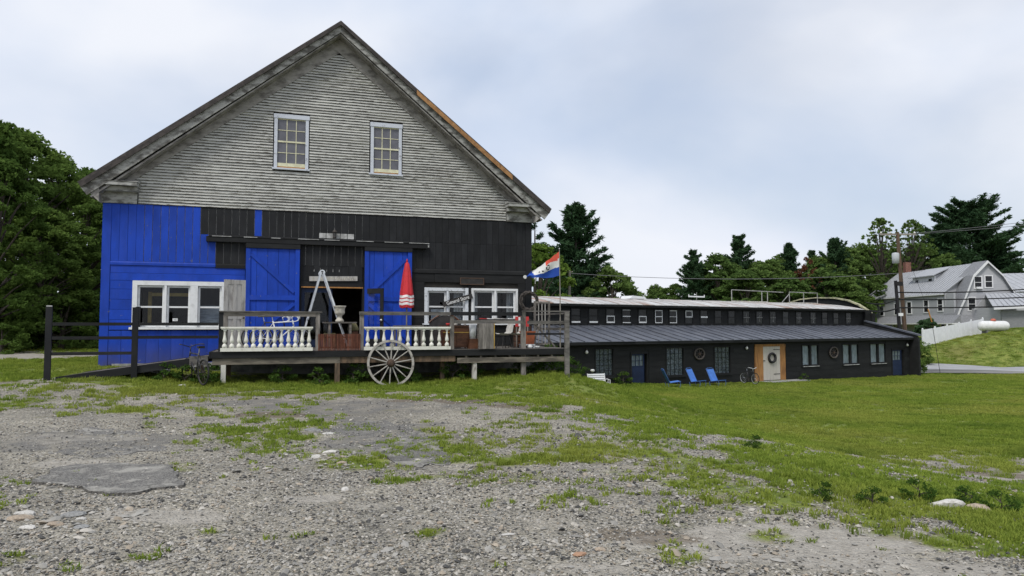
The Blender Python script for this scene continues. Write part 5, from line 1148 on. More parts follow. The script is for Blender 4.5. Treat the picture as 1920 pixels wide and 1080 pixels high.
# roof top frames and vent
def roof_frame(t0, t1, mid, lb, ext=0):
    g = thing('roof_guard_rail', lb, 'railing', SW(t0, -CY - 3.0, 3.56), SA, group='pale pipe frames on the shed roof'); L_ = t1 - t0
    f = MB(); f.tube([(0, 0, .96), (L_ + ext, 0, .96 - .05 * (ext > 0))], .035, 6); f.build('top_bar', M['slab'], g)
    for x in (0, mid, L_): MB().tube([(x, 0, 0.0), (x, 0, .93)], .035, 6).build('upright', M['slab'], g)
    f = MB(); f.tube([(0, 0, .06), (L_, 0, .06)], .04, 6); f.build('bottom_bar', M['whitepost'], g)
    if not ext: MB().tube([(-1.0, 0, .05), (0, 0, .8)], .03, 5).build('stay', M['slab'], g)
roof_frame(20.9, 25.2, 3.6, 'left pale pipe guard frame on the shed roof', ext=2.0); roof_frame(28.0, 31.8, 1.9, 'right pale pipe guard frame on the shed roof')
q = thing('roof_aerial', 'small white crossbar aerial on the shed roof', 'aerial', SW(17.0, -CY - 3, 3.56), SA); MB().tube([(0, 0, 0), (0, 0, .65)], .025, 6).build('mast', M['slab'], q); MB().box(-.85, .85, -.03, .03, .28, .38).build('crossbar', M['white'], q)
for x in (-.83, .83): MB().box(x - .02, x + .02, -.03, .03, .381, .48).build('tip', M['white'], q)
q = thing('roof_hatch', 'low white hatch near the middle of the shed roof ridge', 'hatch', SW(10.9, -CY - 3.4, 3.6), SA); MB().prism([(-.7, 0), (.9, 0), (.75, .16), (-.4, .22)], -.5, .5).build('lid', M['white'], q)

# ------------------------------------------------------------------ things in front of the shed
def lounge(label, t, o, rz, back=1.):
    p = SW(t, o, 0); c = thing('lounge_chair', label, 'chair', (p.x, p.y, gz1(p.x, p.y) - .02), SA + rz, group='blue sling chairs before the shed')
    MB().hexa([(-.3, -.30, .38), (.3, -.30, .38), (.3, .28, .30), (-.3, .28, .30), (-.3, -.30, .41), (.3, -.30, .41), (.3, .28, .33), (-.3, .28, .33)]).build('seat', M['lounge'], c)
    MB().hexa([(-.3, .285, .31), (.3, .285, .31), (.3, .32, .32), (-.3, .32, .32), (-.29, .62, 1.02 * back), (.29, .62, 1.02 * back), (.29, .65, 1.01 * back), (-.29, .65, 1.01 * back)]).build('backrest', M['lounge'], c)
    MB().tube([(-.29, .66, 1.05 * back), (-.2, .665, 1.09 * back), (.2, .665, 1.09 * back), (.29, .66, 1.05 * back)], .018, 6).build('head_bar', M['loungef'], c)
    for s in (-1, 1): MB().tube([(s * .33, -.32, .40), (s * .33, .30, .31), (s * .33, .66, 1.05 * back)], .016, 6).build('side_rail', M['loungef'], c); MB().tube([(s * .33, -.25, .39), (s * .33, -.30, .2), (s * .33, -.22, .02), (s * .33, .35, .02), (s * .33, .42, .3)], .015, 6).build('leg', M['loungef'], c)
lounge('blue sling chair at the left, set side on below the dark shed window', 5.54, 2.1, R(60))
lounge('widest blue sling chair, in the middle of the three', 7.73, 1.9, R(14))
lounge('blue sling chair at the right end of the three, backing the third window', 9.84, 1.5, R(4))
p = Vector((4.25, 35.2, 0)); bz = -1.52
bench = thing('garden_bench', 'white slatted garden bench half hidden behind the grassy mound', 'bench', (p.x, p.y, gz1(p.x, p.y) + .02), R(24), ry=0); bench.scale = (.8, .8, .8)
for k in range(4): MB().box(-.62, .62, -.25 + k * .13, -.25 + k * .13 + .11, .42, .445).build('seat_slat', M['white'], bench)
for k in range(4): MB().hexa([(-.62, .30 + k * .03, .52 + k * .12), (.62, .30 + k * .03, .52 + k * .12), (.62, .32 + k * .03, .52 + k * .12), (-.62, .32 + k * .03, .52 + k * .12), (-.62, .32 + k * .03, .61 + k * .12), (.62, .32 + k * .03, .61 + k * .12), (.62, .34 + k * .03, .61 + k * .12), (-.62, .34 + k * .03, .61 + k * .12)]).build('back_slat', M['white'], bench)
for s in (-1, 1):
    MB().tube([(s * .6, -.26, 0), (s * .6, -.26, .62), (s * .6, .1, .66), (s * .6, .32, .62)], .022, 6).build('arm', M['white'], bench); MB().tube([(s * .6, .28, 0), (s * .6, .3, .45), (s * .6, .42, 1.0)], .022, 6).build('leg', M['white'], bench)
    MB().ring((s * .6, -.05, .53), .07, .012, 12, 4, 'x').build('scroll', M['white'], bench)
p = SW(13.1, 1.1, 0); bicycle('black and white mountain bicycle parked by the orange framed door', (p.x, p.y, gz1(p.x, p.y) + .03), R(-66), M['bikedark'], False, bars=M['bikewhite'], r=.36, rim='alu')
p = SW(.55, 1.0, 0); q = thing('garden_ornament', 'white ornament on a thin stake beside the shed corner', 'ornament', (p.x, p.y, gz1(p.x, p.y) - .05), 0)
MB().tube([(0, 0, 0), (0, 0, .82)], .015, 5).build('stake', M['steel'], q); MB().lathe([(.0, .80), (.08, .84), (.13, .93), (.06, .97)], 10).build('cup', M['white'], q, True)

# ------------------------------------------------------------------ neighbour house, garage, fence, tank
HX, HY = 54.2, 88.; 
house = thing('neighbour_house', 'grey gambrel house with a metal roof beyond the white fence', 'house', (HX, HY, 0), 0)
GP = [(.0, 2.7), (.35, 3.6), (1.0, 4.9), (2.15, 7.7), (3.95, 9.5), (5.75, 7.8), (7.45, 5.1), (7.45, 2.7)]
f = MB(); f.prism([(.05, -1.6)] + [(.05, 2.6)] + GP[1:] + [(7.45, -1.6)], .0, .3); f.build('gable_wall', M['siding'], house)
MB().box(.02, .25, .31, 20.5, -1.8, 5.75).build('facade_wall', M['siding'], house); MB().box(7.2, 7.45, .31, 20.5, -1.8, 5.75).build('rear_wall', M['siding'], house); MB().box(.26, 7.19, 20.2, 20.5, -1.8, 5.75).build('end_wall', M['siding'], house)
# roof, hipped far end, in standing seam sheets
def seam_roof(par, A, B, Cc, D, n, m, nm='roof'):
    """A-B eave, D-C ridge; sheets with raised seams"""
    A, B, Cc, D = map(Vector, (A, B, Cc, D)); nrm = (B - A).cross(D - A).normalized(); nrm = nrm if nrm.z > 0 else -nrm
    base = MB(); base.hexa([A - nrm * .08, B - nrm * .08, Cc - nrm * .08, D - nrm * .08, A, B, Cc, D]); r_ = base.build(nm, m, par)
    for i in range(n + 1):
        u = i / n; p = A.lerp(B, u); q_ = D.lerp(Cc, u); MB().beam(p + nrm * .025, q_ + nrm * .025, .06, .06, nrm).build('seam', m, r_)
seam_roof(house, (-.25, 2.0, 5.75), (-.25, 21, 5.75), (3.95, 20.0, 9.55), (3.95, .5, 9.55), 30, M['seam'])
seam_roof(house, (8.1, 21, 5.2), (8.1, 0, 5.2), (3.97, .5, 9.55), (3.97, 20, 9.55), 22, M['seam'])
seam_roof(house, (-.25, 22.5, 5.7), (8.1, 22.5, 5.7), (4.0, 20, 9.5), (3.9, 20, 9.5), 6, M['seam'])
for i in range(3):
    a, b = GP[i], GP[i + 1]
f = MB(); V = []
for x, zz in GP[:-1]: V += [(x - .12, -.35, zz + .02), (x - .12, 2.4, zz + .02), (x - .12, 2.4, zz + .16), (x - .12, -.35, zz + .16)]
k = len(GP) - 1; f.add(V, [(0, 1, 2, 3), (4 * k - 1, 4 * k - 2, 4 * k - 3, 4 * k - 4)] + [(4 * q + j, 4 * q + 4 + j, 4 * q + 4 + (j + 1) % 4, 4 * q + (j + 1) % 4) for q in range(k - 1) for j in range(4)]); f.build('gambrel_roof', M['skirt'], house)
f = MB(); V = []
for x, zz in GP[:-1]: V += [(x - .0, -.42, zz - .12), (x - .0, -.36, zz - .12), (x - .08, -.36, zz + .17), (x - .08, -.42, zz + .17)]
f.add(V, [(0, 1, 2, 3), (4 * k - 1, 4 * k - 2, 4 * k - 3, 4 * k - 4)] + [(4 * q + j, 4 * q + 4 + j, 4 * q + 4 + (j + 1) % 4, 4 * q + (j + 1) % 4) for q in range(k - 1) for j in range(4)]); f.build('rake_trim', M['housewhite'], house)
MB().box(-.3, -.2, 2, 21, 5.58, 5.72).build('eave_trim', M['housewhite'], house)
MB().prism([(-.12, 5.68), (2.1, 7.85), (1.0, 4.95), (.35, 3.65), (.02, 2.7)], 1.93, 2.03).build('roof_cheek', M['siding'], house)
# skirt roof round both sides
MB().prism([(-1.1, 2.0), (0.0, 3.05), (0.0, 1.95)], -1.0, 21.3).build('skirt_roof', M['skirt'], house); MB().prism([(-1.1, 2.0), (-.001, 3.05), (-.001, 1.95)], .01, 7.45, 'x').build('skirt_roof', M['skirt'], house)
MB().box(-1.14, -1.1, -1.1, 21.3, 1.9, 2.03).build('skirt_trim', M['housewhite'], house); MB().box(-1.099, 7.45, -1.14, -1.1, 1.9, 2.03).build('skirt_trim', M['housewhite'], house)
def hwin(cx_, cz, w_, h, side, mid=True):
    def B(mb, a, b, c0, c1, z0, z1):
        if side == 'g': mb.box(a, b, c0, c1, z0, z1)
        elif side == 'f': mb.box(c0, c1, a, b, z0, z1)
    y0, y1 = (-.06, .01) if side == 'g' else (-.05, .03); t_ = .13; a, b, z0, z1 = cx_ - w_ / 2, cx_ + w_ / 2, cz - h / 2, cz + h / 2
    f = MB(); B(f, a - t_, a, y0, y1, z0 - t_, z1 + t_); B(f, b, b + t_, y0, y1, z0 - t_, z1 + t_); B(f, a + .001, b - .001, y0, y1, z1, z1 + t_); B(f, a + .001, b - .001, y0, y1, z0 - t_, z0)
    if mid: B(f, a + .001, b - .001, y0 + .01, y1, cz - .03, cz + .03)
    w = f.build('window', M['housewhite'], house); f = MB(); B(f, a, b, y0 + .03, y1 - .001, z0, z1); f.build('pane', M['darkglass'], w)
hwin(2.85, 7.0, .8, 1.35, 'g'); hwin(4.15, 7.1, .8, 1.35, 'g'); hwin(2.0, 4.35, .8, 1.5, 'g'); hwin(4.85, 4.85, .6, .75, 'g')
hwin(1.3, 1.6, .4, .9, 'g', False); hwin(2.3, 1.6, .9, .9, 'g'); hwin(3.3, 1.6, .4, .9, 'g', False); hwin(5.4, 1.7, .8, .6, 'g', False); hwin(6.3, 1.7, .5, .6, 'g', False)
MB().box(2.5, 3.2, -.35, -.061, 6.2, 6.45).build('air_conditioner', M['housewhite'], house)
for y, zc in ((17.5, 4.0), (13.5, 4.05), (10.2, 4.15), (6.2, 4.25), (3.1, 4.35)): hwin(y, zc, .95, 1.5, 'f')
hwin(2.6, 1.5, .8, 1.2, 'f'); hwin(15, 1.3, .9, 1.3, 'f')
f = MB(); f.box(-.06, .019, 3.6, 4.7, -.4, 2.0); w = f.build('front_door', M['housewhite'], house)
MB().prism([(4.15 + .32 * math.cos(a * math.pi / 8), 1.35 + .32 * math.sin(a * math.pi / 8)) for a in range(9)], -.075, -.061, 'x').build('fanlight', M['darkglass'], w)
# shed dormer
MB().box(1.9, 2.1, 7.4, 12.6, 7.2, 8.35).build('dormer_wall', M['housewhite'], house); MB().prism([(2.101, 7.6), (2.101, 8.38), (4.2, 9.3)], 7.4, 12.6).build('dormer_cheek', M['siding'], house)
MB().hexa([(1.5, 7.0, 8.3), (1.5, 13.0, 8.3), (4.0, 13.0, 9.45), (4.0, 7.0, 9.45), (1.5, 7.0, 8.42), (1.5, 13.0, 8.42), (4.0, 13.0, 9.6), (4.0, 7.0, 9.6)]).build('dormer_roof', M['seam'], house)
for y in (8.3, 11.5):
    f = MB(); f.box(1.86, 1.899, y - .5, y + .5, 7.45, 8.1); w = f.build('dormer_window', M['housewhite'], house); MB().box(1.84, 1.859, y - .38, y + .38, 7.55, 8.0).build('pane', M['darkglass'], w)
MB().box(4.6, 5.4, 19.2, 20.0, 8.0, 11.2).build('chimney', M['brick'], house)
gr = thing('garage', 'grey garage with a metal roof at the top of the bank', 'garage', (54.8, 82, 1.1), 0)
MB().box(1.35, 9, .6, .8, 0, 2.35).build('front_wall', mat('grey_garage_siding', (.26, .265, .275), (.22, .225, .235), (1, 1, 6), 3, rnd=0), gr)
MB().box(1.35, 1.5, .801, 8, -.5, 2.7).build('side_wall', M['siding'], gr); seam_roof(gr, (0, -.1, 2.62), (9.5, -.1, 3.05), (9.5, 5.0, 4.6), (2.4, 5.0, 4.5), 14, M['seam'])
MB().hexa([(0, -.16, 2.42), (9.5, -.16, 2.85), (9.5, -.1, 2.85), (0, -.1, 2.42), (0, -.16, 2.64), (9.5, -.16, 3.07), (9.5, -.1, 3.07), (0, -.1, 2.64)]).build('fascia', M['housewhite'], gr)
MB().prism([(1.0, 2.5), (9.4, 2.9), (9.4, 4.4), (2.6, 4.4)], 5.0, 5.1).build('rear_wall', M['siding'], gr)
aw = thing('rear_wing', 'second grey metal roofed wing behind the garage', 'building', (61.7, 92, 0), 0)
MB().box(.2, 14, 0, 6, -1, 6.1).build('wall', M['siding'], aw); seam_roof(aw, (-.3, -.4, 6.0), (15, -.4, 6.3), (15, 5, 9.0), (-1.2, 5, 8.6), 18, M['seam'])
# white fence
fa_, fb_ = Vector((44.4, 78, 0)), Vector((52.9, 81, 0))
fen = thing('white_fence', 'long white vinyl privacy fence stepping up the bank', 'fence', (44.4, 78, -.6), math.atan2(3, 8.5)); L_ = (fb_ - fa_).length; n = 5
for i in range(n + 1):
    u = i / n; p = fa_.lerp(fb_, u); zz = .05 + 1.2 * u ** 1.1; MB().box(L_ * u - .07, L_ * u + .07, -.07, .07, zz - .6, zz + 1.92).build('post', M['vinyl'], fen)
    MB().lathe([(.1, zz + 1.921), (.1, zz + 1.95), (.01, zz + 2.0)], 4, (L_ * u, 0, 0)).build('post_cap', M['vinyl'], fen)
    if i < n:
        p2 = fa_.lerp(fb_, (i + 1) / n); z2 = .05 + 1.2 * ((i + 1) / n) ** 1.1
        k = 6; xa, xb = L_ * u + .072, L_ * (i + 1) / n - .072
        for j in range(k):
            a, b = xa + (xb - xa) * j / k, xa + (xb - xa) * (j + 1) / k - .006; za, zb = zz + (z2 - zz) * (j / k), zz + (z2 - zz) * ((j + 1) / k)
            MB().hexa([(a, -.02, za - .5), (b, -.02, zb - .5), (b, .02, zb - .5), (a, .02, za - .5), (a, -.02, za + 1.80), (b, -.02, zb + 1.80), (b, .02, zb + 1.80), (a, .02, za + 1.80)]).build('slat', M['vinyl'], fen)
p = Vector((52.75, 79, 0)); tz = gz1(p.x, p.y)
tk = thing('propane_tank', 'white horizontal propane tank with red dome lying on the bank', 'tank', (p.x, p.y, tz + .1), R(4))
prof = [(0.02, -1.72), (.25, -1.69), (.42, -1.58), (.52, -1.4), (.555, -1.2), (.555, 1.2), (.52, 1.4), (.42, 1.58), (.25, 1.69), (.02, 1.72)]
MB().lathe(prof, 24, (0, 0, .66), 'x').build('vessel', M['tank'], tk, True); MB().lathe([(.26, 1.19), (.26, 1.33), (.2, 1.42), (.06, 1.46)], 14).build('dome', M['redcap'], tk, True)
for s in (-1, 1): MB().box(s * 1.0 - .1, s * 1.0 + .1, -.35, .35, -.3, .2).build('saddle_foot', M['concrete'], tk)
# utility poles and cables
def upole(nm, label, x, y, top, r, m, cross=None, lean=0.):
    g = thing(nm, label, 'pole', (x, y, gz1(x, y) - .1)); z0 = gz1(x, y) - .1; H = top - z0
    MB().tube([(0, 0, 0), (lean, 0, H)], [r, r * .75], 10).build('shaft', m, g); return g, H
g, H = upole('utility_pole', 'tall brown utility pole with a crossarm and grey transformer', 33.95, 62, 9.75, .19, M['pole'], lean=-.58)
MB().box(-2.1, 1.0, -.06, .06, H - .25, H - .1).build('crossarm', M['poleg'], g)
for x in (-2.0, -1.2, .9): MB().lathe([(.05, H - .099), (.07, H - .02), (.04, H + .06)], 8, (x, 0, 0)).build('insulator', M['bulb'], g, True)
MB().lathe([(.1, 0), (.28, .03), (.29, .5), (.29, .85), (.24, .92), (.05, .96)], 14, (-.85, -.1, H - 2.72)).build('transformer', M['transf'], g, True); MB().beam((-.6, -.05, H - 2.3), (-.4, 0, H - 2.3), .1, .15).build('bracket', M['steel'], g)
g, H = upole('service_pole', 'short black service pole behind the shed roof', 33.0, 61, 5.5, .17, M['poleb'], lean=-.45)
MB().box(-.5, .02, -.3, -.16, H - .45, H - .1).build('bracket', M['poleb'], g); MB().box(-.36, -.0, -.25, -.12, H - 3.0, H - 2.75).build('meter_box', M['white'], g)
g, H = upole('grey_pole', 'thin grey pole rising behind the near end of the shed roof', 4.95, 62, 6.45, .14, M['poleg'])
MB().box(-.3, .3, -.04, .04, H - .15, H - .08).build('crossarm', M['poleg'], g)
gw = thing('guy_wire', 'slanting guy wire with an orange guard before the white fence', 'wire', (35.0, 61.5, 0)); MB().tube([(-1.5, .3, 9.2), (.52, 0, 3.1)], .012, 5).build('wire', M['cable'], gw); MB().tube([(.52, 0, 3.1), (.82, 0, 2.0)], .05, 6).build('guard', mat('orange_guard', (.42, .20, .05), rnd=0), gw); MB().tube([(.82, 0, 2.0), (1.4, 0, -2.4)], .02, 5).build('anchor_rod', M['cable'], gw)
def cable(label, pts, r, m, sag=.4):
    P = []
    for a, b in zip(pts, pts[1:]):
        a, b = Vector(a), Vector(b)
        for i in range(10): u = i / 10; q = a.lerp(b, u); q.z -= sag * 4 * u * (1 - u); P.append(q)
    P.append(Vector(pts[-1])); o = MB().tube(P, r, 5).build('power_cable', m); return tag(o, label, 'cable', 'overhead cables')
cable('upper black cable from the short pole across the house gable', [(32.6, 61, 4.5), (58, 70, 6.0)], .055, M['cable'], .35)
cable('middle black cable from the short pole across the house gable', [(28.5, 58, 3.55), (32.6, 61, 3.9), (58, 70, 5.0)], .055, M['cable'], .25)
cable('lowest black cable from the short pole across the house windows', [(29, 58.5, 2.9), (32.7, 61, 3.2), (58, 70, 4.1)], .06, M['cable'], .2)
cable('thin grey line from the near grey pole to the far utility pole', [(4.95, 62, 6.2), (33.4, 62, 6.2)], .022, M['cableg'], .5)
cable('thin grey line from the crossarm high over the right trees', [(34.2, 62, 9.6), (75, 66, 15.5)], .02, M['cableg'], .5)
cable('second thin grey line high over the right trees', [(33.5, 62, 9.5), (75, 66, 14.6)], .02, M['cableg'], .5)

# ------------------------------------------------------------------ trees and shrubs
def leaf_mesh(name, Cn, size, tone, mtl, up=.5, aspect=.6, quad=True, axis=None):
    n = len(Cn); nr = RNG.normal(size=(n, 3)); nr[:, 2] = np.abs(nr[:, 2]) * (1 + up) + up * .3; nr /= np.linalg.norm(nr, axis=1)[:, None]
    a = RNG.normal(size=(n, 3)) if axis is None else axis + RNG.normal(size=(n, 3)) * .25
    a -= nr * (a * nr).sum(1)[:, None]; a /= np.linalg.norm(a, axis=1)[:, None]; b = np.cross(nr, a)
    s = size * RNG.uniform(.6, 1.3, n); a *= s[:, None]; b *= (s * aspect)[:, None]
    V = np.stack([Cn - a, Cn + b * .9 - a * .1, Cn + a, Cn - b * .9 - a * .1], 1).reshape(-1, 3); F = np.arange(n * 4).reshape(-1, 4)
    me = bpy.data.meshes.new(name); fast_mesh(me, V, F); at = me.attributes.new('tone', 'FLOAT', 'POINT'); at.data.foreach_set('value', np.repeat(tone, 4).astype(np.float32)); me.materials.append(mtl); return me
def broadleaf(h, r, base, seed, ncl, nleaf, ls, mtl, clr=.2, ragged=.25):
    """crown of leaf clumps on limbs + tapered trunk"""
    global RNG
    RNG = np.random.default_rng(seed); rr = random.Random(seed)
    cl = []; tr = MB(); ph = [rr.uniform(0, 6.28) for _ in range(4)]
    tr.tube([(0, 0, -.3), (.05, 0, h * .3), (rr.uniform(-.3, .3), rr.uniform(-.3, .3), h * .6), (rr.uniform(-.4, .4), rr.uniform(-.4, .4), h * .9)], [r * .075 + .05 * min(1, r / 4), r * .055 + .03 * min(1, r / 4), r * .035, .005 * r], 8)
    for i in range(ncl):
        f = rr.random(); th = rr.uniform(0, 6.28)
        prof = (math.sin(math.pi * min(1, (.10 + f * .88)) ** .85)) ** .75
        lob = 1 + ragged * (math.sin(th * 2 + ph[0] + f * 3) * .5 + math.sin(th * 5 + ph[1] + f * 6) * .5)
        rad = r * prof * lob * (.5 + .5 * math.sqrt(rr.random())); z_ = base + (h - base) * f
        c_ = np.array((rad * math.cos(th), rad * math.sin(th), z_)); cr_ = r * clr * rr.uniform(.65, 1.35)
        k = int(nleaf / ncl * rr.uniform(.7, 1.3)); d = RNG.normal(size=(k, 3)); d /= np.linalg.norm(d, axis=1)[:, None]; d *= (RNG.random(k) ** .45)[:, None] * cr_; d[:, 2] *= .55; d[:, 2] -= .18 * (d[:, 0] ** 2 + d[:, 1] ** 2) / cr_
        q = c_ + d; tn = .30 + .22 * rr.random() + .16 * RNG.random(k); cl.append((q, tn))
        if i % 3 == 0: tr.tube([(0, 0, z_ * .62), (rad * .5 * math.cos(th), rad * .5 * math.sin(th), z_ * .85), tuple(c_)], [r * .02 + .002, r * .012 + .001, .002 * r], 5)
    P = np.concatenate([a for a, b in cl]); T = np.concatenate([b for a, b in cl])
    cm = leaf_mesh('crown', P, ls, T, mtl)
    o = tr.build('trunk', M['bark']); tm = o.data; bpy.data.objects.remove(o); return tm, cm
def pine(h, r, base, seed, ls, nwh, nspray, mtl, shape=.8, dens=1.):
    global RNG
    RNG = np.random.default_rng(seed); rr = random.Random(seed); tr = MB(); P = []; A = []; T = []
    tr.tube([(0, 0, -.3), (0, 0, h * .5), (rr.uniform(-.15, .15), 0, h)], [h * .02, h * .013, .02], 8)
    for w in range(nwh):
        f = (w + rr.uniform(-.3, .3)) / nwh; f = min(max(f, 0), .985); z_ = base + (h - base) * f
        prof = (1 - f) ** shape * (.55 + .45 * min(1, f * 5)) + .06
        for b in range(rr.randint(5, 7)):
            if rr.random() > dens: continue
            th = rr.uniform(0, 6.28); L_ = r * prof * rr.uniform(.5, 1.12); rise = rr.uniform(-.05, .28) + .35 * f
            d = np.array((math.cos(th), math.sin(th), 0)); e = d * L_ + np.array((0, 0, L_ * rise))
            mid = d * L_ * .5 + np.array((0, 0, L_ * rise * .25)); o = np.array((0, 0, z_))
            tr.tube([o, o + mid, o + e], [.03 + .004 * L_, .02, .008], 4, False)
            for s in range(nspray):
                u = .25 + .75 * (s + rr.random()) / nspray; c_ = o + (mid * (2 * u) if u < .5 else mid + (e - mid) * (2 * u - 1)); k = 24
                sd = np.cross(d, (0, 0, 1)); wd = L_ * .16 * (1.25 - u) + .1
                off = RNG.normal(size=(k, 1)) * wd * sd + RNG.normal(size=(k, 1)) * .12 * L_ / nspray * 2 * d; off[:, 2] += RNG.normal(size=k) * .085 * (1 + h / 30) + .05
                P.append(c_ + off); ax = d * .7 + np.sign(off @ sd)[:, None] * sd * .5 + np.array((0, 0, .35)); A.append(ax); T.append(.3 + .25 * rr.random() + .12 * RNG.random(k))
    P = np.concatenate(P); A = np.concatenate(A); T = np.concatenate(T); cm = leaf_mesh('crown', P, ls, T, mtl, up=.6, aspect=.28, axis=A)
    o = tr.build('trunk', M['bark']); tm = o.data; bpy.data.objects.remove(o); return tm, cm
def plant(nm, label, meshes, loc, sc=1., rz=None, cat='tree', group=None, names=('trunk', 'crown'), sxy=None):
    o = thing(nm, label, cat, loc, rnd(0, 6.28) if rz is None else rz, group); sxy = sxy or sc; o.scale = (sxy, sxy, sc)
    for n_, m_ in zip(names, meshes): link(n_, m_, o)
    return o
NB = [broadleaf(13, 4.6, 1.0, 101, 150, 30000, .15, M['leaf'], .17), broadleaf(14, 4.2, .8, 102, 160, 30000, .15, M['leaf'], .16, .35)]
FB = [broadleaf(12, 4.2, 1.5, 201, 110, 13000, .26, M['leaff'], .2, .3), broadleaf(12, 3.8, 1.2, 202, 110, 12000, .25, M['leaff'], .19, .35), broadleaf(12, 4.4, 1.0, 203, 80, 12000, .26, M['leaff'], .22, .4)]
PN = [pine(16, 5.6, 1.5, 301, .34, 24, 10, M['needle'], .55, .9), pine(16, 3.8, 2.5, 302, .32, 28, 8, M['needle'], .75), pine(16, 5.0, 2.5, 303, .34, 22, 9, M['needle'], .60, .85)]
BP = pine(24, 12.5, 4.0, 304, .48, 30, 14, M['needle'], .45, .95)
TH = broadleaf(15, 3.6, 4.0, 205, 330, 5600, .21, M['leaff'], .075, .5)
DEADP = pine(15, 2.4, 2.0, 306, .22, 13, 3, M['needle'], .6, .6)
BR = broadleaf(7, 2.6, .4, 207, 60, 9000, .16, M['leafb'], .2, .3)
def pxw(px, d): return (px - 960) / 1350 * d
def tree_at(nm, label, ms, px, d, top, mh, wsc=1., group=None):
    x = pxw(px, d); z0 = gz1(x, d) - .1; ztop = EYE + (612 - top) * d / 1350; s = (ztop - z0) / mh
    return plant(nm, label, ms, (x, d, z0), s, sxy=s * wsc, group=group)
LT = [(-190, 34, 160, 0, 'leafy tree farthest left, mostly outside the view'), (-70, 33, 180, 1, 'tall leafy tree at the left edge, its crown reaching highest'), (38, 37, 250, 0, 'leafy tree second from the left edge behind the dirt track'), (-10, 29, 300, 1, 'lower leafy tree at the left edge before the tall one'), (100, 41, 296, 1, 'leafy tree behind the left fence post, third along the wood edge'), (165, 44, 322, 0, 'leafy tree rising just left of the barn eave'), (75, 33, 395, 0, 'bushy mid height tree between dirt track and barn'), (150, 37, 370, 1, 'light green bushy tree against the blue barn corner'), (215, 50, 345, 1, 'leafy tree half hidden behind the blue barn corner')]
for px, d, top, v, lb in LT: tree_at('leafy_tree', lb, NB[v], px, d, top, 13 + v, 1.0 if top < 350 else 1.15, 'leafy trees along the wood left of the barn')
US = [(-20, 31, 560, 'dark undergrowth shrub at the left edge above the dirt track'), (50, 32, 585, 'shrub at the wood edge left of the fence post'), (115, 31, 560, 'shrub at the wood edge right of the fence post'), (165, 34, 550, 'shrub in the shade beside the blue barn corner'), (5, 27, 610, 'low weed clump at the very left of the dirt track')]
SH = [broadleaf(2.0, 1.5, .05, 401, 40, 3600, .10, M['leaf'], .28, .3), broadleaf(2.0, 1.3, .05, 402, 34, 3000, .09, M['leaf'], .3, .35)]
for i, (px, d, top, lb) in enumerate(US):
    x = pxw(px, d); z0 = gz1(x, d) - .1; ztop = EYE + (612 - top) * d / 1350; plant('shrub', lb, SH[i % 2], (x, d, z0), (ztop - z0) / 2., cat='shrub', group='undergrowth along the wood', names=('stem', 'foliage'))
tree_at('pine_tree', 'tall dense pine standing right behind the flag', PN[0], 1080, 75, 384, 16, .95)
tree_at('pine_tree', 'thin ragged pine just right of the barn eave', DEADP, 1003, 78, 396, 15, .9)
tree_at('leafy_tree', 'bright green tree filling the gap between barn and flag', BR, 1015, 62, 462, 7, 1.0)
tree_at('leafy_tree', 'small round leafy tree right of the tall pine', FB[0], 1148, 72, 503, 12, .95)
tree_at('leafy_tree', 'dark leafy tree behind the base of the tall pine', FB[1], 1085, 82, 505, 12, 1.3)
tree_at('leafy_tree', 'leafy tree behind the barn corner below the ragged pine', FB[2], 990, 84, 470, 12, 1.1)
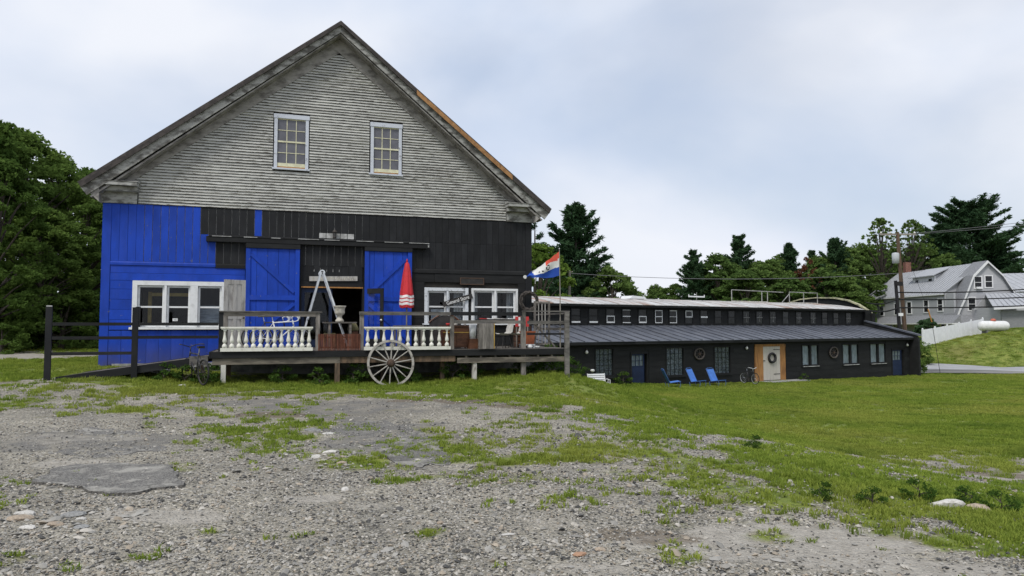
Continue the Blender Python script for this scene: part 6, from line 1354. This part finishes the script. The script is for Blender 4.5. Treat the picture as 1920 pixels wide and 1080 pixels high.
RT = [('leafy_tree', FB[2], 1225, 100, 537, 12, 1.1, 'low leafy tree starting the right tree line above the shed'), ('leafy_tree', FB[0], 1262, 98, 535, 12, 1.2, 'second low leafy tree of the tree line above the shed'),
 ('pine_tree', PN[2], 1300, 96, 472, 16, .9, 'slim open pine at the left of the tree line'), ('leafy_tree', FB[1], 1345, 98, 480, 12, 1.15, 'leafy tree between the slim pine and the tallest middle pine'), ('pine_tree', PN[2], 1388, 104, 443, 16, .9, 'tallest pine in the middle of the tree line'),
 ('leafy_tree', FB[2], 1400, 92, 512, 12, 1.3, 'broad leafy tree below the tallest middle pine'), ('leafy_tree', FB[0], 1440, 100, 490, 12, 1.1, 'leafy tree right of the tallest middle pine'), ('pine_tree', PN[1], 1482, 104, 456, 16, 1.0, 'dense conical pine left of the reddish tree'),
 ('leafy_tree', FB[1], 1480, 90, 520, 12, 1.3, 'broad leafy tree above the pipe guard frames'), ('leafy_tree', FB[0], 1553, 92, 505, 12, 1.3, 'broad leafy tree above the arched shed end'), ('spruce_tree', PN[0], 1568, 106, 448, 16, .8, 'dark spruce right of the reddish tree'), ('leafy_tree', FB[2], 1612, 116, 462, 12, 1.0, 'tall leafy tree left of the slender birches'),
 ('leafy_tree', FB[0], 1585, 90, 520, 12, 1.1, 'low broad leafy tree left of the grey house'), ('pine_tree', PN[1], 1525, 110, 470, 16, 1.0, 'pine standing behind the reddish tree'), ('pine_tree', PN[1], 1345, 108, 500, 16, 1., 'pine half hidden behind the left leafy trees'),
 ('slender_tree', TH, 1655, 112, 408, 15, .9, 'slender sparse tree left of the utility pole'), ('slender_tree', TH, 1712, 114, 412, 15, .9, 'slender sparse tree right of the utility pole'), ('leafy_tree', FB[1], 1668, 124, 470, 12, 1.2, 'leafy tree behind the utility pole'), ('leafy_tree', FB[2], 1735, 118, 460, 12, 1.2, 'leafy tree between utility pole and great pine'),
 ('pine_tree', BP, 1822, 125, 380, 24, 1.0, 'great dark spreading pine towering behind the grey house'), ('pine_tree', PN[1], 1770, 122, 420, 16, 1.5, 'pine merging with the left side of the great pine'), ('pine_tree', PN[0], 1872, 124, 440, 16, 1.3, 'pine on the right flank of the great pine'),
 ('leafy_tree', FB[0], 1945, 130, 500, 12, 1.3, 'leafy tree at the right edge beyond the house'), ('leafy_tree', FB[1], 1690, 125, 480, 12, 1.4, 'leafy tree behind the chimney of the grey house'), ('leafy_tree', FB[2], 1800, 130, 470, 12, 1.6, 'broad leafy tree behind the ridge of the grey house'), ('leafy_tree', FB[1], 1900, 128, 505, 12, 1.4, 'leafy tree behind the right wing roof')]
for nm, ms, px, d, top, mh, ws, lb in RT: tree_at(nm, lb, ms, px, d, top, mh, ws, 'trees beyond the shed and house')
for px, d, top, v, ws, lb in ((1318, 101, 506, 2, 1.2, 'leafy tree filling the gap right of the slim pine'), (1368, 102, 498, 0, 1.2, 'leafy tree before the tallest middle pine on its left'), (1420, 103, 492, 1, 1.1, 'leafy tree just right of the tallest middle pine, farther back'), (1458, 106, 482, 2, 1.1, 'leafy tree left of the dense conical pine'), (1540, 107, 482, 1, 1.1, 'leafy tree right of the small reddish tree'), (1590, 108, 468, 0, 1.1, 'leafy tree just right of the dark spruce'), (1628, 126, 466, 1, 1.1, 'leafy tree at the foot of the left slender tree')):
    tree_at('leafy_tree', lb, FB[v], px, d, top, 12, ws, 'trees beyond the shed and house')
RD = broadleaf(12, 3.0, 5, 208, 30, 2600, .24, M['leafr'], .22, .3); tree_at('leafy_tree', 'small reddish brown tree among the green tree line', RD, 1515, 102, 480, 12, .55, 'trees beyond the shed and house')
# hedge shrub in front of the house
x, d = pxw(1738, 82), 82; plant('evergreen_shrub', 'round dark evergreen shrub beside the house door', broadleaf(3.2, 1.5, .05, 405, 60, 7000, .12, M['needle'], .25, .12), (x, d, gz1(x, d) - .6), .95, cat='shrub', names=('stem', 'foliage'))
x, d = pxw(1678, 66), 66
for px, d_, s, lb in ((1704, 60, .8, 'shrub growing at the far right corner of the shed'), (1720, 71, 1.1, 'weedy shrub on the bank behind the shed corner')):
    x = pxw(px, d_); plant('shrub', lb, SH[1], (x, d_, gz1(x, d_) - .1), s, cat='shrub', names=('stem', 'foliage'))
WD = [broadleaf(.9, .62, .03, 411, 26, 900, .055, M['weed'], .34, .3), broadleaf(.8, .5, .02, 412, 22, 700, .05, M['weed'], .34, .4)]
for x, y, s, lb in ((-5.3, 19.85, .8, 'leafy weed clump under the left part of the deck'), (-6.3, 19.9, .7, 'leafy weed clump beside the white deck post'), (-4.45, 20.45, 1.0, 'green bush left of the wagon wheel'), (-3.0, 21.1, .7, 'weeds growing through the right of the wagon wheel'), (-1.75, 21.6, 1.05, 'tall green bush right of the wagon wheel under the deck'), (-1.2, 21.9, .8, 'green bush left of the white deck post on the right'), (.9, 23.1, 1.1, 'broad green bush under the right end of the deck'), (1.3, 23.5, 1.2, 'leafy bush behind the corner post of the deck'), (.2, 23.0, .8, 'low bush between the two right deck posts'), (-9.0, 18.75, .6, 'weeds against the ramp side board'), (-7.95, 19.1, .75, 'weeds round the old bicycle by the ramp'), (-8.5, 18.85, .6, 'weeds midway along the ramp'), (2.0, 22.9, .7, 'weeds on the mound beside the deck end'),
    (4.15, 7.45, 0.26, 'leafy weed left of the white rock'), (4.6, 7.4, 0.24, 'leafy weed right of the white rock'), (4.75, 7.1, 0.26, 'leafy weed in the right foreground beyond the white rock'), (5.0, 6.9, 0.25, 'leafy weed at the right edge of the lawn foreground'), (3.05, 7.15, 0.20, 'small weed left of centre in the patchy grass'), (3.45, 7.0, 0.21, 'small weed between the patchy grass and the white rock'), (3.6, 10.8, 0.25, 'lone weed at the foot of the gravel slope'), (6.4, 41.6, .8, 'flowering plant left of the near navy shed door'), (20.0, 49.6, .7, 'low plant against the shed right of the orange framed door')):
    plant('leafy_weed', lb, WD[random.random() < .5], (x, y, gz1(x, y) - .03), s * (.8 if 19 < y < 24 else 1), cat='plant', group='leafy weeds and bushes', names=('stem', 'foliage'))

# ------------------------------------------------------------------ rocks
def rock_mesh(seed, m, flat=.6):
    rr = random.Random(seed); me = bpy.data.meshes.new('rock'); import bmesh
    bm = bmesh.new(); bmesh.ops.create_icosphere(bm, subdivisions=2, radius=1.)
    dirs = [Vector((rr.uniform(-1, 1), rr.uniform(-1, 1), rr.uniform(-1, 1))).normalized() for _ in range(9)]; ds = [rr.uniform(.6, .95) for _ in range(9)]
    for v in bm.verts:
        for d_, l in zip(dirs, ds):
            k = v.co.dot(d_)
            if k > l: v.co -= d_ * (k - l)
        v.co *= rr.uniform(.96, 1.04); v.co.z *= flat
    bm.to_mesh(me); bm.free(); me.materials.append(m); return me
RK = {k: [rock_mesh(i * 7 + j, M[k]) for j in range(3)] for i, k in enumerate(('rock', 'rocktan', 'rockgrey'))}
rocks = [(4.30, 7.22, .13, 'rock', 'big white rock half sunk in the grass on the right', (1.35, .7, .55)), (4.52, 7.08, .11, 'rocktan', 'tan rock touching the right end of the big white rock', (1.4, 1, .6)), (-4.11, 6.12, .10, 'rocktan', 'tan flat stone at the left edge of the stone cluster', (1.5, 1, .5)), (-4.2, 6.3, .10, 'rock', 'pale flat stone behind the tan one at the left edge', (1.5, 1, .5)), (-3.72, 6.20, .11, 'rockgrey', 'broad grey flat stone topping the stone cluster', (1.5, 1.1, .5)), (-3.70, 5.93, .07, 'rocktan', 'tan stone in the middle of the stone cluster', (1.4, 1, .5)), (-3.57, 6.06, .06, 'rock', 'small pale stone right of the broad grey stone', (1, 1, .6)), (-3.88, 5.86, .07, 'rock', 'pale stone at the front of the stone cluster', (1.5, 1, .5)), (-3.45, 5.86, .06, 'rockgrey', 'grey stone at the front right of the stone cluster', (1.5, 1, .5)),
 (-.04, 5.54, .055, 'rock', 'flat white stone lying in the centre foreground gravel', (1.7, 1, .35)), (-.58, 5.9, .04, 'rocktan', 'rounded tan stone in the middle gravel', (1.2, 1, .8)), (-1.62, 7.08, .06, 'rock', 'pale pointed stone in the gravel left of centre', (1, 1, .9)), (-2.31, 9.26, .11, 'rock', 'large pale stone at the end of the broken asphalt', (1.3, 1, .6)), (-2.0, 8.52, .08, 'rocktan', 'tan stone just before the large pale stone', (1.2, 1, .6)), (-2.41, 8.9, .09, 'rock', 'pale stone left of the tan one by the asphalt', (1.3, 1, .5)), (-3.05, 11.2, .14, 'rockgrey', 'grey stone on the grass strip beside the asphalt', (1.8, 1, .35)), (-2.75, 10.9, .11, 'rock', 'pale stone on the grass strip beside the asphalt', (1.5, 1, .4)), (.63, 5.22, .05, 'rocktan', 'tan rounded stone near the sandy patch', (1.2, 1, .7)), (.47, 5.08, .055, 'orange', 'orange tinted stone below the sandy patch', (1.3, 1, .6)), (-10.4, 18.2, .10, 'rock', 'white stone in the grass before the ramp foot', (1.2, 1, .6)), (-8.25, 18.15, .11, 'rock', 'pale stone in the grass before the ramp', (1.4, 1, .6)), (5.9, 20.3, .16, 'rock', 'pale stones edge showing on the grassy slope', (1.8, 1, .4))]
RK['orange'] = [rock_mesh(77, mat('orange_rock', (.45, .27, .17), (.33, .2, .13), ns=6, bump=.4))]
for i, (x, y, s, k, lb, sc) in enumerate(rocks):
    if i > 1: s *= .72
    o = link('rock', RK[k][i % len(RK[k])]); o.location = (x, y, gz1(x, y) + s * sc[2] * .25); o.rotation_euler = (rnd(-.1, .1), rnd(-.1, .1), rnd(-.4, .4)); o.scale = (s * sc[0], s * sc[1], s * sc[2] * 1.3); tag(o, lb, 'rock', 'stones lying about the lot')
# ragged slabs of old asphalt standing a little proud of the gravel
M['asphalt'] = mat('broken_asphalt', (.085, .081, .075), (.25, .24, .22), ns=60, lo=.38, hi=.62, bump=.9, bs=45, rnd=.06, c3=(.34, .325, .29), ns3=3.2, lo3=.48, hi3=.66)
M['asphalt_side'] = mat('shaded_broken_asphalt_face', (.05, .048, .045), (.16, .15, .135), ns=30, bump=.6, rnd=0)  # broken side faces, with the edge's shadow put into their dark colour
def cracks(m):
    t = m.node_tree; N = t.nodes; L = t.links; b = N['Principled BSDF']; src = b.inputs['Base Color'].links[0].from_socket
    tc = N.new('ShaderNodeTexCoord'); nz = N.new('ShaderNodeTexNoise'); nz.inputs['Scale'].default_value = 2.5; nz.inputs['Detail'].default_value = 5; L.new(tc.outputs['Object'], nz.inputs['Vector'])
    ad = N.new('ShaderNodeVectorMath'); ad.operation = 'MULTIPLY_ADD'; L.new(nz.outputs['Color'], ad.inputs[0]); ad.inputs[1].default_value = (1.0, 1.0, 1.0); L.new(tc.outputs['Object'], ad.inputs[2])
    v = N.new('ShaderNodeTexVoronoi'); v.feature = 'DISTANCE_TO_EDGE'; v.inputs['Scale'].default_value = .8; L.new(ad.outputs[0], v.inputs['Vector'])
    r = N.new('ShaderNodeMapRange'); r.inputs[1].default_value = .016; r.inputs[2].default_value = .004; r.inputs[4].default_value = .6; L.new(v.outputs['Distance'], r.inputs[0])
    x = N.new('ShaderNodeMix'); x.data_type = 'RGBA'; L.new(r.outputs[0], x.inputs[0]); L.new(src, x.inputs[6]); x.inputs[7].default_value = (.07, .066, .056, 1); L.new(x.outputs[2], b.inputs['Base Color'])
cracks(M['asphalt'])
def asphalt(outline, seed, h, label):
    pts = []; n = len(outline)
    for i in range(n):
        p0, p1, p2, p3 = (Vector(outline[(i + k) % n]) for k in (-1, 0, 1, 2))
        for s in range(10):
            t = s / 10; pts.append(.5 * ((2 * p1) + (p2 - p0) * t + (2 * p0 - 5 * p1 + 4 * p2 - p3) * t * t + (3 * p1 - p0 - 3 * p2 + p3) * t ** 3))
    c = sum(pts, Vector((0, 0))) / len(pts); P = np.array([(p.x, p.y) for p in pts]); cc = np.array((c.x, c.y))
    N_ = len(P); ragg = 1 + (fbm(P[:, 0] * 3.5, P[:, 1] * 3.5, seed, 5) - .5) * .55; V = []
    for f, dz in ((1.015, -.03), (1.0, h * .9), (.96, h), (.8, h), (.55, h), (.3, h), (.05, h)):
        Q = cc + (P - cc) * (f * (1 + (ragg - 1) * (f > .7)))[:, None]; Z = gz(Q[:, 0], Q[:, 1]) + dz + (fbm(Q[:, 0] * 4, Q[:, 1] * 4, seed + 5) - .5) * .02; V += [(a, b, z_) for (a, b), z_ in zip(Q, Z)]
    F = [(r_ * N_ + i, r_ * N_ + (i + 1) % N_, (r_ + 1) * N_ + (i + 1) % N_, (r_ + 1) * N_ + i) for r_ in range(6) for i in range(N_)] + [tuple(6 * N_ + i for i in range(N_))]
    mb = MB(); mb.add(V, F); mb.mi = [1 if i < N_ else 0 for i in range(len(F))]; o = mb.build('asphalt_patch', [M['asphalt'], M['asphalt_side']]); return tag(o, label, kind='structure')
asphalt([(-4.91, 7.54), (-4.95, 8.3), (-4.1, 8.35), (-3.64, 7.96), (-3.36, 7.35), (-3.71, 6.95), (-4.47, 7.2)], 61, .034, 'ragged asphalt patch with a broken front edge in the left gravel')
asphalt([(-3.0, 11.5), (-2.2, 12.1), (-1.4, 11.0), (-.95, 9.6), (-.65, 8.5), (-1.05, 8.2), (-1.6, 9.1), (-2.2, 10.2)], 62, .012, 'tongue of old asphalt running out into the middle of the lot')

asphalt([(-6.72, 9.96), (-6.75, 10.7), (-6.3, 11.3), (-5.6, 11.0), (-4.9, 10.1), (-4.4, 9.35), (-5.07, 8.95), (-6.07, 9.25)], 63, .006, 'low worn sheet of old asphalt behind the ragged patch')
# ------------------------------------------------------------------ gravel and grass (uncountable)
def src_collection(name, meshes):
    c = bpy.data.collections.new(name)
    for i, m_ in enumerate(meshes): c.objects.link(bpy.data.objects.new(f'{name}_{chr(97 + i)}', m_))
    return c
def scatter(name, label, P, rot, scl, idx, coll, m):
    me = bpy.data.meshes.new(name); me.vertices.add(len(P)); me.vertices.foreach_set('co', np.asarray(P, np.float32).ravel())
    for nm, ty, v in (('rot', 'FLOAT_VECTOR', rot), ('scl', 'FLOAT_VECTOR', scl)): a = me.attributes.new(nm, ty, 'POINT'); a.data.foreach_set('vector', np.asarray(v, np.float32).ravel())
    a = me.attributes.new('idx', 'INT', 'POINT'); a.data.foreach_set('value', np.asarray(idx, np.int32)); me.update()
    o = tag(link(name, me), label, kind='stuff')
    g = bpy.data.node_groups.new(name, 'GeometryNodeTree'); g.interface.new_socket('Geometry', in_out='INPUT', socket_type='NodeSocketGeometry'); g.interface.new_socket('Geometry', in_out='OUTPUT', socket_type='NodeSocketGeometry')
    N = g.nodes; L = g.links; gi = N.new('NodeGroupInput'); go = N.new('NodeGroupOutput'); ip = N.new('GeometryNodeInstanceOnPoints'); ci = N.new('GeometryNodeCollectionInfo')
    ci.inputs['Collection'].default_value = coll; ci.inputs['Separate Children'].default_value = True; ci.inputs['Reset Children'].default_value = True
    def na(nm, ty): a = N.new('GeometryNodeInputNamedAttribute'); a.data_type = ty; a.inputs['Name'].default_value = nm; return a.outputs['Attribute']
    e2r = N.new('FunctionNodeEulerToRotation'); L.new(na('rot', 'FLOAT_VECTOR'), e2r.inputs[0])
    L.new(gi.outputs[0], ip.inputs['Points']); L.new(ci.outputs[0], ip.inputs['Instance']); ip.inputs['Pick Instance'].default_value = True
    L.new(na('idx', 'INT'), ip.inputs['Instance Index']); L.new(e2r.outputs[0], ip.inputs['Rotation']); L.new(na('scl', 'FLOAT_VECTOR'), ip.inputs['Scale']); L.new(ip.outputs[0], go.inputs[0])
    md = o.modifiers.new('scatter', 'NODES'); md.node_group = g; return o
RNG = np.random.default_rng(5)
def candidates(bands):
    P = []
    for y0, y1, dens, xlim in bands:
        n = int((y1 - y0) * 1.0 * dens * (y1 + y0) / 2 * 2.0); y = np.sqrt(RNG.random(n) * (y1 * y1 - y0 * y0) + y0 * y0); x = (RNG.random(n) - .5) * 2.0 * y
        k = x < xlim; P.append(np.stack([x[k], y[k]], 1))
    return np.concatenate(P)
def in_barn(x, y):
    t = (x - BO.x) * bu.x + (y - BO.y) * bu.y; o = (x - BO.x) * bnv.x + (y - BO.y) * bnv.y; s = (x - SO.x) * su.x + (y - SO.y) * su.y; so_ = (x - SO.x) * sn.x + (y - SO.y) * sn.y
    return ((t > -.1) & (t < 13.5) & (o < .05) & (o > -19)) | ((s > -3) & (s < 35) & (so_ < 0.05) & (so_ > -14)) | ((y > 61) & (y < 71.2) & (x > -60)), (t > 3.6) & (t < 13.2) & (o < 2.6) & (o > 0)
# stones
stone_mats = [mat('gravel_dark', (.055, .054, .052), (.115, .112, .106), ns=20, rnd=.35), mat('gravel_grey', (.26, .25, .23), (.33, .317, .285), ns=20, rnd=.3), mat('gravel_pale', (.44, .415, .37), (.35, .325, .285), ns=20, rnd=.25), mat('gravel_tan', (.36, .31, .245), (.30, .255, .20), ns=20, rnd=.25)]
def small_stone(seed, m):
    rr = random.Random(seed); v = [(0, 0, 1), (0, 0, -1)] + [(math.cos(a), math.sin(a), .0) for a in (0, 1.1, 2.2, 3.3, 4.4, 5.4)]
    v = [(x * rr.uniform(.75, 1.2), y * rr.uniform(.6, 1.), z_ * rr.uniform(.45, .75)) for x, y, z_ in v]; me = bpy.data.meshes.new('stone'); me.from_pydata(v, [], [(0, 2 + i, 2 + (i + 1) % 6) for i in range(6)] + [(1, 2 + (i + 1) % 6, 2 + i) for i in range(6)]); me.materials.append(m); return me
SC = src_collection('gravel_stone', [small_stone(i, stone_mats[[0, 0, 1, 1, 1, 2, 2, 3][i]]) for i in range(8)])
Q = candidates([(3.6, 5.5, 2300, 9), (5.5, 8, 1300, 9), (8, 12, 480, 9), (12, 17, 110, 9)]); g_, s_, t_, b_ = zones(Q[:, 0], Q[:, 1])
cl_ = fbm(Q[:, 0] * 1.3, Q[:, 1] * 1.3, 71)
keep = RNG.random(len(Q)) < (1 - .75 * g_) * (1 - .88 * s_) * (1 - .72 * t_) * sstep(.25, .6, cl_ + .12); Q = Q[keep]; n = len(Q)
sz = np.clip(np.exp(RNG.normal(-4.85, .45, n)), .004, .035) * (1 + .035 * (Q[:, 1] - 5)); big = RNG.random(n) < .006; sz[big] *= 1.8
scatter('gravel', 'loose grey and pale gravel over the lot', np.column_stack([Q, gz(Q[:, 0], Q[:, 1]) + sz * .25 + .02 * (t_[keep] > .45)]), np.column_stack([RNG.normal(0, .3, n), RNG.normal(0, .3, n), RNG.random(n) * 6.28]), np.column_stack([sz, sz, sz * RNG.uniform(.7, 1.1, n)]), RNG.integers(0, 8, n), SC, None)
# cobbles gathered in the two washed out places
Q = np.concatenate([np.column_stack([RNG.normal(-3.9, .55, 120), RNG.normal(6.05, .28, 120)]), np.column_stack([RNG.normal(-2.35, .45, 170), RNG.normal(9.0, .8, 170)]), np.column_stack([RNG.normal(.7, .9, 60), RNG.normal(5.2, .25, 60)])]); n = len(Q); sz = np.clip(np.exp(RNG.normal(-3.65, .35, n)), .012, .05)
scatter('cobbles', 'scattered small cobbles washed out of the gravel', np.column_stack([Q, gz(Q[:, 0], Q[:, 1]) + sz * .2]), np.column_stack([RNG.normal(0, .2, n), RNG.normal(0, .2, n), RNG.random(n) * 6.28]), np.column_stack([sz * 1.3, sz, sz * .6]), RNG.integers(2, 8, n), SC, None)
# grass
def tuft(seed, nb, rad, h, m, wd=.004):
    rr = random.Random(seed); V = []; F = []; T = []
    for i in range(nb):
        a = rr.uniform(0, 6.28); r_ = rad * math.sqrt(rr.random()); x, y = r_ * math.cos(a), r_ * math.sin(a); b = rr.uniform(0, 6.28); hh = h * rr.uniform(.5, 1.15); ln = hh * rr.uniform(.15, .8); w_ = wd * rr.uniform(.8, 1.5)
        dx, dy = math.cos(b), math.sin(b); px, py = -dy * w_, dx * w_; k = len(V)
        V += [(x - px, y - py, -.01), (x + px, y + py, -.01), (x + dx * ln * .35 + px * .8, y + dy * ln * .35 + py * .8, hh * .6), (x + dx * ln * .35 - px * .8, y + dy * ln * .35 - py * .8, hh * .6), (x + dx * ln, y + dy * ln, hh)]
        F += [(k, k + 1, k + 2, k + 3), (k + 3, k + 2, k + 4)]; T += [rr.uniform(.2, .55)] * 5
    me = bpy.data.meshes.new('tuft'); me.from_pydata(V, [], F); at = me.attributes.new('tone', 'FLOAT', 'POINT'); at.data.foreach_set('value', T); me.materials.append(m); return me
GC = src_collection('grass_tuft', [tuft(i, 18, .045, .06, M['grass']) for i in range(4)] + [tuft(10 + i, 34, .11, .075, M['grass'], .006) for i in range(3)] + [tuft(20 + i, 44, .20, .09, M['grass'], .011) for i in range(3)])
Q = candidates([(3.8, 7, 330, 99), (7, 11, 210, 99), (11, 17, 120, 99), (17, 26, 60, 99), (26, 40, 26, 45), (40, 62, 15, 48), (71, 82, 12, 75)])
g_, s_, t_, b_ = zones(Q[:, 0], Q[:, 1]); no, under = in_barn(Q[:, 0], Q[:, 1])
pat = fbm(Q[:, 0] * 1.1, Q[:, 1] * 1.1, 93, 5); thin = sstep(.30, .52, pat); gd_ = gdens(Q[:, 0], Q[:, 1])
pr = g_ ** 1.3 * (.25 + .75 * thin) * (1 - .75 * s_) * (1 - .9 * t_) * (1 - .6 * b_)
pr = np.maximum(pr, .30 * sstep(.06, .5, gd_) * sstep(.38, .6, fbm(Q[:, 0] * 2.2, Q[:, 1] * 2.2, 97)) * (1 - .5 * s_) * (1 - .6 * t_)); pr = np.where(under, pr * .15, pr); keep = (RNG.random(len(Q)) < pr) & ~no & (Q[:, 1] < np.where(Q[:, 0] < -14, 45, 99)); Q = Q[keep]; n = len(Q); d = Q[:, 1]
idx = np.where(d < 11, RNG.integers(0, 4, n), np.where(d < 26, RNG.integers(4, 7, n), RNG.integers(7, 10, n)))
tO = (Q[:, 0] - BO.x) * bu.x + (Q[:, 1] - BO.y) * bu.y; oO = (Q[:, 0] - BO.x) * bnv.x + (Q[:, 1] - BO.y) * bnv.y
tall = 1 + .7 * sstep(1.0, .2, np.abs(oO - 2.9)) * (tO > -1.5) * (tO < 14) + .5 * sstep(.55, .7, fbm(Q[:, 0] * .6, Q[:, 1] * .6, 81))
h = RNG.uniform(.35, 1.05, n) * tall * np.where(d > 26, .62, .85) * np.where(d < 9, .85, 1)
w = RNG.uniform(.8, 1.3, n) * np.where(d > 40, 1.35, 1.)
scatter('grass', 'short patchy grass over the lawn and lot edges', np.column_stack([Q, gz(Q[:, 0], Q[:, 1]) - .012 * 0]), np.column_stack([RNG.normal(0, .08, n), RNG.normal(0, .08, n), RNG.random(n) * 6.28]), np.column_stack([w, w, h]), idx, GC, None)
print('grass', n)
# the odd leafy clump: clover
